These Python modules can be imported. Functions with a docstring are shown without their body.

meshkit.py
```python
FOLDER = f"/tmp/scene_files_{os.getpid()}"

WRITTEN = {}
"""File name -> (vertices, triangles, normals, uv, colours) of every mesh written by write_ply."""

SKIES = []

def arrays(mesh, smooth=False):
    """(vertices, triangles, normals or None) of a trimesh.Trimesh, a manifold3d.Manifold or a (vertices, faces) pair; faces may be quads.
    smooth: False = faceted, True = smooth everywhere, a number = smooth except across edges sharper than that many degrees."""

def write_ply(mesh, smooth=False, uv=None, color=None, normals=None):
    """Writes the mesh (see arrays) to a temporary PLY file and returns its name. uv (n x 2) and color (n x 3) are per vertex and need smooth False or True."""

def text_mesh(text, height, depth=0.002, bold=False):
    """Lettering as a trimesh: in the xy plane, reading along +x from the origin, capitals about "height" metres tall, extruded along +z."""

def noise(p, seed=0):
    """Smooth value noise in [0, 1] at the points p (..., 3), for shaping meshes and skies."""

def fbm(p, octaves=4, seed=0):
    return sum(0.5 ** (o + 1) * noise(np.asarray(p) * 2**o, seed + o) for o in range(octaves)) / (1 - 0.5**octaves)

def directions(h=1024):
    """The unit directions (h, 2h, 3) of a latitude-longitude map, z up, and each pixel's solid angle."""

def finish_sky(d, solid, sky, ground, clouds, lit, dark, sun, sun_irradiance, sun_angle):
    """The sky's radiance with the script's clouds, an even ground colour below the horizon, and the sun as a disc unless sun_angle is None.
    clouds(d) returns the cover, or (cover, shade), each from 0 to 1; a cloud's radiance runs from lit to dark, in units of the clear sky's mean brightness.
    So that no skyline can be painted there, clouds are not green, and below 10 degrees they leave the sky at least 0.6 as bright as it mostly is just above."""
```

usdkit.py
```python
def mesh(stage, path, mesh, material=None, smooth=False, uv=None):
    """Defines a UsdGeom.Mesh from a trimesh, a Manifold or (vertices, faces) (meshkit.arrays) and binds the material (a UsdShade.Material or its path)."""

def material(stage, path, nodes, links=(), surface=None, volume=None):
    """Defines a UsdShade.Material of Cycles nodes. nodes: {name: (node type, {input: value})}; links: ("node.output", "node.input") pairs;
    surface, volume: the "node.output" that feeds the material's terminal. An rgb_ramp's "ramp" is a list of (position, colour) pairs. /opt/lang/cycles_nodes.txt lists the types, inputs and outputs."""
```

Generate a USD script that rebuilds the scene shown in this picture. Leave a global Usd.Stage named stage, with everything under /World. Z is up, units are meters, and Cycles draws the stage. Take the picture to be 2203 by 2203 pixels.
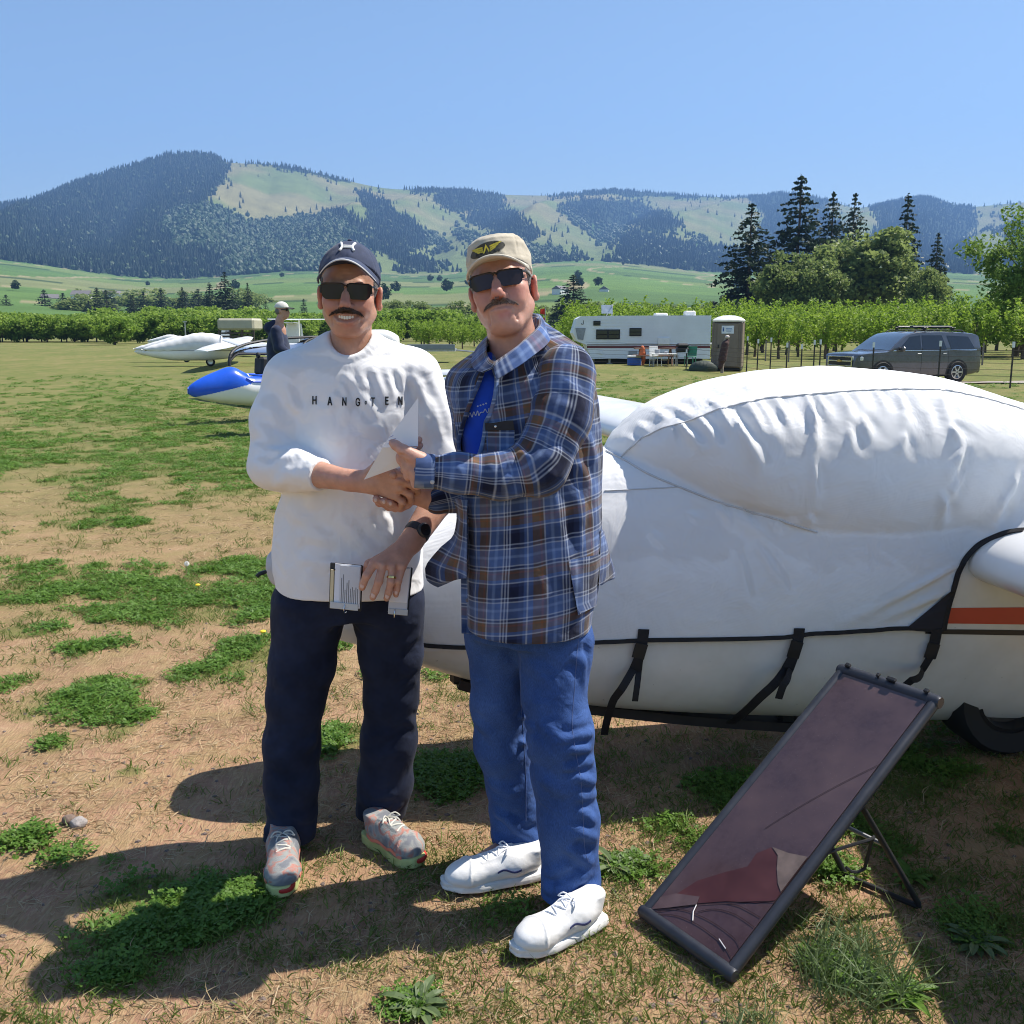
import math, random
import numpy as np, trimesh
import usdkit, meshkit
from meshkit import fbm, noise
from pxr import Usd, UsdGeom, UsdLux, UsdShade, Gf, Sdf, Vt

stage = Usd.Stage.CreateInMemory()
UsdGeom.SetStageUpAxis(stage, UsdGeom.Tokens.z)
UsdGeom.SetStageMetersPerUnit(stage, 1.0)
world = UsdGeom.Xform.Define(stage, '/World')
stage.SetDefaultPrim(world.GetPrim())

# ------------------------------------------------------------------ camera
EYE, FPX, HALF, HORIZON = 1.55, 2121.0, 1101.5, 712.0
PITCH = math.atan((HALF - HORIZON) / FPX)
EXPOSURE = 0.84
cam = UsdGeom.Camera.Define(stage, '/World/camera')
cam.AddTranslateOp().Set(Gf.Vec3d(0, 0, EYE))
cam.AddRotateXOp().Set(90 - math.degrees(PITCH))
cam.CreateHorizontalApertureAttr(36.0)
cam.CreateVerticalApertureAttr(36.0)
cam.CreateFocalLengthAttr(36.0 * FPX / 2203)
cam.CreateClippingRangeAttr(Gf.Vec2f(0.05, 60000))
cam.CreateExposureAttr(EXPOSURE)

# ------------------------------------------------------------------ sky and sun
SUN_EL, SUN_AZ = math.radians(57.0), math.atan2(0.944, 0.33)
SUN = np.array([math.cos(SUN_EL) * math.sin(SUN_AZ), math.cos(SUN_EL) * math.cos(SUN_AZ), math.sin(SUN_EL)])
dome = UsdLux.DomeLight.Define(stage, '/World/sky')
sky_mat = usdkit.material(stage, '/World/Looks/sky_material', {
    'tex': ('sky_texture', {'sky_type': 'single_scattering', 'sun_disc': False, 'sun_elevation': SUN_EL, 'sun_rotation': SUN_AZ,
                            'altitude': 200.0, 'air_density': 1.0, 'aerosol_density': 0.35, 'ozone_density': 0.4}),
    'bg': ('background_shader', {'strength': 0.082})}, [('tex.color', 'bg.color')], surface='bg.background')
UsdShade.MaterialBindingAPI.Apply(dome.GetPrim()).Bind(sky_mat)
dome.GetPrim().SetCustomDataByKey('kind', 'structure')
sun = UsdLux.DistantLight.Define(stage, '/World/sun')
sun.CreateNormalizeAttr(True)
sun.CreateIntensityAttr(1.25)
sun.CreateAngleAttr(0.53)
sun.CreateColorAttr(Gf.Vec3f(1.0, 0.94, 0.86))
_z = Gf.Vec3d(*SUN)
sun.AddTransformOp().Set(Gf.Matrix4d().SetRotate(Gf.Rotation(Gf.Vec3d(0, 0, 1), _z)))

# ------------------------------------------------------------------ projection helpers (2203-pixel photograph -> metres)
_cp, _sp = math.cos(PITCH), math.sin(PITCH)
def ray(px, py):
    a, b = (np.asarray(px, float) - HALF) / FPX, (np.asarray(py, float) - HALF) / FPX
    return np.stack([a, _cp - b * _sp, -_sp - b * _cp], -1)
def at(px, py, Y):
    """the point that stands Y metres in front of the camera, seen at that pixel"""
    d = ray(px, py)
    return np.array([0, 0, EYE]) + d * (np.asarray(Y, float) / d[..., 1])[..., None]
def on_ground(px, py, z=0.0):
    d = ray(px, py)
    return np.array([0, 0, EYE]) + d * ((z - EYE) / d[..., 2])[..., None]
def scale_at(p):
    """metres per photograph pixel at the point p"""
    return (p[1] * _cp - (p[2] - EYE) * _sp) / FPX
def to_pixel(p):
    p = np.asarray(p, float)
    z = p[..., 2] - EYE
    depth = p[..., 1] * _cp - z * _sp
    return HALF + FPX * p[..., 0] / depth, HALF - FPX * (p[..., 1] * _sp + z * _cp) / depth

# ------------------------------------------------------------------ scene helpers
_used = {}
def fresh(parent, name):
    key = (parent, name)
    n = _used.get(key, -1) + 1
    _used[key] = n
    return f'{parent}/{name}' if n == 0 else f'{parent}/{name}_{n:03d}'
def _path(x):
    return '/World' if x is None else (x if isinstance(x, str) else str(x.GetPath()))
def tag(prim, label=None, category=None, group=None, kind=None):
    p = prim.GetPrim() if hasattr(prim, 'GetPrim') else prim
    for k, v in (('label', label), ('category', category), ('group', group), ('kind', kind)):
        if v: p.SetCustomDataByKey(k, v)
    return p
def thing(name, label, category, loc=(0, 0, 0), rotz=0.0, group=None, scale=None, rot=None):
    x = UsdGeom.Xform.Define(stage, fresh('/World', name))
    x.AddTranslateOp().Set(Gf.Vec3d(*map(float, loc)))
    if rot is not None:
        x.AddRotateXYZOp().Set(Gf.Vec3f(*map(float, rot)))
    elif rotz:
        x.AddRotateZOp().Set(float(rotz))
    if scale is not None:
        x.AddScaleOp().Set(Gf.Vec3f(*([float(scale)] * 3 if np.ndim(scale) == 0 else map(float, scale))))
    return tag(x, label, category, group)
def put(name, mesh, material, parent=None, smooth=False, attrs=None, **tags):
    m = usdkit.mesh(stage, fresh(_path(parent), name), mesh, material, smooth=smooth)
    if attrs:
        api = UsdGeom.PrimvarsAPI(m)
        for k, v in attrs.items():
            v = np.asarray(v, np.float32)
            if v.ndim == 1:
                api.CreatePrimvar(k, Sdf.ValueTypeNames.FloatArray, 'vertex').Set(Vt.FloatArray.FromNumpy(v))
            else:
                api.CreatePrimvar(k, Sdf.ValueTypeNames.Color3fArray, 'vertex').Set(Vt.Vec3fArray.FromNumpy(v))
    return tag(m, **tags)
def copy_of(source, name, label, loc, rotz=0.0, scale=1.0, category=None, group=None, rot=None):
    r = thing(name, label, category or source.GetCustomDataByKey('category'), loc, rotz, group or source.GetCustomDataByKey('group'), scale, rot)
    r.GetReferences().AddInternalReference(source.GetPath())
    r.SetInstanceable(True)
    return r
stage.CreateClassPrim('/World/templates')
def template(name):
    return stage.DefinePrim(fresh('/World/templates', name), 'Xform')
def instancer(name, protos, pos, idx, yaw, scale, label, category, kind='stuff', tilt=None):
    pi = UsdGeom.PointInstancer.Define(stage, fresh('/World', name))
    paths = []
    for i, (mesh, mat) in enumerate(protos):
        m = usdkit.mesh(stage, f'{pi.GetPath()}/proto_{i}', mesh, mat, smooth=False)
        paths.append(m.GetPath())
    pi.CreatePrototypesRel().SetTargets(paths)
    pi.CreatePositionsAttr(Vt.Vec3fArray.FromNumpy(np.asarray(pos, np.float32)))
    pi.CreateProtoIndicesAttr(Vt.IntArray.FromNumpy(np.asarray(idx, np.int32)))
    h = np.asarray(yaw) / 2
    t = np.zeros_like(h) if tilt is None else np.asarray(tilt) / 2
    q = np.stack([np.cos(h) * np.cos(t), np.cos(h) * np.sin(t), np.sin(h) * np.sin(t), np.sin(h) * np.cos(t)], -1)
    pi.CreateOrientationsAttr(Vt.QuathArray([Gf.Quath(float(a), float(b), float(c), float(d)) for a, b, c, d in q]))
    s = np.asarray(scale, np.float32)
    if s.ndim == 1: s = np.repeat(s[:, None], 3, 1)
    pi.CreateScalesAttr(Vt.Vec3fArray.FromNumpy(s.astype(np.float32)))
    return tag(pi, label, category, None, kind)

# ------------------------------------------------------------------ material helpers
_mats = {}
def look(name, nodes, links, surface='p.BSDF', volume=None):
    if name not in _mats:
        _mats[name] = usdkit.material(stage, f'/World/Looks/{name}', nodes, links, surface=surface, volume=volume)
    return _mats[name]
def mul(c, k): return tuple(min(1.0, x * k) for x in c)
def paint(name, col, rough=0.5, var=0.12, scale=6.0, metal=0.0, bump=0.0, bump_scale=60.0, coat=0.0, spec=0.5, col2=None, dirt=0.0, sheen=0.0, detail=6.0):
    """a surface of one colour with mottling, fine relief and slightly uneven gloss"""
    c2 = col2 or mul(col, 1 + var)
    nodes = {'tc': ('texture_coordinate', {}),
             'n': ('noise_texture', {'scale': scale, 'detail': detail, 'roughness': 0.6}),
             'r': ('rgb_ramp', {'ramp': [(0.3, mul(col, 1 - var)), (0.7, c2)]}),
             'rr': ('map_range', {'from_min': 0.3, 'from_max': 0.7, 'to_min': max(0.02, rough - 0.07), 'to_max': min(1, rough + 0.07)}),
             'p': ('principled_bsdf', {'metallic': metal, 'specular_ior_level': spec, 'coat_weight': coat, 'sheen_weight': sheen})}
    links = [('tc.object', 'n.vector'), ('n.fac', 'r.fac'), ('r.color', 'p.base_color'), ('n.fac', 'rr.value'), ('rr.result', 'p.roughness')]
    if bump:
        nodes |= {'bn': ('noise_texture', {'scale': bump_scale, 'detail': 4.0}), 'b': ('bump', {'strength': bump, 'distance': 0.01})}
        links += [('tc.object', 'bn.vector'), ('bn.fac', 'b.height'), ('b.normal', 'p.normal')]
    return look(name, nodes, links)
def leafy(name, dark, light, trans=0.35, scale=1.5, rough=0.5):
    """leaves: per-leaf and per-tree tone, light passing through"""
    nodes = {'g': ('geometry', {}), 'oi': ('object_info', {}),
             'tc': ('texture_coordinate', {}), 'n': ('noise_texture', {'scale': scale, 'detail': 2.0}),
             'a1': ('math', {'math_type': 'multiply_add', 'value2': 0.55, 'value3': -0.1}),
             'a2': ('math', {'math_type': 'multiply_add', 'value2': 0.18}),
             'a3': ('math', {'math_type': 'multiply_add', 'value2': 0.5}),
             'r': ('rgb_ramp', {'ramp': [(0.0, dark), (1.0, light)]}),
             'p': ('principled_bsdf', {'roughness': rough, 'specular_ior_level': 0.3}),
             't': ('translucent_bsdf', {}), 'm': ('mix_closure', {'fac': trans})}
    links = [('g.random_per_island', 'a1.value1'), ('oi.random', 'a2.value1'), ('a1.value', 'a2.value3'), ('tc.object', 'n.vector'),
             ('n.fac', 'a3.value1'), ('a2.value', 'a3.value3'), ('a3.value', 'r.fac'), ('r.color', 'p.base_color'), ('r.color', 't.color'),
             ('p.BSDF', 'm.closure1'), ('t.BSDF', 'm.closure2')]
    return look(name, nodes, links, surface='m.closure')
def vertex_paint(name, attr='col', rough=0.9, var=0.25, scale=0.5, bump=0.0, bump_scale=3.0):
    nodes = {'a': ('attribute', {'attribute': attr}), 'g': ('geometry', {}),
             'n': ('noise_texture', {'scale': scale, 'detail': 6.0, 'roughness': 0.65}),
             'v': ('map_range', {'from_min': 0.25, 'from_max': 0.75, 'to_min': 1 - var, 'to_max': 1 + var}),
             'm': ('vector_math', {'math_type': 'scale'}),
             'p': ('principled_bsdf', {'roughness': rough, 'specular_ior_level': 0.1})}
    links = [('g.position', 'n.vector'), ('n.fac', 'v.value'), ('a.color', 'm.vector1'), ('v.result', 'm.scale'), ('m.vector', 'p.base_color')]
    if bump:
        nodes |= {'bn': ('noise_texture', {'scale': bump_scale, 'detail': 5.0}), 'b': ('bump', {'strength': bump, 'distance': 0.02})}
        links += [('g.position', 'bn.vector'), ('bn.fac', 'b.height'), ('b.normal', 'p.normal')]
    return look(name, nodes, links)

# ------------------------------------------------------------------ mesh helpers
class Bag:
    """collects shapes that are ONE part"""
    def __init__(self): self.v, self.f, self.n = [], [], 0
    def add(self, v, f=None):
        if f is None:
            v, f = (v.vertices, v.faces) if hasattr(v, 'vertices') else v
        v, f = np.asarray(v, float), np.asarray(f, int)
        if f.shape[1] == 4: f = np.vstack([f[:, [0, 1, 2]], f[:, [0, 2, 3]]])
        self.v.append(v); self.f.append(f + self.n); self.n += len(v)
        return self
    def mesh(self): return np.vstack(self.v), np.vstack(self.f)
def box(size, c=(0, 0, 0), R=None, bevel=0.0):
    sx, sy, sz = np.asarray(size, float) / 2
    if bevel > 0:
        b = min(bevel, sx * .9, sy * .9, sz * .9)
        pts = [(i * (sx - (b if k != 0 else 0)), j * (sy - (b if k != 1 else 0)), l * (sz - (b if k != 2 else 0))) for i in (-1, 1) for j in (-1, 1) for l in (-1, 1) for k in range(3)]
        m = trimesh.convex.convex_hull(np.array(pts))
        v, f = np.array(m.vertices), np.array(m.faces)
    else:
        m = trimesh.creation.box((2 * sx, 2 * sy, 2 * sz)); v, f = np.array(m.vertices), np.array(m.faces)
    if R is not None: v = v @ np.asarray(R).T
    return v + np.asarray(c, float), f
def rotz(a):
    c, s = math.cos(a), math.sin(a)
    return np.array([[c, -s, 0], [s, c, 0], [0, 0, 1.0]])
def rotx(a):
    c, s = math.cos(a), math.sin(a)
    return np.array([[1.0, 0, 0], [0, c, -s], [0, s, c]])
def roty(a):
    c, s = math.cos(a), math.sin(a)
    return np.array([[c, 0, s], [0, 1.0, 0], [-s, 0, c]])
def unit(v):
    v = np.asarray(v, float)
    return v / np.linalg.norm(v)
def tube(pts, r, sides=8, closed=False, caps=True):
    p = np.asarray(pts, float)
    r = np.broadcast_to(np.asarray(r, float), (len(p),))
    t = np.gradient(p, axis=0) if not closed else np.roll(p, -1, 0) - np.roll(p, 1, 0)
    t /= np.linalg.norm(t, axis=1, keepdims=True) + 1e-12
    ref = np.array([0, 0, 1.0]) if abs(t[0][2]) < 0.9 else np.array([1.0, 0, 0])
    a = np.cross(t[0], ref); a /= np.linalg.norm(a)
    A = []
    for k in range(len(p)):
        a = a - t[k] * (a @ t[k]); a /= np.linalg.norm(a) + 1e-12
        A.append(a)
    A = np.array(A); B = np.cross(t, A)
    ang = np.arange(sides) * 2 * np.pi / sides
    v = p[:, None] + r[:, None, None] * (np.cos(ang)[None, :, None] * A[:, None] + np.sin(ang)[None, :, None] * B[:, None])
    n = len(p)
    i, j = np.meshgrid(np.arange(n if closed else n - 1), np.arange(sides), indexing='ij')
    i2 = (i + 1) % n
    q = np.stack([i * sides + j, i * sides + (j + 1) % sides, i2 * sides + (j + 1) % sides, i2 * sides + j], -1).reshape(-1, 4)
    f = np.vstack([q[:, [0, 1, 2]], q[:, [0, 2, 3]]])
    v = v.reshape(-1, 3)
    if caps and not closed:
        k = len(v)
        v = np.vstack([v, p[0], p[-1]])
        js = np.arange(sides)
        f = np.vstack([f, np.stack([np.full(sides, k), (js + 1) % sides, js], 1), np.stack([np.full(sides, k + 1), (n - 1) * sides + js, (n - 1) * sides + (js + 1) % sides], 1)])
    return v, f
def grid_mesh(P, close_u=False, close_v=False):
    """a mesh through the points P[i, j]"""
    n, m = P.shape[:2]
    i, j = np.meshgrid(np.arange(n if close_u else n - 1), np.arange(m if close_v else m - 1), indexing='ij')
    a, b = i, (i + 1) % n
    c, d = j, (j + 1) % m
    q = np.stack([a * m + c, b * m + c, b * m + d, a * m + d], -1).reshape(-1, 4)
    return P.reshape(-1, 3), np.vstack([q[:, [0, 1, 2]], q[:, [0, 2, 3]]])
def slab(poly, t, o, ex, ey):
    """a flat polygon (2-D points) extruded by t, placed with origin o and axes ex, ey (normal ex x ey)"""
    from shapely.geometry import Polygon
    m = trimesh.creation.extrude_polygon(poly if hasattr(poly, 'geom_type') else Polygon(poly), t, engine='earcut')
    v = np.array(m.vertices)
    ez = np.cross(ex, ey)
    return np.asarray(o) + v[:, :1] * np.asarray(ex) + v[:, 1:2] * np.asarray(ey) + v[:, 2:] * ez, np.array(m.faces)
def strip(pts, wdir, w, t=0.003):
    """a flat band of width w and thickness t along pts; wdir is its width direction"""
    p = np.asarray(pts, float)
    wd = np.broadcast_to(np.asarray(wdir, float), p.shape)
    tg = np.gradient(p, axis=0); tg /= np.linalg.norm(tg, axis=1, keepdims=True) + 1e-12
    wd = wd / np.linalg.norm(wd, axis=1, keepdims=True)
    n = np.cross(tg, wd); n /= np.linalg.norm(n, axis=1, keepdims=True) + 1e-12
    w = np.broadcast_to(np.asarray(w, float), (len(p),))[:, None]
    ring = np.stack([p - wd * w / 2 - n * t / 2, p + wd * w / 2 - n * t / 2, p + wd * w / 2 + n * t / 2, p - wd * w / 2 + n * t / 2], 1)
    v, f = grid_mesh(ring, close_v=True)
    k = len(p) - 1
    return v, np.vstack([f, [[0, 2, 1], [0, 3, 2], [4 * k, 4 * k + 1, 4 * k + 2], [4 * k, 4 * k + 2, 4 * k + 3]]])
def spline(pts, n):
    """a smooth curve through pts"""
    from scipy.interpolate import PchipInterpolator
    p = np.asarray(pts, float)
    s = np.r_[0, np.cumsum(np.linalg.norm(np.diff(p, axis=0), axis=1))]
    return PchipInterpolator(s, p, axis=0)(np.linspace(0, s[-1], n))
def lathe(profile, n=24, axis_o=(0, 0, 0), R=None):
    pr = np.asarray(profile, float)
    a = np.arange(n) * 2 * np.pi / n
    P = np.stack([pr[:, None, 0] * np.cos(a), pr[:, None, 0] * np.sin(a), np.broadcast_to(pr[:, None, 1], (len(pr), n))], -1)
    v, f = grid_mesh(P, close_v=True)
    f = f[:, ::-1]
    if R is not None: v = v @ np.asarray(R).T
    return v + np.asarray(axis_o, float), f
# ================================================================== THE SETTING
S = 2203 / 1932.0     # coordinates read from the reduced photograph
rng = np.random.default_rng(11)
from scipy.interpolate import PchipInterpolator

# ---- hills: skyline and foot of the slopes, read as directions, built at their distances
_sk = np.array([(-900, 380), (-500, 400), (-200, 392), (0, 381), (60, 371), (150, 336), (250, 306), (340, 284), (400, 286), (430, 301), (500, 304), (600, 321), (650, 334),
                (750, 351), (870, 353), (940, 361), (1040, 363), (1150, 353), (1270, 361), (1400, 366), (1480, 358), (1560, 371), (1620, 386), (1680, 376), (1740, 366),
                (1800, 381), (1840, 384), (1932, 376), (2200, 390), (2600, 375), (3000, 400)], float) * S
_sd = ray(_sk[:, 0], _sk[:, 1] + 6)
_saz, _ssl = np.arctan2(_sd[:, 0], _sd[:, 1]), _sd[:, 2] / np.hypot(_sd[:, 0], _sd[:, 1])
_sky_fn = PchipInterpolator(_saz, _ssl)
def skyline(az):
    x = np.clip(az, _saz[0], _saz[-1])
    side = np.clip((np.abs(az) - 0.75) / 0.5, 0, 1)
    far = 0.10 + 0.07 * noise(np.stack([az * 4, az * 0, az * 0 + 3], -1))
    return _sky_fn(x) * (1 - side) + far * side
def foot_slope(az):
    return 0.058 + 0.006 * np.sin(az * 9 + 1) + 0.004 * np.sin(az * 23)
def ridge_r(az): return 3900 + 1500 * np.clip((az + 0.25) / 0.7, -0.6, 1) + 250 * np.sin(az * 11)
def foot_r(az): return 2050 + 250 * np.sin(az * 5 + 0.5)
R0 = 230.0
def terrain(az, t):
    """height and distance; t: 0 = edge of the airfield, 1 = foot of the hills, 2 = crest, 3 = behind it"""
    az, t = np.broadcast_arrays(np.asarray(az, float), np.asarray(t, float))
    rf, rr, sf, sr = foot_r(az), ridge_r(az), foot_slope(az), skyline(az)
    u = np.clip(t, 0, 1); w = np.clip(t - 1, 0, 1); b = np.clip(t - 2, 0, 1)
    r = R0 + (rf - R0) * u ** 1.6 + (rr - rf) * w + 700 * b
    lo = -0.3 * np.exp(-u * 30) + rf * sf * np.clip((r - R0) / (rf - R0), 0, 1) ** 1.15
    spur = np.abs(((az * 6.5 - w * 0.55 + 0.25 * noise(np.stack([az * 7, w * 2, w * 0], -1))) % 1) - 0.5) * 2
    spur2 = np.abs(((az * 17 - w * 0.9 + 0.3 * noise(np.stack([az * 15, w * 3, w * 0 + 5], -1))) % 1) - 0.5) * 2
    ang = sf + (sr - sf) * (w ** 0.85) + np.sin(np.pi * w) * (0.024 * (spur - 0.5) + 0.006 * (spur2 - .5) + 0.006 * (noise(np.stack([az * 60, w * 8, w * 0], -1)) - 0.5))
    z = np.where(t <= 1, lo, r * ang)
    z = z - b * z * 0.8
    return z, r
def terrain_xyz(az, t):
    z, r = terrain(az, t)
    return np.stack([r * np.sin(az), r * np.cos(az), z], -1)
azs = np.unique(np.r_[np.linspace(-0.62, 0.62, 520), np.linspace(0.62, 2 * np.pi - 0.62, 150)])
ts = np.r_[np.linspace(0, 1, 46), np.linspace(1, 2, 110)[1:], np.linspace(2, 3, 8)[1:]]
AZ, TT = np.meshgrid(azs, ts, indexing='ij')
AZw = (AZ + np.pi) % (2 * np.pi) - np.pi
HP = terrain_xyz(AZw, TT)
HPX, HPY = to_pixel(np.where(HP[..., 1:2] > 50, HP, [[[0, 50, 0]]]))
HX, HY = HPX / S, HPY / S

from shapely.geometry import Polygon, Point
import shapely
def inside(polys, x, y, warp=14.0, seed=0):
    q = np.stack([x * 0.02, y * 0.035, np.zeros_like(x) + seed], -1)
    xw, yw = x + warp * (fbm(q, 4, seed) - 0.5) * 2, y + warp * 0.6 * (fbm(q + 7.3, 4, seed + 3) - 0.5) * 2
    hit = np.zeros(x.shape, bool)
    for p in polys:
        hit |= shapely.contains_xy(Polygon(p), xw, yw)
    return hit
CONIFER = [[(-900, 200), (428, 200), (432, 312), (415, 345), (385, 380), (330, 395), (300, 430), (340, 470), (420, 480), (430, 530), (-900, 560)],
           [(420, 285), (600, 300), (600, 326), (520, 316), (430, 306)], [(600, 300), (680, 320), (680, 345), (600, 332)],
           [(610, 352), (660, 358), (720, 375), (770, 390), (800, 430), (795, 470), (740, 478), (690, 445), (640, 420), (605, 385)],
           [(640, 440), (800, 490), (820, 515), (700, 520), (650, 500)],
           [(770, 335), (870, 340), (870, 358), (770, 358)], [(850, 340), (945, 345), (950, 388), (900, 398), (850, 400), (818, 378)],
           [(890, 400), (960, 395), (1020, 435), (1015, 462), (960, 455), (880, 440)],
           [(1040, 345), (1280, 340), (1290, 372), (1180, 372), (1150, 366), (1040, 368)], [(1090, 375), (1180, 378), (1190, 420), (1130, 425), (1050, 395)],
           [(1180, 380), (1270, 380), (1290, 420), (1250, 445), (1200, 430)], [(1280, 340), (1640, 340), (1640, 384), (1560, 376), (1480, 372), (1400, 372), (1280, 372)],
           [(1190, 430), (1260, 450), (1300, 480), (1320, 540), (1180, 560), (1150, 500)], [(1020, 478), (1120, 500), (1180, 540), (1180, 575), (1040, 520)],
           [(1280, 470), (1420, 470), (1420, 545), (1290, 550)], [(1400, 370), (1500, 370), (1530, 420), (1500, 520), (1400, 520), (1440, 440)],
           [(1500, 370), (1600, 380), (1600, 520), (1500, 520)], [(1640, 360), (1800, 350), (1850, 410), (1870, 460), (1850, 520), (1700, 530), (1640, 450)],
           [(1850, 370), (2600, 330), (2600, 400), (1900, 400)], [(1900, 420), (2600, 400), (2600, 560), (1880, 540)]]
BROAD = [[(300, 430), (330, 395), (390, 385), (420, 400), (520, 440), (640, 430), (660, 500), (610, 530), (430, 532), (420, 480), (340, 470)],
         [(500, 420), (640, 400), (700, 450), (740, 490), (660, 530), (520, 520)], [(780, 400), (880, 410), (900, 440), (1020, 468), (1100, 500), (1000, 520), (840, 470), (790, 440)],
         [(0, 390), (150, 355), (160, 400), (0, 450)], [(1020, 400), (1100, 400), (1180, 440), (1120, 460)], [(1290, 400), (1400, 390), (1410, 460), (1310, 470)]]
OPEN_SLOPES = [[(438, 303), (600, 328), (655, 345), (705, 405), (690, 425), (640, 398), (600, 412), (540, 388), (480, 405), (425, 395), (440, 340)], [(650, 333), (765, 350), (815, 385), (850, 435), (905, 478), (860, 478), (785, 420), (735, 385), (690, 368)],
               [(945, 372), (1045, 369), (1060, 398), (1110, 440), (1180, 485), (1120, 490), (1035, 450), (965, 402)], [(1190, 374), (1300, 376), (1410, 425), (1340, 440), (1255, 402)], [(1300, 376), (1400, 373), (1445, 402), (1425, 470), (1350, 468), (1285, 432)],
               [(1560, 382), (1640, 388), (1665, 425), (1620, 445), (1565, 412)], [(1845, 388), (1990, 380), (1990, 405), (1860, 405)], [(1840, 425), (1915, 455), (1890, 505), (1825, 470)], [(820, 402), (880, 412), (945, 445), (900, 450), (840, 425)], [(700, 468), (760, 500), (740, 525), (690, 505)]]
con, bro = inside(CONIFER, HX, HY, 20, 1), inside(BROAD, HX, HY, 20, 2)
opn = inside(OPEN_SLOPES, HX, HY, 16, 6); con &= ~opn; bro &= ~opn
nz = fbm(np.stack([HP[..., 0] / 260, HP[..., 1] / 260, HP[..., 2] / 120], -1), 4, 5)
nz2 = fbm(np.stack([HP[..., 0] / 90, HP[..., 1] / 90, HP[..., 2] / 60], -1), 3, 9)
col = np.empty(HP.shape)
grass_hi, tan_hi = np.array([0.13, 0.165, 0.055]), np.array([0.20, 0.185, 0.085])
k = np.clip((nz - 0.38) * 5, 0, 1)[..., None]
low = np.clip((HY - 400) / 90, 0, 1)[..., None]
col[:] = (tan_hi * k + grass_hi * (1 - k)) * (1 - low) + grass_hi * low
col[bro & ~con] = np.array([0.045, 0.085, 0.022])
col[con] = np.array([0.018, 0.034, 0.014])
# the farmed slopes below the hills: blocks of vineyard and orchard, hay, tracks between them
fld = TT <= 1.0
blk = np.floor(HP[..., 0] / 170 + 0.35 * np.sin(HP[..., 1] / 190)) * 7.13 + np.floor(HP[..., 1] / 260 + 0.3 * np.sin(HP[..., 0] / 300)) * 3.71
bh = np.modf(np.abs(np.sin(blk * 12.9898) * 43758.5453))[0]
greens = np.array([[0.085, 0.15, 0.040], [0.10, 0.17, 0.045], [0.13, 0.18, 0.055], [0.075, 0.13, 0.040], [0.16, 0.18, 0.075]])
fc = greens[np.minimum((bh * 5).astype(int), 4)]
edge = (np.abs(np.modf(np.abs(HP[..., 0] / 170 + 0.35 * np.sin(HP[..., 1] / 190)))[0]) < 0.05)
fc = np.where(edge[..., None], [0.25, 0.22, 0.12], fc)
hedge = np.abs(np.modf(np.abs(HP[..., 1] / 260 + 0.3 * np.sin(HP[..., 0] / 300)))[0]) < 0.10
fc = np.where(hedge[..., None] & (bh[..., None] > .45), [0.03, 0.06, 0.022], fc)
col[fld] = fc[fld]
col *= (0.85 + 0.3 * nz2)[..., None]
hv, hf = grid_mesh(HP, close_u=True)
put('hills', (hv, hf), vertex_paint('hillside', var=0.2, scale=0.02), attrs={'col': col.reshape(-1, 3)}, smooth=True, kind='structure',
    label='long wooded and grassy hills behind the valley fields')

# ---- haze in the valley
HAZE = (1.45e-4)
look('valley_air', {'v': ('principled_volume', {'color': (0.28, 0.53, 1.0), 'density': HAZE, 'anisotropy': 0.15})}, [], surface=None, volume='v.volume')
hz = trimesh.creation.box((13600, 13600, 1405)); hz.apply_translation((0, 0, -5 + 702.5))
put('haze', hz, _mats['valley_air'], kind='stuff', label='thin blue haze filling the valley', category='haze')

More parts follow.
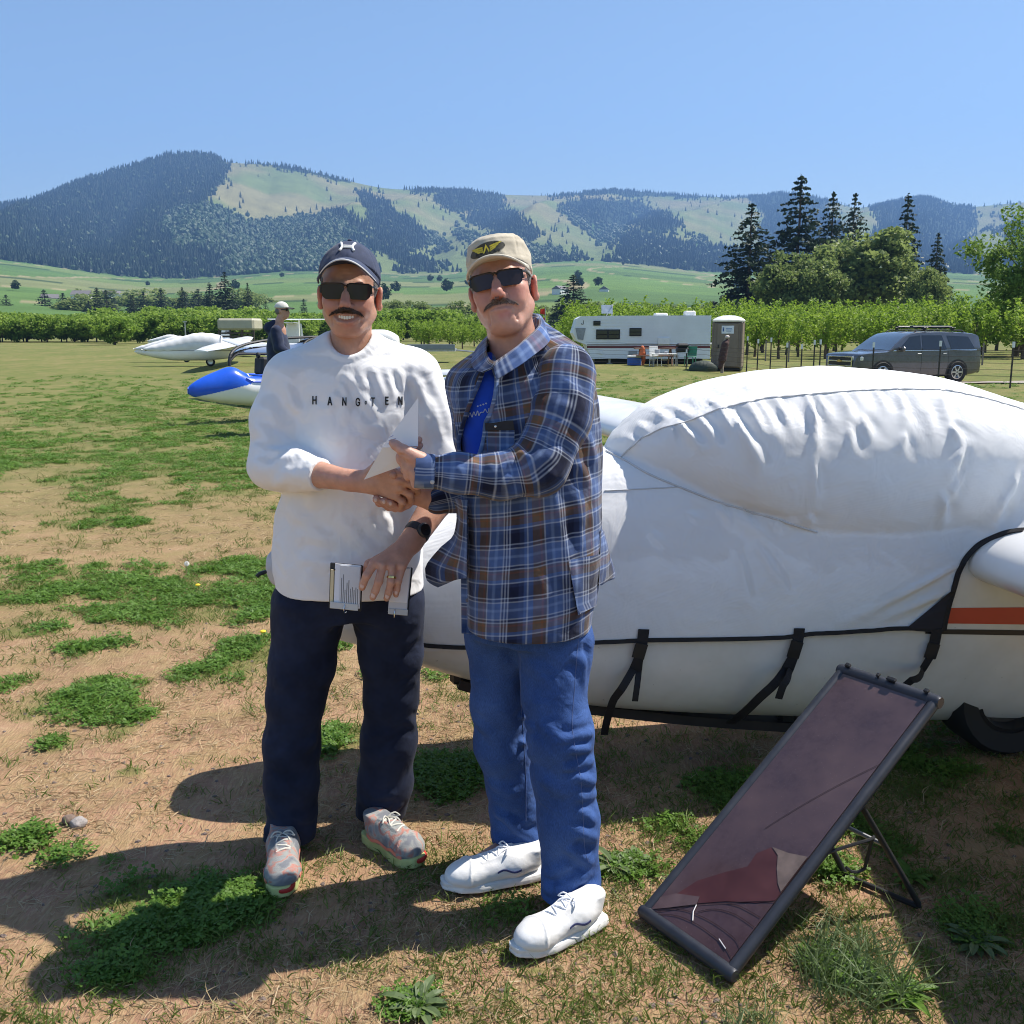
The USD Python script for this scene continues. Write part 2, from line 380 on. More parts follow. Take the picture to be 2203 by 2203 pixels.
# ---- trees as templates
def leaf_cards(c, size, rs, up=0.3, asp=1.0):
    """one bent two-triangle leaf cluster at each point of c"""
    n = len(c)
    a = rs.normal(size=(n, 3)); a[:, 2] += up * 0; a /= np.linalg.norm(a, axis=1, keepdims=True)
    b = rs.normal(size=(n, 3)); b[:, 2] *= 0.6; b -= a * (a * b).sum(1, keepdims=True); b /= np.linalg.norm(b, axis=1, keepdims=True)
    s = np.broadcast_to(size, (n,))[:, None] * rs.uniform(0.7, 1.3, (n, 1))
    nrm = np.cross(a, b)
    v = np.stack([c - a * s * 0.5, c + b * s * 0.42 * asp + nrm * s * 0.12, c + a * s * 0.5 + nrm * s * .05, c - b * s * 0.42 * asp + nrm * s * 0.12], 1).reshape(-1, 3)
    k = np.arange(n)[:, None] * 4
    return v, np.vstack([k + [0, 1, 2], k + [0, 2, 3]])
def trunk_and_limbs(h, r, limbs, rs, crown_r, lean=0.02):
    b = Bag()
    zs = np.linspace(-0.05, 1, 9) * h
    path = np.stack([np.cumsum(rs.normal(0, lean * h / 9, 9)), np.cumsum(rs.normal(0, lean * h / 9, 9)), zs], 1)
    path[:2, :2] = 0
    b.add(*tube(path, np.linspace(r, r * 0.12, 9), 7))
    for i in range(limbs):
        t = 0.25 + 0.65 * (i + rs.random()) / limbs
        p0 = np.array([np.interp(t * h, zs, path[:, k]) for k in range(3)])
        a = rs.random() * 2 * np.pi
        L = crown_r * rs.uniform(0.5, 0.95)
        d = np.array([np.cos(a), np.sin(a), rs.uniform(0.2, 0.9)])
        pts = np.stack([p0 + d * L * s + np.array([0, 0, 0.15 * L * s * s]) for s in np.linspace(0, 1, 5)])
        b.add(*tube(pts, np.linspace(r * 0.38 * (1.2 - t), r * 0.06, 5), 5))
    return b.mesh()
def pine_crown(h, rad, n, rs, bare=0.08, droop=0.15):
    """whorls of boughs, each carrying needle clumps, thinner to the top"""
    C, Sz = [], []
    z = bare * h
    while z < h:
        t = (z - bare * h) / (h - bare * h)
        L = rad * (1 - t) ** 0.75 * (0.55 + 0.45 * min(1, t * 6)) + 0.15
        nb = rs.integers(4, 8)
        a0 = rs.random() * 7
        for k in range(nb):
            a = a0 + k * 2 * np.pi / nb + rs.normal(0, 0.25)
            l = L * rs.uniform(0.55, 1.15)
            m = max(5, int(n * l / rad * 0.085))
            s = rs.random(m) ** 0.6
            p = np.stack([np.cos(a) * l * s, np.sin(a) * l * s, z + l * (0.18 * s - droop * s * s * 2) + rs.normal(0, 0.09, m)], 1)
            p[:, :2] += rs.normal(0, 0.13 * l * 0.6, (m, 2)) * (0.3 + s[:, None])
            C.append(p); Sz.append(np.full(m, 0.34 + 0.30 * (1 - t)))
        z += h * rs.uniform(0.02, 0.036)
    C.append(np.stack([rs.normal(0, 0.08, 40), rs.normal(0, 0.08, 40), rs.uniform(h * 0.9, h, 40)], 1)); Sz.append(np.full(40, 0.3))
    return np.vstack(C), np.concatenate(Sz)
def round_crown(c, rad, lumps, per, rs, lump_r=0.42):
    """leaf clumps on many unequal lumps with gaps between"""
    C = []
    for i in range(lumps):
        d = unit(rs.normal(size=3)); d[2] = d[2] * 0.9 + 0.12
        o = np.asarray(c) + d * np.asarray(rad) * rs.uniform(0.45, 0.95)
        lr = lump_r * min(rad) * rs.uniform(0.5, 1.15)
        q = rs.normal(size=(per, 3)); q /= np.linalg.norm(q, axis=1, keepdims=True)
        C.append(o + q * lr * (rs.random((per, 1)) ** 0.33) * [1.1, 1.1, 0.8])
    return np.vstack(C)
bark = paint('bark', (0.13, 0.09, 0.065), 0.9, 0.35, 6, bump=0.6, bump_scale=25)
needles = leafy('pine_needles', (0.018, 0.036, 0.018), (0.095, 0.125, 0.058), 0.2, 0.7)
needles_far = leafy('far_needles', (0.012, 0.028, 0.012), (0.026, 0.050, 0.020), 0.1, 0.02)
broad_leaf = leafy('oak_leaves', (0.15, 0.21, 0.055), (0.44, 0.50, 0.18), 0.5, 0.5)
broad_far = leafy('far_broad_leaves', (0.034, 0.068, 0.020), (0.062, 0.105, 0.032), 0.2, 0.02)
orchard_leaf = leafy('orchard_leaves', (0.16, 0.27, 0.025), (0.48, 0.60, 0.09), 0.5, 1.2)
willow_leaf = leafy('willow_leaves', (0.10, 0.19, 0.03), (0.36, 0.46, 0.10), 0.5, 0.6)
shrub_leaf = leafy('hedge_leaves', (0.17, 0.28, 0.035), (0.46, 0.58, 0.11), 0.5, 0.8)
T = {}
def tree_template(key, trunk, crown, leaf_mat):
    t = template(key)
    put('trunk', trunk, bark, t)
    put('crown', crown, leaf_mat, t)
    T.setdefault(key, []).append(t)
for v in range(3):
    rs = np.random.default_rng(100 + v)
    c, sz = pine_crown(25, [7.0, 6.0, 6.4][v], 560, rs, [0.06, 0.16, 0.1][v])
    tree_template('pine', trunk_and_limbs(24.5, 0.42, 14, rs, 1.5, 0.012), leaf_cards(c, sz * 1.5, rs, asp=0.8), needles)
for v in range(3):
    rs = np.random.default_rng(120 + v)
    c = round_crown((0, 0, 9.5), (6.2, 6.2, 6.3), 110, 95, rs, 0.30)
    tree_template('oak', trunk_and_limbs(13, 0.45, 14, rs, 5), leaf_cards(c, 0.62, rs), broad_leaf)
for v in range(4):
    rs = np.random.default_rng(140 + v)
    C = []
    for i in range(46):      # upright shoots carrying leaves
        a, rr = rs.random() * 2 * np.pi, rs.random() ** 0.6 * 1.5
        z0, L = rs.uniform(0.6, 2.2), rs.uniform(0.9, 1.7)
        m = rs.integers(26, 44); s = rs.random(m)
        C.append(np.stack([np.cos(a) * rr * (0.6 + 0.5 * s), np.sin(a) * rr * (0.6 + 0.5 * s), z0 + L * s], 1) + rs.normal(0, 0.09, (m, 3)))
    C = np.vstack(C)
    tree_template('orchard', trunk_and_limbs(2.2, 0.10, 9, rs, 1.5, 0.05), leaf_cards(C, 0.20, rs, asp=0.75), orchard_leaf)
for v in range(2):
    rs = np.random.default_rng(160 + v)
    c = round_crown((0, 0, 1.35), (1.7, 1.7, 1.45), 40, 75, rs, 0.45)
    tree_template('bush', trunk_and_limbs(1.6, 0.07, 7, rs, 1.0), leaf_cards(c, 0.24, rs), shrub_leaf)
rs = np.random.default_rng(170)
c = round_crown((0, 0, 6.6), (4.2, 4.2, 4.8), 90, 80, rs, 0.26)
tree_template('willow', trunk_and_limbs(8.6, 0.30, 16, rs, 2.6), leaf_cards(c, 0.36, rs, asp=0.6), willow_leaf)

def plant(kind, v, px, base_y, Y, top_y, name, label, group=None, squash=1.0, yaw=None, zoff=0.0, cat='tree'):
    """stands a tree Y metres away at that pixel column, as tall as it reaches in the photograph"""
    src = T[kind][v]
    p = at(px, 700, Y); p[2] = zoff
    h0 = {'pine': 25.0, 'oak': 15.6, 'orchard': 3.6, 'bush': 2.9, 'willow': 11.3}[kind]
    h = at(px, top_y, Y)[2] - p[2]
    s = h / h0
    return copy_of(src, name, label, p, rng.uniform(0, 360) if yaw is None else yaw, (s * squash, s * squash, s), cat, group)

# tall pines and broad trees behind the orchard on the right
G1 = 'pines behind the orchard on the right'
for i, (px, top, Y, sq, lab) in enumerate([
        (1607, 438, 150, 1.35, 'dark cone-shaped pine, first of the row from the left and full to its foot'),
        (1708, 375, 158, 1.25, 'tallest dark pine, with a ragged broken top'),
        (1778, 412, 165, 0.95, 'slim dark pine just right of the tallest one'),
        (1824, 416, 172, 0.9, 'thin pointed pine third from the tallest, rising out of the round tree'),
        (1936, 416, 160, 0.85, 'lone slim pine standing over the right shoulder of the big round tree'),
        (2004, 500, 150, 0.9, 'short dark pine, last of the row on the right')]):
    plant('pine', i % 3, px, 0, Y, top, 'pine_tree', lab, G1, sq)
G2 = 'broad trees below the pines'
for i, (px, top, Y, sq, lab) in enumerate([
        (1690, 545, 138, 0.95, 'grey-green round tree between the first pine and the big round tree'),
        (1865, 490, 140, 1.15, 'big round pale green tree, widest of the group under the pines'),
        (1985, 580, 132, 0.8, 'smaller broad tree at the right foot of the big round one'),
        (1765, 560, 136, 0.9, 'broad tree filling the gap left of the big round one')]):
    plant('oak', i % 3, px, 0, Y, top, 'broad_tree', lab, G2, sq)
plant('willow', 0, 2190, 0, 62, 440, 'leafy_tree', 'bright green loose tree cut by the right edge of the picture', None, 1.0)
plant('pine', 1, 1232, 0, 230, 590, 'pine_tree', 'dark bushy pine left of the camper trailer roof, beside the plaid shoulder', None, 1.9)
# conifers on the left, in the valley
G3 = 'valley conifers behind the parked gliders'
for i, (px, top, Y, sq, lab) in enumerate([
        (488, 585, 300, 1.25, 'tallest dark valley conifer, above the white parked gliders'), (455, 608, 310, 1.2, 'valley conifer just left of the tallest one'),
        (536, 608, 290, 0.8, 'thin lone pointed conifer right of the tallest valley conifer'), (396, 618, 330, 1.0, 'slim pointed conifer over the nose of the white gliders'),
        (213, 618, 330, 1.1, 'pointed conifer behind the left hedge, with a house to its right'), (290, 634, 330, 1.3, 'bushy conifer behind the left hedge, near its right end'),
        (573, 648, 290, 0.9, 'very small conifer left of the man in the navy hoodie'), (655, 642, 340, 0.9, 'small dark conifer right of the man in the navy hoodie'),
        (350, 622, 420, 1.9, 'wide blue-grey conifer behind the slim pointed one'), (430, 622, 430, 1.9, 'wide blue-grey conifer left of the tallest valley conifer'),
        (100, 622, 420, 1.5, 'dark conifer far behind the left hedge, by a pale roof'), (140, 630, 420, 1.8, 'low wide conifer in the valley behind the left hedge'),
        (18, 634, 400, 1.6, 'dark conifer at the left edge of the picture, above the hedge'), (838, 680, 260, 1.0, 'small dark conifer between the two men, nearest the smiling man')]):
    plant('pine', i % 3, px, 0, Y, top, 'valley_conifer', lab, G3, sq, zoff=-2.0)
for i in range(22):
    px_, Yv = [rng.uniform(150, 330), rng.uniform(395, 560)][i % 2], rng.uniform(380, 560)
    plant('pine' if i % 3 else 'oak', i % 3, px_, 0, Yv, rng.uniform(622, 650), 'valley_tree', 'one of the blue-grey trees clustered in the valley behind the parked gliders', 'clustered valley trees on the left', rng.uniform(1.2, 1.9), zoff=-3.0)
# orchard on the right: rows behind the fence
G4 = 'orchard trees in rows behind the wire fence'
ol = 'low bright green orchard tree with upright shoots in the rows behind the fence'
n = 0
for row, (Y, top) in enumerate([(56, 655), (61, 650), (66.5, 648), (73, 648), (80, 650)]):
    x = 4.5 * Y / 50 - 1.0
    while x < 0.56 * Y + 3:
        px, _ = to_pixel(np.array([x, Y, 1.0]))
        tp = top - 14 * max(0, (px - 1900) / 300) + rng.uniform(-7, 8)
        plant('orchard', n % 4, px, 0, Y + rng.uniform(-.5, .5), tp, 'orchard_tree', ol, G4, rng.uniform(1.0, 1.25))
        x += 2.7 + rng.uniform(-.25, .25); n += 1
G5 = 'orchard trees seen between and behind the two men'
for row, (Y, top) in enumerate([(88, 690), (94, 687), (101, 684)]):
    for px in np.arange(775, 1260, 3.0 * 2121 / Y):
        plant('orchard', n % 4, px + rng.uniform(-8, 8), 0, Y, top + rng.uniform(-6, 6), 'orchard_tree', 'low bright green orchard tree in the rows behind the two men', G5, rng.uniform(1.1, 1.35)); n += 1
G6 = 'hedge-like orchard row along the far left edge of the field'
for row, (Y, top) in enumerate([(138, 675), (143, 671), (149, 669)]):
    for px in np.arange(-140, 250, 3.2 * 2121 / Y):
        plant('bush', n % 2, px + rng.uniform(-8, 8), 0, Y, top + rng.uniform(-4, 5), 'orchard_bush', 'green bush of the row along the far left edge of the field', G6, rng.uniform(1.0, 1.4), cat='bush'); n += 1
G7 = 'bushes behind the parked gliders'
for row, (Y, top, a, b) in enumerate([(112, 672, 240, 300), (128, 676, 230, 700), (150, 668, 240, 1100), (175, 664, 300, 1150)]):
    for px in np.arange(a, b, 3.6 * 2121 / Y):
        plant('bush', n % 2, px + rng.uniform(-8, 8), 0, Y, top + rng.uniform(-12, 10), 'field_bush', 'green bush of the belt behind the parked gliders', G7, rng.uniform(1.0, 1.3), cat='bush'); n += 1
G8 = 'soft green trees at the valley edge between the men'
for i, px in enumerate(np.arange(790, 1260, 34)):
    plant('oak', i % 3, px + rng.uniform(-10, 10), 0, 260, 655 + rng.uniform(-10, 16), 'valley_tree', 'soft green tree at the far side of the orchard, between the men', G8, rng.uniform(0.9, 1.4), zoff=-1.5)
G9 = 'low trees at the valley edge above the camper trailer'
for i, px in enumerate(np.arange(1260, 1560, 36)):
    plant('oak' if i % 3 else 'pine', i % 3, px + rng.uniform(-10, 10), 0, 330, 655 + rng.uniform(-12, 10), 'valley_tree', 'low valley tree above the camper trailer roof', G9, rng.uniform(0.9, 1.3), zoff=-1.5)

# ---- forest on the hills (thousands of trees that read as one mass)
def small_conifer(rs, sides=6):
    b = Bag()
    for k, (z0, z1, r) in enumerate([(0.05, 0.55, 0.20), (0.3, 0.8, 0.15), (0.58, 1.0, 0.095)]):
        a = np.arange(sides) * 2 * np.pi / sides + rs.random() * 6
        rr = r * rs.uniform(0.7, 1.25, sides)
        v = np.vstack([np.stack([np.cos(a) * rr, np.sin(a) * rr, np.full(sides, z0) + rs.normal(0, .03, sides)], 1), [[0, 0, z1]]])
        b.add(v, np.stack([np.arange(sides), (np.arange(sides) + 1) % sides, np.full(sides, sides)], 1))
    return b.mesh()
def small_broad(rs):
    m = trimesh.creation.icosphere(1, 0.42)
    v = np.array(m.vertices) * (1 + rs.normal(0, 0.13, (len(m.vertices), 1))); v[:, 2] = v[:, 2] * 1.05 + 0.42
    return v, np.array(m.faces)
rs = np.random.default_rng(5)
N = 95000
px = rs.uniform(-160, 2100, N); az0 = np.arctan2(*ray(px * S, 480 * S + 0 * px)[:, :2].T)
tt = 1 + rs.random(N) ** 1.0 * 1.02
P = terrain_xyz(az0, tt); X, Y = to_pixel(P); X, Y = X / S, Y / S
X, Y = X + rs.normal(0, 6, N), Y + rs.normal(0, 4, N)
o_in = inside(OPEN_SLOPES, X, Y, 16, 6)
c_in, b_in = inside(CONIFER, X, Y, 20, 1) & ~o_in, inside(BROAD, X, Y, 20, 2) & ~o_in
grass = ~c_in & ~b_in
u = rs.random(N)
lone = fbm(np.stack([P[:, 0] / 200, P[:, 1] / 200, P[:, 2] * 0], -1), 3, 4)
keep_c = (c_in & (u < 0.62)) | (b_in & ~c_in & (u < 0.10)) | (grass & (u < 0.05 * (lone > 0.52) * ~o_in + 0.006) & (Y > 330))
keep_b = (b_in & ~c_in & (u > 0.4)) | (c_in & (u > 0.955)) | (grass & ~o_in & (u > 0.93) & (lone > 0.52) & (Y > 400))
dist = np.hypot(P[:, 0], P[:, 1])
hh = rs.uniform(10, 21, N)
instancer('hillside_forest', [(small_conifer(np.random.default_rng(i)), needles_far) for i in range(4)], P[keep_c] - [0, 0, 1.0], rs.integers(0, 4, keep_c.sum()), rs.uniform(0, 6.28, keep_c.sum()),
          np.stack([hh[keep_c] * 1.15, hh[keep_c] * 1.15, hh[keep_c]], 1), 'dark conifer forest covering the hillsides', 'forest')
instancer('hillside_woodland', [(small_broad(np.random.default_rng(i)), broad_far) for i in range(4)], P[keep_b] - [0, 0, 1.0], rs.integers(0, 4, keep_b.sum()), rs.uniform(0, 6.28, keep_b.sum()),
          rs.uniform(9, 16, keep_b.sum()), 'lighter green broadleaf woodland on the hillsides', 'woodland')
# hedges and tree lines among the valley fields
M2 = 420
az1, t1 = rs.uniform(-0.6, 0.6, M2), rs.uniform(0.3, 1.0, M2)
P = terrain_xyz(az1, t1)
hd = (np.abs(np.modf(np.abs(P[:, 1] / 260 + 0.3 * np.sin(P[:, 0] / 300)))[0]) < 0.10) | (t1 > 0.985)
def valley_tree_mesh(i):
    q = np.random.default_rng(220 + i)
    return leaf_cards(round_crown((0, 0, .55), (.40, .40, .42), 26, 26, q, .42), 0.13, q)
instancer('valley_hedge_trees', [(valley_tree_mesh(i), broad_far) for i in range(3)], P[hd] - [0, 0, .5], rs.integers(0, 3, hd.sum()), rs.uniform(0, 6, hd.sum()), rs.uniform(6, 12, hd.sum()),
          'small trees along the hedges of the valley fields', 'trees')
# ---- the airfield: one sheet of thin dry turf, bare soil and clover patches
_patch = np.array([  # pixel centre and reach on the reduced photograph: clover and grass patches that stand out
    (165, 1330, 175, 42), (450, 1235, 85, 60), (215, 960, 95, 26), (150, 1088, 85, 30), (425, 1105, 80, 26), (270, 897, 70, 12), (60, 1190, 55, 12), (175, 1225, 75, 22), (645, 1395, 60, 28),
    (330, 1720, 190, 75), (850, 1480, 90, 60), (80, 860, 60, 10), (30, 1290, 40, 22), (250, 985, 110, 14), (470, 1080, 70, 20), (100, 1410, 35, 18), (730, 1265, 40, 14), (300, 1665, 90, 20),
    (120, 905, 60, 9), (420, 930, 80, 12), (590, 780, 90, 8), (120, 790, 90, 8), (330, 830, 120, 9), (60, 1120, 40, 20), (820, 1280, 40, 14), (1430, 1500, 130, 40), (1250, 1560, 60, 30),
    (1190, 1640, 60, 26), (1330, 1600, 50, 26), (950, 1720, 60, 24), (1010, 1830, 34, 9), (1600, 1830, 95, 50), (1700, 1870, 60, 26), (1760, 1650, 90, 30), (1850, 1740, 80, 28), (1560, 1640, 60, 30), (1700, 1600, 60, 22),
    (1640, 1560, 50, 18), (250, 1840, 70, 14), (780, 1895, 40, 16), (40, 1590, 30, 14), (120, 1620, 40, 10), (250, 1460, 30, 10), (210, 1620, 40, 9)], float) * S
_pg = on_ground(_patch[:, 0], _patch[:, 1])[:, :2]
_px = np.linalg.norm(on_ground(_patch[:, 0] + _patch[:, 2], _patch[:, 1])[:, :2] - _pg, axis=1)
_py = np.abs(on_ground(_patch[:, 0], _patch[:, 1] + _patch[:, 3])[:, 1] - on_ground(_patch[:, 0], _patch[:, 1] - _patch[:, 3])[:, 1]) / 2
def greenness(x, y):
    if np.ndim(x) == 0: return greenness(np.array([float(x)]), np.array([float(y)]))[0]
    q = np.stack([x, y, np.zeros_like(x)], -1)
    base = fbm(q * [1.25, 0.8, 1] + 11.3, 5, 21)
    fine = fbm(q * 3.1 + 4.7, 4, 22)
    far = np.clip((np.hypot(x, y) - 3.6) / 10, 0, 1)
    g = (base - 0.522) * 5.0 + (fine - 0.5) * 2.6 + far * 0.95 + 0.10
    g = g + np.clip((x - 0.3) / 1.5, 0, 1) * np.clip(3.6 - y, 0, 1) * 0.35 - 0.9 * np.clip(1 - np.hypot(x + 1.0, y - 3.2) / 1.0, 0, 1)
    for (cx, cy), rx, ry in zip(_pg, _px, _py):
        near = (np.abs(x - cx) < 2.2 * rx) & (np.abs(y - cy) < 2.2 * ry)
        if near.any():
            d = np.hypot((x[near] - cx) / rx, (y[near] - cy) / ry)
            g[near] = np.maximum(g[near], (1.12 - d) * 1.5 + (fine[near] - 0.5) * 4.2)
    return np.clip(g, 0, 1)
def relief(x, y):
    q = np.stack([x, y, np.zeros_like(x)], -1)
    near = np.exp(-np.hypot(x, y) / 25)
    dip = 0.32 * np.exp(-((x - 13.8) / 6.5) ** 2 - ((y - 37) / 5.5) ** 2)
    return -dip + (0.030 * (fbm(q * 1.3, 3, 31) - 0.5) + 0.014 * (fbm(q * 7, 3, 32) - 0.5) * near)
def ground_z(x, y):
    x, y = np.asarray(x, float), np.asarray(y, float)
    return relief(x, y) + 0.012 * greenness(x, y) * np.exp(-np.hypot(x, y) / 12)
ga = np.unique(np.r_[np.linspace(-0.62, 0.62, 290), np.linspace(0.62, 2 * np.pi - 0.62, 60)])
gr = np.r_[np.exp(np.arange(math.log(0.9), math.log(12), 0.0075)), np.exp(np.arange(math.log(12), math.log(262), 0.022))]
GA, GR = np.meshgrid(ga, gr, indexing='ij')
GX, GY = GR * np.sin(GA), GR * np.cos(GA)
GG = greenness(GX, GY)
GZ = relief(GX, GY) + 0.012 * GG * np.exp(-np.hypot(GX, GY) / 12)
GP = np.stack([GX, GY, GZ], -1)
gv, gf = grid_mesh(GP, close_u=True)
k0 = len(gv)
gv = np.vstack([gv, [[0, 0, 0.0]]])
na, nr = GP.shape[:2]
gf = np.vstack([gf, np.stack([np.arange(na) * nr, ((np.arange(na) + 1) % na) * nr, np.full(na, k0)], 1)])
gf = gf[:, ::-1]
g_att = np.r_[GG.ravel(), 0.3]
d_att = np.r_[np.hypot(GX, GY).ravel(), 0]
soil = look('field_turf', {
    'tc': ('geometry', {}), 'a': ('attribute', {'attribute': 'green'}), 'd': ('attribute', {'attribute': 'away'}),
    'n1': ('noise_texture', {'scale': 2.2, 'detail': 8.0, 'roughness': 0.7}), 'n2': ('noise_texture', {'scale': 34.0, 'detail': 6.0, 'roughness': 0.7}),
    'st': ('mapping', {'scale': (1.0, 0.22, 1.0)}), 'n3': ('noise_texture', {'scale': 70.0, 'detail': 3.0, 'distortion': 1.6}),
    'soil': ('rgb_ramp', {'ramp': [(0.25, (0.155, 0.096, 0.062)), (0.5, (0.305, 0.172, 0.110)), (0.75, (0.39, 0.240, 0.155))]}),
    'straw': ('rgb_ramp', {'ramp': [(0.48, (0, 0, 0)), (0.62, (1, 1, 1))]}),
    'strawc': ('mix', {'mix_type': 'mix', 'color2': (0.42, 0.30, 0.17)}), 'strawk': ('math', {'math_type': 'multiply', 'value2': 0.55}),
    'grass': ('rgb_ramp', {'ramp': [(0.3, (0.075, 0.085, 0.026)), (0.55, (0.135, 0.145, 0.043)), (0.75, (0.25, 0.21, 0.085))]}),
    'gm': ('math', {'math_type': 'multiply_add', 'value2': 1.1, 'value3': -0.30, 'use_clamp': True}), 'ga': ('math', {'math_type': 'add', 'use_clamp': True}),
    'ng': ('math', {'math_type': 'multiply_add', 'value2': 0.9, 'value3': -0.45}), 'mx': ('mix', {}),
    'fm': ('math', {'math_type': 'multiply_add', 'value2': .75, 'value3': -.20}), 'fm2': ('math', {'math_type': 'multiply_add', 'value2': .70}), 'n4': ('noise_texture', {'scale': 4.5, 'detail': 9.0, 'roughness': 0.75}), 'o4': ('rgb_ramp', {'ramp': [(0.42, (0, 0, 0)), (0.62, (.55, .55, .55))]}), 'olive': ('mix', {'color2': (0.27, 0.205, 0.092)}),
    'fk': ('map_range', {'from_min': 3.0, 'from_max': 15.0, 'to_min': 0.0, 'to_max': 0.78, 'clamp': True}), 'far': ('mix', {}),
    'nf': ('noise_texture', {'scale': 0.35, 'detail': 7.0, 'roughness': 0.72}), 'mf': ('mapping', {'scale': (0.7, 0.35, 1)}),
    'farc': ('rgb_ramp', {'ramp': [(0.36, (0.085, 0.130, 0.032)), (0.56, (0.150, 0.168, 0.052)), (0.72, (0.27, 0.215, 0.10))]}),
    'b': ('bump', {'strength': 0.55, 'distance': 0.02}), 'hb': ('math', {'math_type': 'multiply_add', 'value2': 0.6}),
    'p': ('principled_bsdf', {'roughness': 0.95, 'specular_ior_level': 0.1})},
    [('tc.position', 'n1.vector'), ('tc.position', 'n2.vector'), ('tc.position', 'st.vector'), ('st.vector', 'n3.vector'), ('tc.position', 'mf.vector'), ('mf.vector', 'nf.vector'),
     ('n1.fac', 'soil.fac'), ('n3.fac', 'straw.fac'), ('straw.color', 'strawk.value1'), ('strawk.value', 'strawc.fac'), ('soil.color', 'strawc.color1'),
     ('n2.fac', 'grass.fac'), ('n2.fac', 'ng.value1'), ('a.fac', 'gm.value1'), ('gm.value', 'ga.value1'), ('ng.value', 'ga.value2'),
     ('tc.position', 'n4.vector'), ('n4.fac', 'o4.fac'), ('o4.color', 'olive.fac'), ('strawc.color', 'olive.color1'), ('ga.value', 'mx.fac'), ('olive.color', 'mx.color1'), ('grass.color', 'mx.color2'),
     ('n1.fac', 'fm.value1'), ('nf.fac', 'fm2.value1'), ('fm.value', 'fm2.value3'), ('fm2.value', 'farc.fac'), ('d.fac', 'fk.value'), ('fk.result', 'far.fac'), ('mx.color', 'far.color1'), ('farc.color', 'far.color2'),
     ('far.color', 'p.base_color'), ('n2.fac', 'hb.value1'), ('n3.fac', 'hb.value3'), ('hb.value', 'b.height'), ('b.normal', 'p.normal')])
put('field', (gv, gf), soil, attrs={'green': g_att, 'away': d_att}, smooth=True, kind='structure', label='dry turf airfield with bare reddish soil and green patches')

# gravel lane by the fence on the right
ln = np.array([(11.5, 37.4), (12.5, 36.6), (14, 35.4), (18, 32.0), (24, 29.2), (40, 26)])
lp = spline(np.c_[ln, np.full(len(ln), 0.0)], 40)
wd = np.array([0.55, 0.83, 0])
LP = np.stack([lp + wd * s * (1 + .05 * np.sin(lp[:, :1] * 2)) for s in np.linspace(-1.7, 1.7, 9)], 1)
LP[..., 2] = 0.03 + relief(LP[..., 0], LP[..., 1])
lv, lf = grid_mesh(LP)
put('gravel_lane', (lv, lf[:, ::-1]), paint('gravel', (0.30, 0.26, 0.22), 0.95, 0.3, 9, bump=0.5, bump_scale=40), kind='structure', label='pale gravel lane beside the fence')

# ---- ground cover
def blades(n, h, w, spread, rs, lean=0.5, flat=0.0):
    V, Fc = [], []
    for i in range(n):
        a, r = rs.random() * 6.283, spread * rs.random() ** 0.5
        o = np.array([np.cos(a) * r, np.sin(a) * r, 0])
        d = unit([rs.normal(0, lean), rs.normal(0, lean), (1 - flat) + 0.05])
        hh = h * rs.uniform(0.5, 1.25)
        s = unit(np.cross(d, rs.normal(size=3))) * w * rs.uniform(0.6, 1.2)
        bend = np.array([rs.normal(0, .25), rs.normal(0, .25), -0.12]) * hh
        p = [o - s / 2, o + s / 2, o + d * hh * .55 + s * .4, o + d * hh * .55 - s * .4, o + d * hh + bend]
        k = len(V) * 5
        V.append(p); Fc += [[k, k + 1, k + 2], [k, k + 2, k + 3], [k + 3, k + 2, k + 4]]
    return np.array(V).reshape(-1, 3), np.array(Fc)
def clover(n, spread, rs, leaf=0.0075, h=0.022):
    V, Fc, k = [], [], 0
    for i in range(n):
        a, r = rs.random() * 6.283, spread * rs.random() ** 0.6
        c = np.array([np.cos(a) * r, np.sin(a) * r, h * rs.uniform(0.35, 1.2) * (1 - 0.5 * r / spread)])
        tilt = rs.normal(0, 0.35, 2)
        for j in range(3):
            b = j * 2.094 + rs.random()
            L = leaf * rs.uniform(0.7, 1.35)
            e, s = np.array([np.cos(b), np.sin(b), tilt[0] * np.cos(b) + tilt[1] * np.sin(b)]), np.array([-np.sin(b), np.cos(b), -tilt[0] * np.sin(b) + tilt[1] * np.cos(b)])
            V += [c, c + e * L * .75 + s * L * .5, c + e * L * 1.25 + np.array([0, 0, -.15 * L]), c + e * L * .75 - s * L * .5]
            Fc += [[k, k + 1, k + 2], [k, k + 2, k + 3]]; k += 4
    return np.array(V), np.array(Fc)
clover_leaf = leafy('clover_leaves', (0.07, 0.16, 0.02), (0.27, 0.43, 0.07), 0.4, 3)
blade_green = leafy('grass_blades', (0.085, 0.14, 0.025), (0.30, 0.36, 0.09), 0.4, 3)
blade_grey = leafy('grey_grass_blades', (0.10, 0.15, 0.06), (0.28, 0.34, 0.15), 0.3, 3)
straw_mat = leafy('straw_blades', (0.30, 0.21, 0.11), (0.70, 0.56, 0.34), 0.15, 3)
def scatter(N, r0, r1, seed, half=0.56):
    q = np.random.default_rng(seed)
    r = np.exp(q.uniform(math.log(r0), math.log(r1), N)); a = q.uniform(-half, half, N)
    return r * np.sin(a), r * np.cos(a), q
def cover(name, protos, N, r0, r1, seed, keep, size, label, cat, tilt=0.0):
    x, y, q = scatter(N, r0, r1, seed)
    g = greenness(x, y)
    m = keep(g, x, y, q.random(N))
    x, y, g = x[m], y[m], g[m]
    n = len(x)
    s = size * q.uniform(0.6, 1.4, n) * (0.9 + 0.035 * np.hypot(x, y))
    instancer(name, protos, np.stack([x, y, ground_z(x, y) - 0.004], 1), q.integers(0, len(protos), n), q.uniform(0, 6.28, n), s, label, cat, tilt=q.normal(0, tilt, n) if tilt else None)
    return n
R = np.random.default_rng
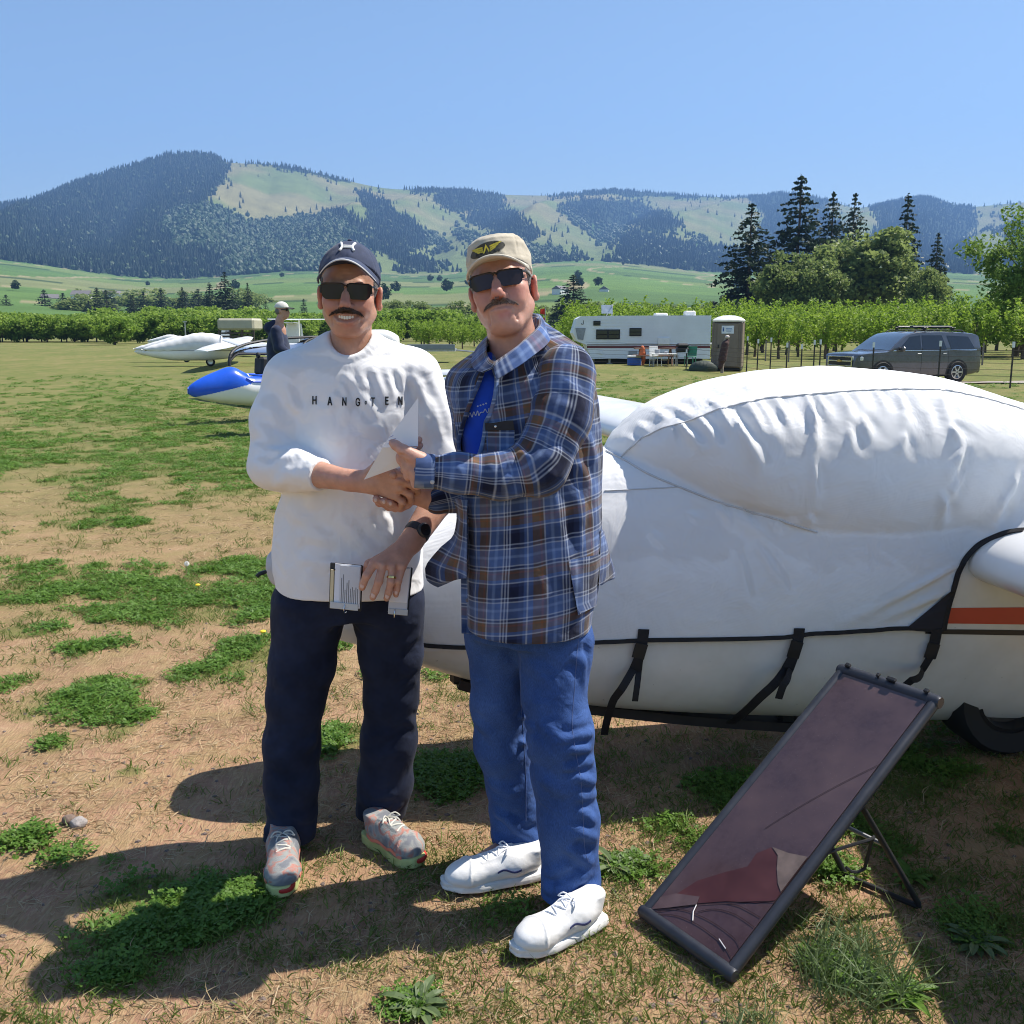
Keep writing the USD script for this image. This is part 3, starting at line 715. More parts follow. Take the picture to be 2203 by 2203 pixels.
cv = cover('clover', [(clover(44, 0.065, R(i)), clover_leaf) for i in range(5)], 60000, 1.7, 38, 41, lambda g, x, y, u: u < np.clip((g - 0.45) * 1.8, 0, 0.75) * (noise(np.stack([x * 5, y * 5, x * 0 + 2], -1)) > 0.36) * (1 - 0.65 * np.clip(x + .3, 0, 1) * np.clip(3.8 - y, 0, 1)) * np.clip(1.25 - y / 34, 0.1, 1), 1.0,
           'bright green clover and low weeds in patches on the dry turf', 'clover', 0.15)
gr1 = cover('grass_tufts', [(blades(14, 0.036, 0.003, 0.04, R(10 + i), 0.8), blade_green) for i in range(5)], 44000, 1.7, 22, 42, lambda g, x, y, u: u < np.clip((g - 0.08) * 0.9, 0, 0.5) + 0.03 + 0.16 * (noise(np.stack([x * 1.6, y * 1.6, x * 0 + 7], -1)) > .45) + 0.26 * np.clip(0.2 + x, 0, 1) * np.clip(3.6 - y, 0, 1), 1.0,
            'short green grass tufts on the turf', 'grass', 0.15)
gr2 = cover('dry_grass', [(blades(12, 0.055, 0.0024, 0.06, R(20 + i), 1.0, 0.93), straw_mat) for i in range(5)], 46000, 1.6, 22, 43, lambda g, x, y, u: u < np.clip(0.62 - 0.5 * g, 0.05, 1) * (0.35 + 0.65 * (noise(np.stack([x * 2, y * 2, x * 0], -1)) > .4)), 1.0,
            'dry straw-coloured grass lying on the bare soil', 'dry grass', 0.1)
x, y, q = scatter(5000, 1.6, 9, 44)
cl = np.abs(fbm(np.stack([x * 3, y * 3, x * 0], -1), 3, 3) - 0.5)
m = q.random(5000) < 0.16 + cl
pebb = [trimesh.creation.icosphere(1, 0.008) for _ in range(3)]
pp = []
for i, pm in enumerate(pebb):
    v = np.array(pm.vertices) * (1 + R(i).normal(0, .22, (len(pm.vertices), 1))) * [1, .8, .55]
    pp.append(((v, np.array(pm.faces)), paint('pebbles', (0.16, 0.12, 0.10), 0.9, 0.5, 40)))
instancer('pebbles', pp, np.stack([x[m], y[m], ground_z(x[m], y[m])], 1), q.integers(0, 3, m.sum()), q.uniform(0, 6, m.sum()), q.uniform(0.3, 1.3, m.sum()), 'small pebbles and crumbs of soil', 'pebbles')
# the big grey-green tussock and other single plants that stand out near the solar panel
def plant_at(px, py, name, label, mesh, mat, cat, sc=1.0):
    p = on_ground(px * S, py * S); p[2] = float(ground_z(p[0], p[1])) - 0.003
    t = thing(name, label, cat, p, scale=sc)
    put('leaves', mesh, mat, t)
    return t
plant_at(1605, 1840, 'grass_tussock', 'large grey-green grass tussock in front of the solar panel, right of its lowest corner', blades(520, 0.12, 0.0035, 0.135, R(1), 0.75), blade_grey, 'grass')
plant_at(1425, 1955, 'grass_tussock', 'small grey-green grass tussock at the bottom edge, below the solar panel', blades(150, 0.075, 0.0035, 0.07, R(2), 0.7), blade_grey, 'grass')
def rosette(n, L, w, rs, rise=0.5):
    V, Fc = [], []
    for i in range(n):
        a = i * 2.4 + rs.normal(0, .2); l = L * rs.uniform(.5, 1.1)
        e, s = np.array([np.cos(a), np.sin(a), 0]), np.array([-np.sin(a), np.cos(a), 0])
        up = rise * rs.uniform(.3, 1.2)
        for q_, (t, ww) in enumerate([(0, .25), (.35, .8), (.65, 1), (.88, .7), (1.05, .05)]):
            z = l * (up * t - .45 * up * t * t * 1.6) + .004
            V += [e * l * t - s * w * ww / 2 + [0, 0, z + .004], e * l * t + [0, 0, z], e * l * t + s * w * ww / 2 + [0, 0, z + .004]]
        k = i * 15
        for q_ in range(4):
            b = k + q_ * 3
            Fc += [[b, b + 1, b + 4], [b, b + 4, b + 3], [b + 1, b + 2, b + 5], [b + 1, b + 5, b + 4]]
    return np.array(V), np.array(Fc)
for i, (px, py, lab, sc) in enumerate([(1700, 1880, 'dark-leaved weed rosette just right of the large tussock', 1.0), (1718, 1655, 'leafy weed at the foot of the solar panel stand', 0.9), (1840, 1780, 'flat pale leafy weed right of the large tussock', 1.0),
                                       (1160, 1640, 'leafy weed left of the solar panel, beside the plaid-shirted man\'s jeans', 1.0), (1195, 1625, 'pale leafy weed nearest the left long side of the solar panel', .8), (790, 1905, 'leafy weed at the bottom edge below the two shadows', 1.0)]):
    plant_at(px, py, 'weed', lab, rosette(22, 0.085, 0.022, R(60 + i), 0.8), clover_leaf if i in (0, 1) else blade_grey, 'weed', sc)
yel = paint('dandelion_yellow', (0.75, 0.52, 0.02), 0.7)
for px, py, lab in [(374, 1122, 'yellow dandelion flower in the clover left of the smiling man\'s hip'), (497, 1213, 'tiny yellow dandelion in the clover beside the smiling man\'s thigh')]:
    p = on_ground(px * S, py * S)
    t = thing('dandelion', lab, 'flower', p)
    put('stalk', tube([(0, 0, 0), (0.004, 0, 0.03), (0.006, 0, 0.055)], 0.0018, 5), blade_green, t)
    put('flower', Bag().add(*lathe([(0.001, 0.052), (0.012, 0.055), (0.016, 0.061), (0.011, 0.066), (0.001, 0.067)], 12)).mesh(), yel, t)
p = on_ground(352 * S, 1090 * S)
t = thing('dandelion_clock', 'white dandelion seed head on a pale stalk among straw, left of the smiling man', 'flower', p)
put('stalk', tube([(0, 0, 0), (0.004, 0, 0.04), (0.006, 0, 0.085)], 0.0018, 5), straw_mat, t)
sd = np.random.default_rng(3).normal(size=(160, 3)); sd /= np.linalg.norm(sd, axis=1, keepdims=True)
b = Bag()
for d in sd: b.add(*tube([np.array([.006, 0, .092]) + d * .002, np.array([.006, 0, .092]) + d * .017], [0.0003, .0011], 3))
put('seeds', b.mesh(), paint('seed_down', (0.85, 0.83, 0.78), 0.9), t)
for px, py, sx, c_, lab in [(131, 1552, 0.022, (0.17, 0.12, 0.09), 'brownish stone, left one of a pair lying on bare soil'), (149, 1556, 0.024, (0.30, 0.27, 0.25), 'pale grey stone, right one of a pair lying on bare soil')]:
    p = on_ground(px * S, py * S)
    m = trimesh.creation.icosphere(2, sx); v = np.array(m.vertices)
    v *= (0.8 + 0.5 * fbm(v * 60 + px, 2, 3))[:, None] * [1.1, 0.9, 0.75]
    t = thing('stone', lab, 'stone', (p[0], p[1], float(ground_z(p[0], p[1])) + sx * .45))
    put('rock', (v, np.array(m.faces)), paint(f'stone_{int(px)}', c_, 0.85, .3, 30, bump=.4, bump_scale=120), t, smooth=25)
# ------------------------------------------------------------------ implicit surfaces: continuous bodies, cloth and skins
from scipy import ndimage
def smin(a, b, k):
    if k <= 0: return np.minimum(a, b)
    h = np.clip(0.5 + 0.5 * (b - a) / k, 0, 1)
    return b + (a - b) * h - k * h * (1 - h)
class Field:
    def __init__(self, lo, hi, h, zs=None):
        h3 = np.broadcast_to(np.asarray(h, float), (3,))
        self.ax = [np.arange(lo[i], hi[i] + h3[i], h3[i]) for i in range(3)]
        if zs is not None: self.ax[2] = np.asarray(zs)
        self.d = np.full([len(a) for a in self.ax], 0.5, np.float32)
    def _sl(self, lo, hi):
        return tuple(slice(max(0, np.searchsorted(a, l) - 1), np.searchsorted(a, u) + 1) for a, l, u in zip(self.ax, lo, hi))
    def _pts(self, sl):
        return np.stack(np.meshgrid(*[a[s] for a, s in zip(self.ax, sl)], indexing='ij'), -1)
    def add(self, prim, k=0.01, grow=0.0):
        fn, lo, hi = prim
        m = k + 0.03
        sl = self._sl(np.asarray(lo) - m, np.asarray(hi) + m)
        if any(s.stop <= s.start for s in sl): return self
        q = fn(self._pts(sl)) - grow
        self.d[sl] = smin(self.d[sl], q, k)
        return self
    def cut(self, prim, k=0.005):
        fn, lo, hi = prim
        sl = self._sl(np.asarray(lo) - k - .01, np.asarray(hi) + k + .01)
        if any(s.stop <= s.start for s in sl): return self
        self.d[sl] = -smin(-self.d[sl], fn(self._pts(sl)), k)
        return self
    def warp(self, fn, band=0.06):
        """moves the surface outward by fn(points) near it"""
        near = np.abs(self.d) < band
        i = np.nonzero(near)
        p = np.stack([a[j] for a, j in zip(self.ax, i)], -1)
        self.d[near] -= fn(p)
        return self
    def idx(self, p):
        return [np.interp(p[..., i], a, np.arange(len(a))) for i, a in enumerate(self.ax)]
    def sample(self, p):
        return ndimage.map_coordinates(self.d, self.idx(np.asarray(p, float)), order=1, mode='nearest')
    def hit(self, px, py, y0, y1, n=400, off=0.0):
        """where the sight line through that pixel first meets the surface (y from y0 to y1)"""
        px, py = np.broadcast_arrays(np.asarray(px, float), np.asarray(py, float))
        Y = np.linspace(y0, y1, n)
        P = at(px[..., None], py[..., None], Y)
        d = self.sample(P) - off
        k = np.argmax(d < 0, -1)
        none = ~(d < 0).any(-1)
        k = np.where(none, np.argmin(d, -1), np.maximum(k, 1))
        take = lambda A, j: np.take_along_axis(A, j[..., None], -1)[..., 0]
        d1, d0 = take(d, k), take(d, np.maximum(k - 1, 0))
        f = np.clip(d0 / np.where(np.abs(d0 - d1) < 1e-9, 1e-9, d0 - d1), 0, 1)
        y = Y[np.maximum(k - 1, 0)] + f * (Y[k] - Y[np.maximum(k - 1, 0)])
        return at(px, py, y)
    def snap(self, p, off=0.0, it=6):
        p = np.array(p, float)
        for _ in range(it):
            p -= (self.sample(p) - off)[..., None] * self.grad(p)
        return p
    def grad(self, p, e=0.004):
        g = np.stack([self.sample(p + np.eye(3)[i] * e) - self.sample(p - np.eye(3)[i] * e) for i in range(3)], -1)
        return g / (np.linalg.norm(g, axis=-1, keepdims=True) + 1e-9)
    def mesh(self, relax=1):
        d = self.d
        s = d < 0
        c = np.zeros(np.array(d.shape) - 1, np.int8)
        for o in np.ndindex(2, 2, 2):
            c += s[o[0]:o[0] + c.shape[0], o[1]:o[1] + c.shape[1], o[2]:o[2] + c.shape[2]]
        act = np.nonzero((c > 0) & (c < 8))
        I = np.stack(act, 1)
        num = np.full(c.shape, -1, np.int32); num[act] = np.arange(len(I))
        corner = np.array(list(np.ndindex(2, 2, 2)))
        D = np.stack([d[tuple((I + o).T)] for o in corner], 1)
        acc, cnt = np.zeros((len(I), 3)), np.zeros(len(I))
        for a in range(8):
            for b in range(a + 1, 8):
                if np.abs(corner[a] - corner[b]).sum() != 1: continue
                m = (D[:, a] < 0) != (D[:, b] < 0)
                t = np.where(m, D[:, a] / np.where(m, D[:, a] - D[:, b], 1), 0)
                acc += np.where(m[:, None], corner[a] + t[:, None] * (corner[b] - corner[a]), 0); cnt += m
        P = I + acc / np.maximum(cnt, 1)[:, None]
        V = np.stack([np.interp(P[:, i], np.arange(len(a)), a) for i, a in enumerate(self.ax)], 1)
        Q = []
        for ax in range(3):
            u, w = [(1, 2), (2, 0), (0, 1)][ax]
            sl0, sl1 = [slice(None)] * 3, [slice(None)] * 3
            sl0[ax], sl1[ax] = slice(0, -1), slice(1, None)
            ch = s[tuple(sl0)] != s[tuple(sl1)]
            E = np.stack(np.nonzero(ch), 1)
            ok = (E[:, u] > 0) & (E[:, w] > 0) & (E[:, u] < d.shape[u] - 1) & (E[:, w] < d.shape[w] - 1)
            E = E[ok]
            flip = s[tuple(E.T)]
            def at_(du, dw):
                e = E.copy(); e[:, u] += du; e[:, w] += dw
                return num[tuple(e.T)]
            q = np.stack([at_(-1, -1), at_(0, -1), at_(0, 0), at_(-1, 0)], 1)
            q[~flip] = q[~flip][:, ::-1]
            Q.append(q)
        Q = np.vstack(Q)
        Q = Q[(Q >= 0).all(1)]
        F_ = np.vstack([Q[:, [0, 1, 2]], Q[:, [0, 2, 3]]])
        for _ in range(relax):
            n = len(V); A = np.zeros((n, 3)); C = np.zeros(n)
            for a, b in ((0, 1), (1, 2), (2, 3), (3, 0)):
                np.add.at(A, Q[:, a], V[Q[:, b]]); np.add.at(C, Q[:, a], 1)
                np.add.at(A, Q[:, b], V[Q[:, a]]); np.add.at(C, Q[:, b], 1)
            V = 0.5 * V + 0.5 * A / np.maximum(C, 1)[:, None]
            V = V - self.sample(V)[:, None] * 0.9 * self.grad(V, 0.003)
        return V, F_
def cone(a, ra, b, rb):
    a, b = np.asarray(a, float), np.asarray(b, float)
    ab = b - a; L2 = max(ab @ ab, 1e-12)
    def fn(p):
        t = np.clip(((p - a) @ ab) / L2, 0, 1)
        return np.linalg.norm(p - a - t[..., None] * ab, axis=-1) - (ra + (rb - ra) * t)
    r = np.array([max(ra, rb)] * 3)
    return fn, np.minimum(a, b) - r, np.maximum(a, b) + r
def flat_cone(a, ra, b, rb, side, q):
    """like cone, but narrower by the factor q along the direction side"""
    a, b, side = np.asarray(a, float), np.asarray(b, float), unit(side)
    ab = b - a; L2 = max(ab @ ab, 1e-12)
    side = unit(side - ab * (side @ ab) / L2)
    def fn(p):
        t = np.clip(((p - a) @ ab) / L2, 0, 1)
        w = p - a - t[..., None] * ab
        s = (w @ side)
        w = w + (s / q - s)[..., None] * side
        return (np.linalg.norm(w, axis=-1) - (ra + (rb - ra) * t)) * (0.5 + 0.5 * q)
    r = np.array([max(ra, rb)] * 3)
    return fn, np.minimum(a, b) - r, np.maximum(a, b) + r
def ell(c, r, R=None):
    c, r = np.asarray(c, float), np.asarray(r, float)
    R_ = np.eye(3) if R is None else np.asarray(R, float)   # columns: the ellipsoid's axes
    def fn(p):
        q = (p - c) @ R_
        k0 = np.linalg.norm(q / r, axis=-1); k1 = np.linalg.norm(q / r ** 2, axis=-1)
        return k0 * (k0 - 1) / np.maximum(k1, 1e-9)
    e = np.abs(R_) @ r
    return fn, c - e, c + e
def chain(F, pts, rad, k=0.012, grow=0.0):
    for (a, b), (ra, rb) in zip(zip(pts[:-1], pts[1:]), zip(rad[:-1], rad[1:])):
        F.add(cone(a, ra, b, rb), k, grow)
def stack_loft(zs, cx, cy, rx, ry, yaw=0.0, power=2.0, round_top=True):
    """a trunk: superelliptic sections stacked in z; values interpolated smoothly"""
    zs = np.asarray(zs, float)
    f = [PchipInterpolator(zs, np.broadcast_to(v, zs.shape)) for v in (cx, cy, rx, ry)]
    c, s = math.cos(yaw), math.sin(yaw)
    def fn(p):
        z = np.clip(p[..., 2], zs[0], zs[-1])
        zu = np.unique(z); j = np.searchsorted(zu, z)
        X, Y, RX, RY = [g(zu)[j] for g in f]
        x, y = p[..., 0] - X, p[..., 1] - Y
        u, v = c * x + s * y, -s * x + c * y
        e = (np.abs(u / RX) ** power + np.abs(v / RY) ** power) ** (1 / power)
        d = (e - 1) * np.minimum(RX, RY)
        over = np.abs(p[..., 2] - z)
        return np.where(over > 0, np.hypot(np.maximum(d, 0), over) + np.minimum(d, 0) * (over == 0), d)
    m = max(np.max(rx), np.max(ry))
    return fn, (np.min(cx) - m, np.min(cy) - m, zs[0]), (np.max(cx) + m, np.max(cy) + m, zs[-1])
from scipy.interpolate import PchipInterpolator
# ================================================================== THINGS IN THE MIDDLE DISTANCE
white_gel = paint('white_gelcoat', (0.80, 0.80, 0.79), 0.25, 0.04, 2, coat=0.3)
white_old = paint('weathered_white_paint', (0.72, 0.72, 0.69), 0.45, 0.10, 3)
black_trim = paint('black_trim', (0.012, 0.012, 0.013), 0.45, 0.2, 8)
rubber = paint('rubber', (0.018, 0.018, 0.018), 0.85, 0.3, 20)
dark_glass = paint('tinted_glass', (0.012, 0.014, 0.018), 0.06, 0.1, 3, spec=0.8)
steel = paint('galvanised_steel', (0.42, 0.43, 0.44), 0.4, 0.2, 14, metal=0.7)
alloy = paint('alloy', (0.62, 0.62, 0.63), 0.28, 0.1, 8, metal=0.9)
chrome = paint('chrome', (0.80, 0.80, 0.80), 0.12, 0.04, 5, metal=1.0)
blue_gel = paint('blue_gelcoat', (0.012, 0.095, 0.62), 0.28, 0.06, 3, coat=0.4)
text_black = paint('black_lettering', (0.02, 0.02, 0.025), 0.6)
def text(s, h, o, ex, ey, depth=0.004, bold=False, spacing=None):
    m = meshkit.text_mesh(s, h, depth, bold)
    v = np.array(m.vertices)
    ez = np.cross(ex, ey)
    return np.asarray(o) + v[:, :1] * np.asarray(ex) + v[:, 1:2] * np.asarray(ey) + v[:, 2:] * ez, np.array(m.faces)
def wheel(t, c, r, w, axis, spokes=0, tyre='tyre', rim=None):
    """tyre with rim as its own part; axis = unit axle direction"""
    ax = unit(axis); e = unit(np.cross(ax, [0, 0, 1])); R = np.stack([e, np.cross(ax, e), ax], 1)
    b = lathe([(r * .62, -w * .42), (r * .9, -w * .5), (r, -w * .32), (r, w * .32), (r * .9, w * .5), (r * .62, w * .42), (r * .60, 0), (r * .62, -w * .42)], 28, c, R)
    tp = put(tyre, b, rubber, t, smooth=40)
    m = Bag().add(*lathe([(r * .62, -w * .3), (r * .62, w * .38), (r * .55, w * .40), (r * .5, w * .2), (0.001, w * .14)] if not spokes else [(r * .62, -w * .3), (r * .62, w * .4), (r * .55, w * .42), (r * .52, w * .1), (.001, w * .05)], 24, c, R))
    for k in range(spokes):
        a = k * 2 * math.pi / spokes
        d = R @ np.array([math.cos(a), math.sin(a), 0]); n = R @ np.array([-math.sin(a), math.cos(a), 0])
        m.add(*box((r * .48, r * .12, w * .14), np.asarray(c) + d * r * .31 + ax * w * .33, np.stack([d, n, ax], 1)))
    put('rim', m.mesh(), rim or alloy, t, smooth=30)
    return tp

# ---- camper trailer
def camper():
    D = 50.0
    X = lambda px: (px - HALF) / FPX * D * 1.0
    Z = lambda py: float(at(1360, py, D)[2])
    t = thing('camper_trailer', 'long white fifth-wheel camper trailer with a maroon stripe and roof vents', 'camper trailer')
    W = 2.4
    rv = paint('camper_siding', (0.70, 0.73, 0.74), 0.42, 0.06, 1.2)
    b = Bag()
    xl, xr, zt, zb = X(1232), X(1502), Z(681), Z(769)
    prof = [(X(1262), zb), (xr, zb), (xr, zt + .02), (X(1280), zt), (X(1240), zt - .02), (X(1232), zt - .14), (X(1224), Z(716)), (X(1233), Z(733)), (X(1251), Z(740)), (X(1262), zb)]
    put('body', slab(prof[:-1], W, (0, D, 0), np.array([1, 0, 0.0]), np.array([0, 0, 1.0])), rv, t)
    # slab's normal is ex x ey = -y: body runs from y=D-W to D; the near face is D-W
    Yn = D - W
    k = Yn / D
    def rect(name, x0, y0, x1, y1, mat, th=0.03, parent=t, proud=0.0):
        a0, a1 = X(x0) , X(x1)
        return put(name, box((a1 - a0, th, Z(y0) - Z(y1)), ((a0 + a1) / 2, Yn - th / 2 - proud - .002, (Z(y0) + Z(y1)) / 2), bevel=0.01), mat, parent)
    for i in range(9):   # the corrugations of the siding
        zz = zt - .18 - i * .14
        put('siding_rib', box((xr - X(1262) - .1, 0.012, 0.02), ((X(1262) + xr) / 2, Yn - .006, zz)), rv, t)
    rect('stripe', 1253, 742, 1502, 747, paint('maroon_stripe', (0.13, 0.03, 0.035), 0.5), 0.012)
    rect('stripe', 1253, 739, 1502, 740.5, paint('grey_stripe', (0.25, 0.22, 0.22), 0.5), 0.010)
    for (x0, y0, x1, y1, n) in [(1265, 691.5, 1279.5, 701, 1), (1271, 709, 1319, 729, 2), (1338, 706, 1362.5, 722.5, 1)]:
        f = rect('window', x0, y0, x1, y1, black_trim, 0.04)
        for j in range(n):
            w0 = x0 + 1.5 + j * (x1 - x0) / n; w1 = x0 + (j + 1) * (x1 - x0) / n - 1.5
            rect('pane', w0, y0 + 2, w1, (y0 + y1) / 2 - .4, dark_glass, 0.02, f, 0.04)
            rect('pane', w0, (y0 + y1) / 2 + .4, w1, y1 - 2, dark_glass, 0.02, f, 0.04)
    rect('vent_cover', 1396, 726, 1419, 740, white_old, 0.06)
    rect('hatch', 1337, 752.5, 1355, 766, paint('hatch_grey', (0.28, 0.30, 0.31), 0.5), 0.02)
    rect('hatch', 1278, 752, 1284, 760, rv, 0.02)
    put('front_window', slab([(X(1229), Z(706)), (X(1250), Z(706)), (X(1245), Z(731)), (X(1234), Z(729))], 0.03, (0, Yn + .0, 0), np.array([1, 0, 0.0]), np.array([0, 0, 1.0])), paint('front_window_shade', (0.24, 0.26, 0.28), 0.3), t)
    put('emblem', text('J', 0.2, (X(1240), Yn - .01, Z(699)), np.array([1, 0, 0.0]), np.array([0, 0, 1.0])), text_black, t)
    for x0, x1, h in [(1394, 1421, .1), (1456, 1478, .2)]:
        put('roof_unit', box((X(x1) - X(x0), 0.6, h + .1), ((X(x0) + X(x1)) / 2, D - 1.2, zt + h / 2), bevel=0.06), white_old, t)
    put('roof_panel', box((X(1308) - X(1285), .02, .46), ((X(1285) + X(1308)) / 2, D - 1.3, zt + .33), rotx(-.5)), paint('grey_panel', (0.30, 0.36, 0.42), 0.3), t)
    put('panel_strut', Bag().add(*tube([(X(1308), D - 1.3, zt + .55), (X(1296), D - 1.0, zt)], .02, 5)).add(*tube([(X(1308), D - 1.3, zt + .55), (X(1308), D - .9, zt)], .02, 5)).mesh(), steel, t)
    put('rail', tube([(xr, Yn + .1, Z(738)), (xr + .18, Yn + .1, Z(738))], .05, 6), white_old, t)
    for px in (1387, 1411):
        wheel(t, (X(px), Yn + .25, .33), .33, .22, (0, -1, 0))
    put('chassis', box((X(1490) - X(1270), W * .7, .2), ((X(1490) + X(1270)) / 2, D - 1.2, zb - .12)), black_trim, t)
    put('landing_leg', Bag().add(*box((.1, .1, .5), (X(1300), Yn + .3, .25))).add(*box((.26, .26, .03), (X(1300), Yn + .3, .015))).mesh(), steel, t)
camper()
def clutter():
    D = 46.0
    P = lambda px, py: at(px, py, D)
    wood = paint('weathered_wood', (0.22, 0.13, 0.09), 0.8, .3, 12)
    g0 = float(ground_z(5, 46))
    c = at(1410, 740, D)
    t = thing('picnic_table', 'dark wooden table with benches standing in front of the camper trailer', 'table', (c[0], D, g0))
    put('table_top', box((1.9, .75, .05), (0, 0, .76), bevel=.01), wood, t)
    for s in (-1, 1):
        put('bench', box((1.9, .25, .04), (0, s * .7, .44), bevel=.01), wood, t)
        put('leg_frame', Bag().add(*tube([(s * .7, -.6, 0), (s * .7, -.1, .75)], .035, 5)).add(*tube([(s * .7, .6, 0), (s * .7, .1, .75)], .035, 5)).add(*box((.07, 1.5, .06), (s * .7, 0, .40))).mesh(), wood, t)
    c = at(1362, 770, D)
    t = thing('cool_box', 'blue cool box with a white lid left of the picnic table', 'cool box', (c[0], D - .4, g0))
    put('box', box((.6, .4, .36), (0, 0, .18), bevel=.03), paint('cooler_blue', (0.03, 0.10, 0.38), .4), t)
    put('lid', box((.63, .43, .09), (0, 0, .41), bevel=.03), white_old, t)
    c = at(1380, 770, D)
    t = thing('canoe_bag', 'orange-red bundle leaning beside the blue cool box', 'bundle', (c[0], D - .3, g0))
    b = ell((0, 0, .42), (.16, .16, .48)); F = Field((-.25, -.25, -.1), (.3, .25, .95), .03); F.add(b).warp(lambda p: .03 * (noise(p * 9) - .5)); put('bundle', F.mesh(), paint('orange_fabric', (0.55, 0.13, 0.04), .8, .3, 9), t, smooth=True)
    c = at(1425, 770, D)
    t = thing('grill', 'dark barbecue grill with a lid at the right end of the picnic table', 'grill', (c[0] + .75, D - .9, g0))
    put('bowl', box((.55, .4, .22), (0, 0, .72), bevel=.05), black_trim, t)
    put('lid', box((.55, .42, .18), (0, 0, .92), bevel=.08), black_trim, t)
    for sx in (-.22, .22):
        for sy in (-.15, .15): put('leg', tube([(sx, sy, 0), (sx, sy, .65)], .018, 5), steel, t)
    c = at(1412, 770, D)
    for i, (dx, m, lab) in enumerate([(-.2, (0.75, .75, .72), 'white plastic garden chair in front of the camper trailer'), (1.35, (0.04, .22, .12), 'dark green folding chair right of the grill')]):
        t = thing('garden_chair', lab, 'chair', (c[0] + dx, D - 1.2, g0), rotz=20 - 50 * i)
        mm = paint(f'chair_plastic_{i}', m, .45)
        put('seat', box((.45, .45, .03), (0, 0, .42), bevel=.01), mm, t); put('backrest', box((.45, .03, .42), (0, .22, .66), rotx(-.15), bevel=.01), mm, t)
        for sx in (-.2, .2):
            for sy in (-.2, .2): put('leg', tube([(sx, sy, 0), (sx * .9, sy * .9, .42)], .02, 5), mm, t)
    c = at(1440, 770, D)
    t = thing('folding_table', 'white folding table with odds and ends, right of the picnic table', 'table', (c[0] - .5, D - 1.6, g0))
    put('table_top', box((1.1, .6, .03), (0, 0, .55), bevel=.01), white_old, t)
    for sx in (-.48, .48): put('leg_frame', tube([(sx, -.25, 0), (sx, -.25, .54), (sx, .25, .54), (sx, .25, 0)], .015, 5), steel, t)
    put('carton', box((.2, .2, .18), (-.3, 0, .66), bevel=.02), paint('odds_grey', (.35, .36, .38), .6), t); put('carton', box((.14, .2, .1), (.1, .1, .62), bevel=.02), _mats['odds_grey'], t)
    c = at(1530, 775, 41)
    F = Field((-.75, -.45, -.1), (.75, .45, .6), .05); F.add(ell((0, 0, .12), (.6, .3, .32))).warp(lambda p: .06 * (fbm(p * 5, 3) - .5))
    t = thing('tarp_heap', 'dark heap under a tarp at the left foot of the portable toilet', 'heap', (c[0] - .3, 41, float(ground_z(c[0], 41))))
    put('heap', F.mesh(), paint('dark_tarp', (.03, .045, .035), .7, .3, 9), t, smooth=True)
clutter()

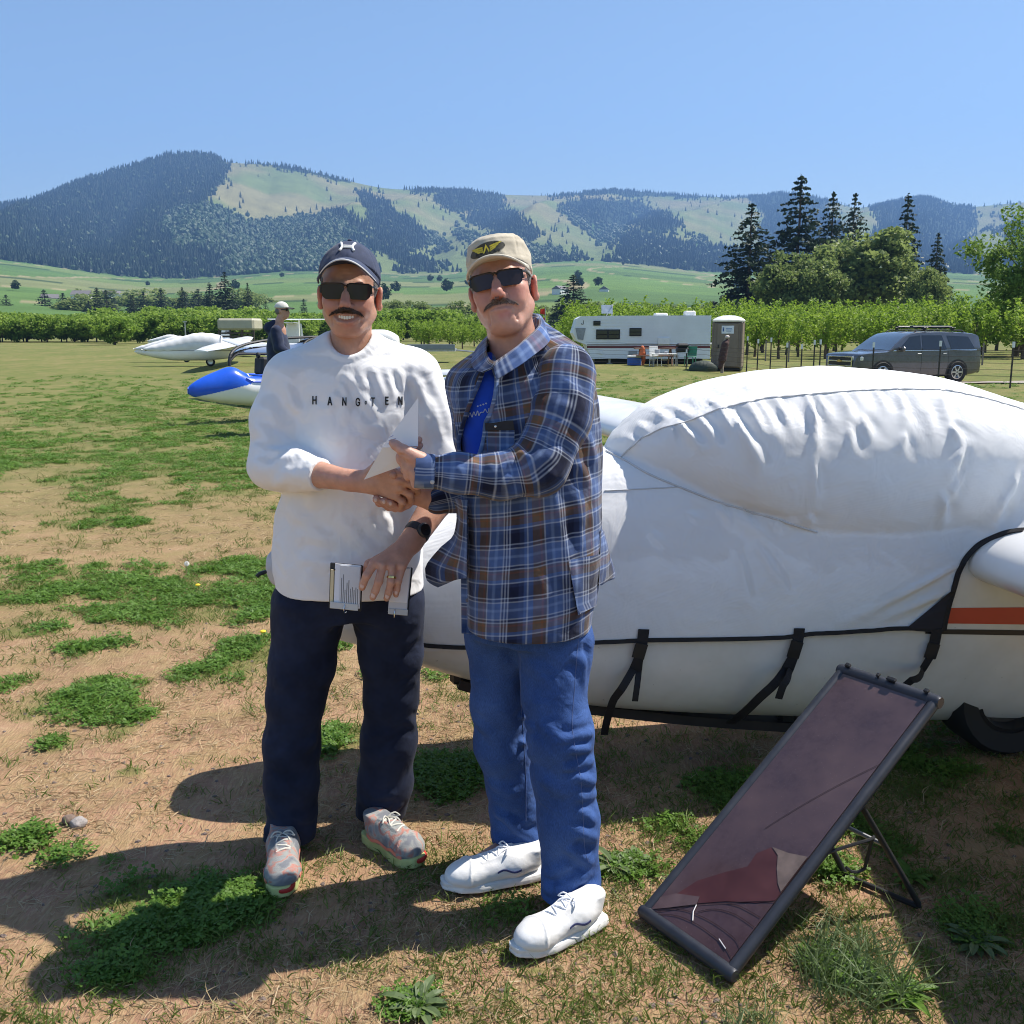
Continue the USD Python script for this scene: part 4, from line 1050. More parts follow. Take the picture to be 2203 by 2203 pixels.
# ---- portable toilet
def toilet():
    D = 42.0
    c = at(1568, 700, D)
    t = thing('portable_toilet', 'brown portable toilet with a white domed roof beside the fence', 'toilet', (c[0], D, float(ground_z(c[0], D))), rotz=-17)
    brown = paint('toilet_brown', (0.20, 0.155, 0.115), 0.55, 0.1, 3)
    w, h = 1.22, 2.0
    put('base', box((w * .98, w * .98, .12), (0, 0, .06), bevel=.03), black_trim, t)
    put('cabin', box((w, w, h - .1), (0, 0, .1 + (h - .1) / 2), bevel=.06), brown, t)
    for sx in (-1, 1):
        for sy in (-1, 1): put('corner_post', box((.1, .1, h - .1), (sx * (w / 2 - .035), sy * (w / 2 - .035), .1 + (h - .1) / 2), bevel=.03), brown, t)
    d = put('door', box((.86, .03, 1.75), (0.02, -w / 2 - .012, 1.05), bevel=.015), paint('toilet_door', (0.22, 0.17, 0.125), .5, .1, 3), t)
    put('handle', box((.05, .05, .14), (-.34, -w / 2 - .05, 1.0), bevel=.01), black_trim, d)
    put('side_panel', box((.03, .9, 1.6), (-w / 2 - .012, 0, 1.1), bevel=.015), brown, t)
    # roof: rim and dome
    P = []
    for r, z in [(1.06, h), (1.10, h + .06), (1.0, h + .12), (.75, h + .2), (.4, h + .255), (.02, h + .27)]:
        a = np.arange(40) * 2 * np.pi / 40
        s = r * w / 2 / np.maximum(np.abs(np.cos(a)), np.abs(np.sin(a))) ** 0.75
        P.append(np.stack([s * np.cos(a), s * np.sin(a), np.full(40, z)], 1))
    v, f = grid_mesh(np.array(P), close_v=True)
    put('roof', (v, f[:, ::-1]), white_old, t, smooth=50)
    sg = put('sign', box((.50, .012, .32), (.02, -w / 2 - .036, 1.68), bevel=.004), paint('sign_white', (.78, .8, .82), .4), t)
    put('symbol', Bag().add(*box((.05, .01, .1), (-.16, -w / 2 - .045, 1.66))).add(*lathe([(0.001, 0), (.03, .0), (.001, .006)], 10, (-.16, -w / 2 - .047, 1.745), rotx(math.pi / 2))).mesh(), paint('sign_blue', (.02, .08, .3), .5), sg)
    put('print', Bag().add(*box((.24, .008, .028), (.07, -w / 2 - .045, 1.73))).add(*box((.26, .008, .02), (.08, -w / 2 - .045, 1.67))).add(*box((.2, .008, .02), (.06, -w / 2 - .045, 1.62))).mesh(), paint('sign_print', (.2, .3, .5), .5), sg)
    sg = put('sign', box((.012, .26, .34), (-w / 2 - .034, -.05, 1.72), bevel=.004), _mats['sign_white'], t)
    put('print', Bag().add(*box((.008, .16, .03), (-w / 2 - .043, -.05, 1.78))).add(*box((.008, .18, .1), (-w / 2 - .043, -.05, 1.67))).mesh(), _mats['sign_print'], sg)
    # the old post with brown cloth in front of the door
    p = on_ground(1556, 800)
    Y = 40.2
    c = at(1560, 700, Y); g0 = float(ground_z(c[0], Y))
    t = thing('wooden_post', 'weathered wooden post with a brown jacket hung on it, in front of the portable toilet', 'post', (c[0], Y, g0), rotz=0)
    put('post', tube([(-.06, 0, -.05), (-.03, 0, .7), (.02, .0, 1.42)], [.07, .065, .05], 7), paint('post_wood', (.3, .24, .19), .85, .3, 9), t)
    F = Field((-.4, -.3, .1), (.5, .3, 1.6), .03)
    F.add(cone((-.08, -.06, .55), .16, (.02, -.05, 1.15), .15)); F.add(cone((-.14, -.06, .25), .09, (-.08, -.06, .6), .13), .04); F.add(cone((.04, -.05, 1.15), .12, (.12, -.04, 1.3), .07), .04)
    F.warp(lambda q: .02 * (noise(q * 14) - .5))
    put('jacket', F.mesh(), paint('brown_cloth', (.07, .035, .03), .85, .3, 9), t, smooth=True)
    put('cap', ell_mesh((.1, -.03, 1.44), (.09, .09, .07)), paint('pale_cloth', (.6, .52, .48), .8), t, smooth=True)
def ell_mesh(c, r):
    m = trimesh.creation.icosphere(2, 1.0)
    return np.array(m.vertices) * np.asarray(r) + np.asarray(c), np.array(m.faces)
toilet()

# ---- dark grey sport utility car
def car():
    D = 35.8
    c = at(1943, 760, D)
    t = thing('parked_car', 'dark grey sport utility car with roof bars, parked on the gravel lane behind the fence', 'car', (c[0], D, float(ground_z(c[0], D)) + .02), rotz=19, scale=(1.03, 1, 1))
    L, W, H = 5.2, 2.0, 1.83
    x = np.array([-2.60, -2.57, -2.48, -2.2, -1.8, -1.45, -1.38, -1.05, -.62, -.45, 0, .8, 1.7, 2.2, 2.42, 2.55, 2.6])   # front at -x
    top = np.array([.62, .96, 1.06, 1.10, 1.135, 1.155, 1.18, 1.42, 1.70, 1.76, 1.82, 1.83, 1.80, 1.76, 1.70, 1.05, .75])
    bot = np.array([.42, .32, .28, .26, .26, .26, .26, .26, .26, .26, .26, .26, .26, .30, .34, .40, .45])
    wid = np.array([.70, .84, .93, .985, 1., 1., 1., 1., 1., 1., 1., 1., 1., .985, .96, .93, .86])
    fs = [PchipInterpolator(x, v) for v in (top, bot, wid)]
    xs = np.unique(np.r_[np.linspace(-2.6, 2.6, 70), x])
    BELT = 1.16
    def half(z, w, tp):
        z = np.asarray(z, float)
        return np.where(z > BELT, w * (1 - .135 * np.clip((z - BELT) / .62, 0, 1.1)), w * (1 - .05 * np.clip((.62 - z) / .4, 0, 1) - 0.02 * np.clip((z - .8) / .36, 0, 1)))
    rows = []
    for X in xs:
        tp, bt, w = [float(f(X)) for f in fs]
        zz = np.r_[bt, bt + .06, .5, .62, .82, 1.0, 1.1, 1.16, np.linspace(1.16, 1.9, 9)[1:]]
        zz = np.clip(zz, bt, tp - .035)
        hw = half(zz, w, tp)
        hw[0] *= .9
        sec = np.stack([np.full(len(zz), X), hw, zz], 1)
        cap = np.array([[X, hw[-1] * .93, tp - .01], [X, hw[-1] * .6, tp], [X, 0, tp + .012]])
        half_ = np.vstack([[[X, 0, bt]], sec, cap])
        rows.append(np.vstack([half_, (half_ * [1, -1, 1])[-2:0:-1]]))
    P = np.array(rows)
    v, f = grid_mesh(P, close_v=True)
    n = P.shape[1]
    ends = [[0 * n, j, j + 1] for j in range(1, n - 1)] + [[(len(xs) - 1) * n, (len(xs) - 1) * n + j + 1, (len(xs) - 1) * n + j] for j in range(1, n - 1)]
    grey = look('car_paint', {'p': ('principled_bsdf', {'base_color': (0.095, 0.097, 0.108), 'metallic': 0.55, 'roughness': 0.32, 'coat_weight': 1.0, 'coat_roughness': 0.03}),
                              'tc': ('texture_coordinate', {}), 'n': ('noise_texture', {'scale': 3.0, 'detail': 5.0}), 'r': ('map_range', {'from_min': .3, 'from_max': .7, 'to_min': .25, 'to_max': .42})},
                [('tc.object', 'n.vector'), ('n.fac', 'r.value'), ('r.result', 'p.roughness')])
    put('body', (v, np.vstack([f, ends])), grey, t, smooth=30)
    def side_panel(name, pts, mat, s, off=.006, parent=t, th=.012):
        """a panel that follows the car's flank; pts are (x, z)"""
        from shapely.geometry import Polygon
        m = trimesh.creation.triangulate_polygon(Polygon(pts), engine='earcut')
        q = np.array(m[0])
        # refine by adding a grid through subdivision
        vv, ff = trimesh.remesh.subdivide_to_size(np.c_[q, np.zeros(len(q))], m[1], .2)
        w = np.array([float(fs[2](X)) for X in vv[:, 0]])
        y = half(vv[:, 1], w, 0)
        outer = np.stack([vv[:, 0], s * (y + off), vv[:, 1]], 1)
        return put(name, (outer, ff if s < 0 else ff[:, ::-1]), mat, parent)
    for s in (-1, 1):
        side_panel('side_window', [(-1.02, 1.19), (-.52, 1.64), (-.08, 1.69), (-.08, 1.19)], dark_glass, s)
        side_panel('side_window', [(-.02, 1.19), (-.02, 1.69), (.82, 1.69), (1.0, 1.19)], dark_glass, s)
        side_panel('side_window', [(1.20, 1.19), (1.02, 1.68), (1.95, 1.64), (2.22, 1.22)], dark_glass, s)
        side_panel('belt_trim', [(-1.25, 1.150), (2.3, 1.165), (2.3, 1.185), (-1.2, 1.175)], chrome, s, .010)
        for cx in (-1.62, 1.5):
            a = np.linspace(0, np.pi, 14)
            side_panel('wheel_arch', [(cx + .47 * math.cos(q), .38 + .47 * math.sin(q)) for q in a] + [(cx - .47, .27), (cx + .47, .27)], black_trim, s, .004)
            wheel(t, (cx, s * .90, .40), .40, .27, (0, s, 0), 6)
        for xx in (-.25, .82):
            put('door_handle', box((.17, .03, .03), (xx + .1, s * (half(1.05, 1, 0) + .02), 1.06), bevel=.01), chrome, t)
        for xx in (-.05, 1.08):
            side_panel('door_gap', [(xx, .45), (xx + .012, .45), (xx + .012, 1.15), (xx, 1.15)], black_trim, s, .003)
        put('mirror', box((.14, .24, .17), (-.92, s * 1.08, 1.22), bevel=.05), grey, t)
        put('headlight', Bag().add(*box((.34, .42, .20), (-2.38, s * .73, .90), rotz(-s * .35), bevel=.05)).mesh(), paint('headlamp', (.7, .72, .75), .08, .1, 20, metal=.4), t)
        put('tail_light', box((.10, .16, .5), (2.50, s * .84, 1.05), rotz(s * .3), bevel=.03), paint('red_lens', (.35, .01, .015), .2), t)
    # windscreen on the sloping front of the cabin
    ws = []
    for X in np.linspace(-1.36, -.56, 8):
        tp = float(fs[0](X))
        h = float(half(tp - .05, 1, tp)) * .93
        ws.append([[X - .004, y, tp + .016 - .03 * (abs(y) / h) ** 4] for y in np.linspace(-h, h, 9)])
    v2, f2 = grid_mesh(np.array(ws))
    put('windscreen', (v2, f2[:, ::-1] if False else f2), look('windscreen_glass', {'p': ('principled_bsdf', {'base_color': (.05, .08, .12), 'roughness': .03, 'specular_ior_level': 1.0, 'coat_weight': 1.0})}, []), t, smooth=True)
    g = put('grille', Bag().add(*box((.06, 1.25, .34), (-2.575, 0, .80), bevel=.03)).mesh(), black_trim, t)
    for z in (.64, .81, .96): put('chrome_bar', box((.03, 1.28, .045), (-2.615, 0, z), bevel=.012), chrome, g)
    for s in (-1, 1): put('chrome_side', box((.03, .05, .36), (-2.612, s * .64, .80), bevel=.012), chrome, g)
    put('badge', Bag().add(*box((.03, .26, .06), (-2.635, 0, .81), bevel=.01)).add(*box((.03, .10, .10), (-2.636, 0, .81), bevel=.01)).mesh(), paint('gold_badge', (.6, .42, .12), .3, metal=.8), g)
    put('bumper', box((.18, 1.8, .26), (-2.52, 0, .42), bevel=.06), paint('bumper_grey', (.06, .062, .066), .4), t)
    put('bumper', box((.16, 1.8, .28), (2.54, 0, .50), bevel=.06), _mats['bumper_grey'], t)
    for s in (-1, 1): put('roof_rail', tube(spline([(-.2, s * .72, 1.80), (-.1, s * .72, 1.87), (1.8, s * .72, 1.86), (1.95, s * .72, 1.77)], 14), .022, 6), black_trim, t)
    r = thing('roof_rack', 'black ski rack clamped across the roof of the dark grey car', 'roof rack', (c[0], D, float(ground_z(c[0], D)) + .02), rotz=19)
    for xx in (.25, 1.45):
        put('cross_bar', box((.07, 1.7, .035), (xx, 0, 1.945), bevel=.012), black_trim, r)
        for s in (-1, 1): put('clamp', box((.12, .07, .12), (xx, s * .72, 1.91), bevel=.02), black_trim, r)
    put('carrier', box((1.75, .18, .05), (.75, -.45, 1.99), rotx(.1), bevel=.02), black_trim, r)
    put('carrier', box((1.5, .12, .05), (.7, .35, 1.99), bevel=.02), black_trim, r)
car()

# ---- wire fence
rust = paint('rusty_steel', (0.055, 0.045, 0.035), 0.8, .4, 20)
fence_pts = [(1479, 42.0, 752, 'near the camper trailer'), (1610, 38.6, 724, 'just right of the portable toilet'), (1633, 37.8, 730, 'second right of the portable toilet'), (1661, 36.5, 727, 'third right of the portable toilet'), (1696, 35.0, 738, 'halfway between the toilet and the grey car'),
             (1728, 34.2, 741, 'second before the grey car'), (1755, 33.4, 732, 'just before the grille of the grey car'), (1768, 33.0, 731, 'doubled post at the grille of the grey car'), (1883, 31.0, 737, 'in front of the bonnet of the grey car'), (2027, 29.4, 734, 'in front of the rear door of the grey car'), (2185, 27.8, 736, 'at the right edge of the picture')]
FW = []
for px, Y, top, lab in fence_pts:
    p = at(px, 700, Y); g0 = float(ground_z(p[0], Y))
    h = at(px, top, Y)[2] - g0
    t = thing('fence_post', f'thin dark pale-tipped fence post, {lab}', 'fence post', (p[0], Y, g0), group='steel posts of the wire fence')
    put('post', Bag().add(*box((.045, .012, h + .1), (0, 0, h / 2 - .05))).add(*box((.012, .05, h + .1), (0, .02, h / 2 - .05))).mesh(), rust, t)
    put('tip', box((.055, .06, .16), (0, .01, h - .07)), white_old, t)
    FW.append((p[0], Y - .02, g0, h))
FW = [(-0.5 + 4.0, 47.5, 0, 1.2)] + FW + [(16.5, 24.5, 0, 1.3)]
t = thing('fence_wire', 'thin wires strung along the steel fence posts', 'fence wire')
for fr in (0.12, 0.27, 0.42, 0.57, 0.72, 0.86):
    put('wire', tube([(x, y, g + fr * 1.2 + .02 * math.sin(x * 9)) for x, y, g, h in FW], 0.006, 4), rust, t)
for px, Y, top, lab in [(1650, 52, 735, 'behind'), (1700, 51, 736, 'behind'), (2120, 46, 740, 'behind')]:
    p = at(px, 700, Y); h = at(px, top, Y)[2]
    t = thing('orchard_stake', {1650: 'thin stake at the orchard edge, behind the fence posts', 1700: 'second thin stake at the orchard edge, nearer the grey car', 2120: 'thin stake at the orchard edge, right of the grey car'}[px], 'stake', (p[0], Y, 0))
    put('stake', box((.06, .06, h + .1), (0, 0, h / 2)), paint('stake_wood', (.2, .17, .14), .9), t)

# ---- parked gliders
def foil(c, th, n=9):
    """an aerofoil loop of chord c (x from nose back), thickness ratio th"""
    x = (1 - np.cos(np.linspace(0, np.pi, n))) / 2
    y = 5 * th * (0.2969 * np.sqrt(x) - .126 * x - .3516 * x ** 2 + .2843 * x ** 3 - .1036 * x ** 4)
    up = np.stack([x, y * 1.15 + .02 * np.sin(np.pi * x)], 1); lo = np.stack([x, -y * .85 + .02 * np.sin(np.pi * x)], 1)
    return np.vstack([up[::-1], lo[1:-1]]) * c
def wing_mesh(stations, th=.13, vertical=False):
    """stations: (leading edge point, chord); chord runs along +x; thickness along z (or y)"""
    P = []
    for le, c in stations:
        q = foil(c, th)
        P.append([(le[0] + a, le[1] + (b if vertical else 0), le[2] + (0 if vertical else b)) for a, b in q])
    P = np.array(P)
    v, f = grid_mesh(P, close_v=True)
    m = P.shape[1]
    caps = [[0, j + 1, j] for j in range(1, m - 1)] + [[(len(P) - 1) * m, (len(P) - 1) * m + j, (len(P) - 1) * m + j + 1] for j in range(1, m - 1)]
    return v, np.vstack([f, caps])
def fuselage_mesh(st, n=24, x0=None, x1=None, m=46):
    """st: rows (x, z bottom, z top, half width); x0..x1 limits the piece"""
    st = np.asarray(st, float)
    f = [PchipInterpolator(st[:, 0], st[:, k]) for k in (1, 2, 3)]
    xs = np.linspace(st[0, 0] if x0 is None else x0, st[-1, 0] if x1 is None else x1, m)
    a = np.arange(n) * 2 * np.pi / n
    P = []
    for X in xs:
        b, t_, w = [float(g(X)) for g in f]
        P.append(np.stack([np.full(n, X), w * np.cos(a), (b + t_) / 2 + (t_ - b) / 2 * np.sin(a)], 1))
    P = np.array(P); v, fc = grid_mesh(P, close_v=True)
    caps = [[0, j + 1, j] for j in range(1, n - 1)] + [[(len(P) - 1) * n, (len(P) - 1) * n + j, (len(P) - 1) * n + j + 1] for j in range(1, n - 1)]
    return v, np.vstack([fc, caps])
FUS = [(0, .50, .54, .02), (.12, .42, .66, .12), (.6, .30, .80, .26), (1.3, .22, .90, .31), (2.2, .22, 1.02, .32), (3.0, .28, 1.06, .30), (3.8, .40, .98, .22), (5.0, .55, .88, .14), (7.6, .68, .90, .09), (8.1, .72, .88, .06)]
def tail_parts(t, mat, text_=None, ttail=True, fin_h=1.35, dz=0.0):
    fin = put('fin', wing_mesh([((7.15, 0, .72 + dz), 1.15), ((7.45, 0, .72 + dz + fin_h), .72)], .10, True), mat, t, smooth=40)
    if text_:
        o = (7.62, -.075, .72 + fin_h * .50)
        put('registration', text(text_, .30, o, np.array([1.0, 0, 0]), np.array([0, .0, 1.0]), .02, True), text_black, fin)
        put('registration', text(text_, .30, (8.15, .075, .72 + fin_h * .5), np.array([-1.0, 0, 0]), np.array([0, .0, 1.0]), .02, True), text_black, fin)
    z = .72 + dz + (fin_h if ttail else .1)
    for s in (-1, 1):
        put('tailplane', wing_mesh([((7.40, 0.0, z + .02), .62), ((7.52, s * 1.5, z + .04), .38)][::s], .10), mat, t, smooth=40)
def wings(t, mat, z=.80, span=7.8, near=0.0, far=0.0, x=2.7):
    for s in (-1, 1):
        dz = near if s < 0 else far
        put('wing', wing_mesh([((x, s * .2, z), 1.0), ((x + .1, s * span * .6, z + dz * .6), .85), ((x + .3, s * span, z + dz), .42)][::s], .14), mat, t, smooth=40)
def place(px, py, Y, z=0.0):
    p = at(px, py, Y); return (p[0], Y, z)
# the one with the open canopy
p0 = at(403, 830, 16.5)
head = math.degrees(math.atan2(.60, .80))
t = thing('glider', 'white glider with a blue nose and blue stripe, its canopy hinged open', 'glider', (p0[0], 16.5, 0.02), rotz=head)
st_b = [(0, .50, .60, .02), (.10, .44, .68, .10), (.5, .34, .86, .21), (.75, .30, .93, .25), (1.1, .26, .80, .28), (1.9, .25, .80, .30), (2.6, .27, .80, .28), (3.4, .27, .74, .20), (4.4, .26, .56, .13), (7.6, .22, .40, .08), (8.1, .24, .36, .05)]
F = Field((-.1, -.5, .1), (8.3, .5, 1.1), (.03, .02, .02))
def loft_x(st):
    st = np.asarray(st, float); g = [PchipInterpolator(st[:, 0], st[:, k]) for k in (1, 2, 3)]
    def fn(p):
        x = np.clip(p[..., 0], st[0, 0], st[-1, 0]); xu, j = np.unique(x, return_inverse=True); j = j.reshape(x.shape)
        b, t_, w = [h(xu)[j] for h in g]
        hh = (t_ - b) / 2
        e = np.sqrt((p[..., 1] / w) ** 2 + ((p[..., 2] - (b + t_) / 2) / hh) ** 2)
        d = (e - 1) * np.minimum(w, hh)
        return np.maximum(d, np.abs(p[..., 0] - x) - .0) if False else np.where(p[..., 0] != x, np.maximum(d, np.abs(p[..., 0] - x)), d)
    return fn, (st[0, 0], -st[:, 3].max(), st[:, 1].min()), (st[-1, 0], st[:, 3].max(), st[:, 2].max())
bv, bf = fuselage_mesh(st_b, 120, m=420)
c_ = bv[bf].mean(1)
nose = (c_[:, 0] < 1.0) & (c_[:, 2] > .44 + .22 * c_[:, 0] - .02)
band = (c_[:, 0] >= 1.0) & (c_[:, 2] > .66) & (c_[:, 2] < .77)
openc = (c_[:, 0] > 1.05) & (c_[:, 0] < 2.75) & (c_[:, 2] > .775)
put('fuselage', (bv, bf[~nose & ~band & ~openc]), white_gel, t, smooth=True)
put('nose', (bv, bf[nose]), blue_gel, t, smooth=True)
put('stripe', (bv, bf[band]), blue_gel, t, smooth=True)
put('cockpit_floor', box((1.7, .4, .04), (1.9, 0, .52), bevel=.01), paint('cockpit_grey', (.12, .12, .13), .8), t)
rail = spline([(.98, -.24, .80), (1.1, -.27, .785), (1.9, -.30, .785), (2.7, -.27, .785)], 12)
put('cockpit_rail', Bag().add(*tube(rail, .02, 6)).add(*tube(rail * [1, -1, 1], .02, 6)).mesh(), blue_gel, t)
seat = paint('seat_black', (.02, .02, .022), .7)
put('instrument_panel', box((.16, .34, .32), (1.32, 0, .93), roty(.1), bevel=.04), seat, t)
put('compass', ell_mesh((1.26, 0, 1.12), (.04, .04, .05)), seat, t, smooth=True)
put('headrest', box((.10, .26, .26), (1.95, 0, .88), roty(.2), bevel=.05), seat, t)
fr = spline([(.83, .24, .93), (.86, .27, 1.10), (1.05, .40, 1.24), (1.5, .58, 1.34), (2.1, .66, 1.40), (2.75, .66, 1.42)], 30)
fr2 = spline([(.86, .27, 1.02), (1.05, .34, 1.14), (1.6, .42, 1.13), (2.15, .44, 1.15), (2.5, .62, 1.36), (2.75, .66, 1.42)], 30)
cn = put('canopy', Bag().add(*tube(fr, .026, 7)).add(*tube(fr2, .022, 7)).mesh(), black_trim, t)
cv_, cf_ = grid_mesh(np.stack([fr, fr * .5 + fr2 * .5 + [0, .12, .02], fr2], 1))
put('canopy_glass', (cv_, cf_), look('clear_canopy', {'t': ('transparent_bsdf', {'color': (.93, .95, .97)}), 'g': ('glossy_bsdf', {'roughness': .02}), 'f': ('fresnel', {'IOR': 1.4}), 'm': ('mix_closure', {})}, [('f.fac', 'm.fac'), ('t.BSDF', 'm.closure1'), ('g.BSDF', 'm.closure2')], surface='m.closure'), cn, smooth=True)
wings(t, white_gel, .72, 6.3, .25, .6, 2.7)
tail_parts(t, white_gel, None, False, 1.05, -.48)
put('lettering', text('COM', .10, (5.12, -.118, .37), np.array([1.0, 0.02, 0]), np.array([0, 0, 1.0]), .006), text_black, t)
put('lettering', text('wing', .03, (1.0, -.24, .42), np.array([1.0, -.05, 0]), np.array([0, .3, .95]), .004), text_black, t) if False else None
put('tail_stripe', box((1.6, .236, .022), (5.4, 0, .335)), blue_gel, t)
wheel(t, (2.4, 0, .18), .18, .1, (0, -1, 0))

def simple_glider(label, px, py, Y, heading, text_=None, cover=None, ttail=True, s=1.0, roll=(.2, .5), wing=True, stripe=False, z=0.0, fin_h=1.35):
    p = at(px, py, Y)
    t = thing('glider', label, 'glider', (p[0], Y, z), rotz=heading, scale=s, group='white gliders parked on the far field')
    put('fuselage', fuselage_mesh(FUS), white_gel, t, smooth=True)
    st = [(x, b, t_ + (0.20 * math.exp(-((x - 1.7) / .8) ** 2)), w) for x, b, t_, w in FUS[:7]]
    if cover:
        stc = [(x - .03, b + .18, t_ + .05 + .22 * math.exp(-((x - 2.0) / .9) ** 2), w + .03) for x, b, t_, w in FUS[:6]]
        v, f = fuselage_mesh(stc); v[:, 2] += .006 * np.sin(v[:, 0] * 18 + v[:, 2] * 9)
        put('cover', (v, f), cover, t, smooth=True)
    else:
        stc = [(.75, .62, .70, .08), (1.1, .60, 1.0, .20), (1.8, .60, 1.20, .27), (2.5, .62, 1.16, .25), (3.0, .66, 1.02, .15)]
        put('canopy', fuselage_mesh(stc), dark_glass, t, smooth=True)
    if stripe: put('stripe', box((6.2, .66, .035), (3.4, 0, .62)), black_trim, t) if False else put('stripe', [fuselage_mesh([(x, .58, .635, w + .012) for x, b, t_, w in FUS[1:7]])][0], black_trim, t)
    if wing: wings(t, white_gel, .82, 6.5, *roll)
    tail_parts(t, white_gel, text_, ttail, fin_h)
    wheel(t, (2.5, 0, .17), .17, .1, (0, -1, 0))
    return t
cover_far = paint('far_cover_cloth', (.68, .68, .67), .8, .1, 3)
simple_glider('white covered glider with a black stripe, nearest of the parked pair on the left', 306, 745, 44, 8, '3', cover_far, False, 1.15, (-.12, .25), True, True, fin_h=1.3)
simple_glider('white glider behind the covered one, its plain fin left of the man in the hoodie', 288, 738, 50, 3, None, cover_far, True, 1.02, (.2, .4), False, fin_h=1.15)
simple_glider('far white glider of which little more than a rudder lettered JH shows', 318, 738, 95, 2, 'JH', cover_far, False, .95, (.2, .4), False, fin_h=1.3)
simple_glider('white glider pointing away, its crosspiece tail just left of the smiling man\'s neck', 655, 730, 57, -80, None, None, True, 1.0, (0, .5), False, fin_h=1.35)
# long beige glider trailer with open slatted side
X0, X1 = at(478, 700, 62)[0], at(556, 700, 62)[0]
t = thing('glider_trailer', 'beige roofed trailer with a dark slatted side behind the white gliders', 'trailer', ((X0 + X1) / 2, 62, 0))
w = X1 - X0
beige = paint('beige_tin', (.40, .38, .28), .6, .1, 3)
put('roof', box((w, 2.2, .72), (0, 0, 1.95), bevel=.12), beige, t)
for i in range(5): put('slat', box((w * .93, .06, .10), (.05, -1.0, .62 + .2 * i)), paint('dark_slat', (.07, .055, .04), .8), t)
for sx in (-.47, -.16, .16, .47): put('upright', box((.09, .09, 1.5), (sx * w, -1.0, .85)), _mats['dark_slat'], t)
put('bed', box((w * .95, 2.0, .12), (0, 0, .5)), _mats['dark_slat'], t)
for sx in (-.15, .1): wheel(t, (sx * w, -1.02, .32), .32, .2, (0, -1, 0))
# white enclosed trailer right of the smiling man's neck
X0, X1 = at(770, 700, 52)[0], at(858, 700, 52)[0]
t = thing('box_trailer', 'white streamlined glider trailer behind the smiling man\'s right shoulder in the picture', 'trailer', ((X0 + X1) / 2, 52, 0))
L = X1 - X0
put('body', fuselage_mesh([(-L / 2, .45, 1.35, .5), (-L / 2 + .3, .35, 1.6, .6), (L / 2 - .9, .35, 1.62, .6), (L / 2 - .05, .55, 1.30, .5), (L / 2, .6, 1.2, .3)]), white_old, t, smooth=40)
put('window', box((.8, .02, .2), (L / 2 - 1.3, -.57, 1.25), rotx(.2)), paint('pale_glass', (.4, .45, .5), .2), t)
wheel(t, (0, -.62, .3), .3, .18, (0, -1, 0))
# flat grey trailer
X0, X1 = at(880, 740, 50)[0], at(981, 740, 50)[0]
t = thing('flat_trailer', 'grey flat-bed trailer with a low side, standing between the two men', 'trailer', ((X0 + X1) / 2, 50, 0))
put('bed', box((X1 - X0, 1.8, .12), (0, 0, .62)), steel, t); put('side_board', box((X1 - X0, .05, .26), (0, -.9, .78), bevel=.01), paint('grey_board', (.22, .24, .25), .6), t)
put('drawbar', tube([((X1 - X0) / 2, 0, .6), ((X1 - X0) / 2 + 1.1, 0, .5)], .05, 6), steel, t)
wheel(t, (-(X1 - X0) * .25, -.95, .32), .32, .2, (0, -1, 0))
# red flags by the plaid shoulder, thin pole on the left
p = at(1173, 690, 30)
t = thing('flag_pole', 'pole with two small red flags just behind the plaid shoulder', 'flag', (p[0], 30, 0))
put('pole', tube([(0, 0, 0), (0, 0, at(1173, 662, 30)[2])], .015, 6), steel, t)
red = paint('red_cloth', (.55, .03, .015), .7)
for i, (zz, s_) in enumerate([(at(0, 670, 30)[2], .12), (at(0, 692, 30)[2], .16)]):
    P = np.array([[[0 - .3 * s_ / .14 * u * .6, .02 * math.sin(u * 5), zz + (v - .5) * s_ * (1.6 - .5 * u)] for v in (0, .5, 1)] for u in np.linspace(0, 1, 7)])
    P2 = P + [0, .012, 0]
    v1, f1 = grid_mesh(P); v2, f2 = grid_mesh(P2)
    put('flag', Bag().add(v1, f1).add(v2, f2[:, ::-1]).mesh(), red, t)
p = at(398, 700, 80)
t = thing('thin_pole', 'thin grey pole standing in the bushes behind the parked gliders', 'pole', (p[0], 80, 0))
put('pole', tube([(0, 0, 0), (0, 0, at(398, 691, 80)[2])], .05, 6), steel, t); put('cap', box((.3, .1, .08), (0, 0, at(398, 692, 80)[2])), steel, t)
# a few pale houses in the valley
for i, (px, py, Y, w, lab) in enumerate([(176, 637, 520, 9, 'pale house with a dark roof among the valley conifers, left of the bushy conifer'), (108, 645, 520, 8, 'white house far behind the left hedge'), (240, 636, 600, 10, 'pale farmhouse between two valley conifers'),
                                         (1206, 625, 640, 12, 'white farm building beside the dark bushy pine, left of the camper trailer'), (1300, 625, 700, 9, 'small white house above the camper trailer roof'), (815, 672, 480, 9, 'low white shed at the edge of the valley, right of the smiling man')]):
    p = at(px, py, Y)
    t = thing('valley_house', lab, 'house', (p[0], Y, p[2] - 3), rotz=20 * i)
    put('wall', box((w, 6, 5), (0, 0, 1.2)), white_old, t)
    v, f = slab([(-3.4, 0), (3.4, 0), (0, 2.2)], w + .6, (-(w + .6) / 2, 0, 3.7), np.array([0, 1.0, 0]), np.array([0, 0, 1.0]))
    put('roof', (v, f), paint('house_roof', (.16, .15, .15), .8), t)
    for sx in (-.28, .05, .3): put('window', box((1.1, .06, 1.2), (sx * w, -3.03, 1.6)), dark_glass, t)
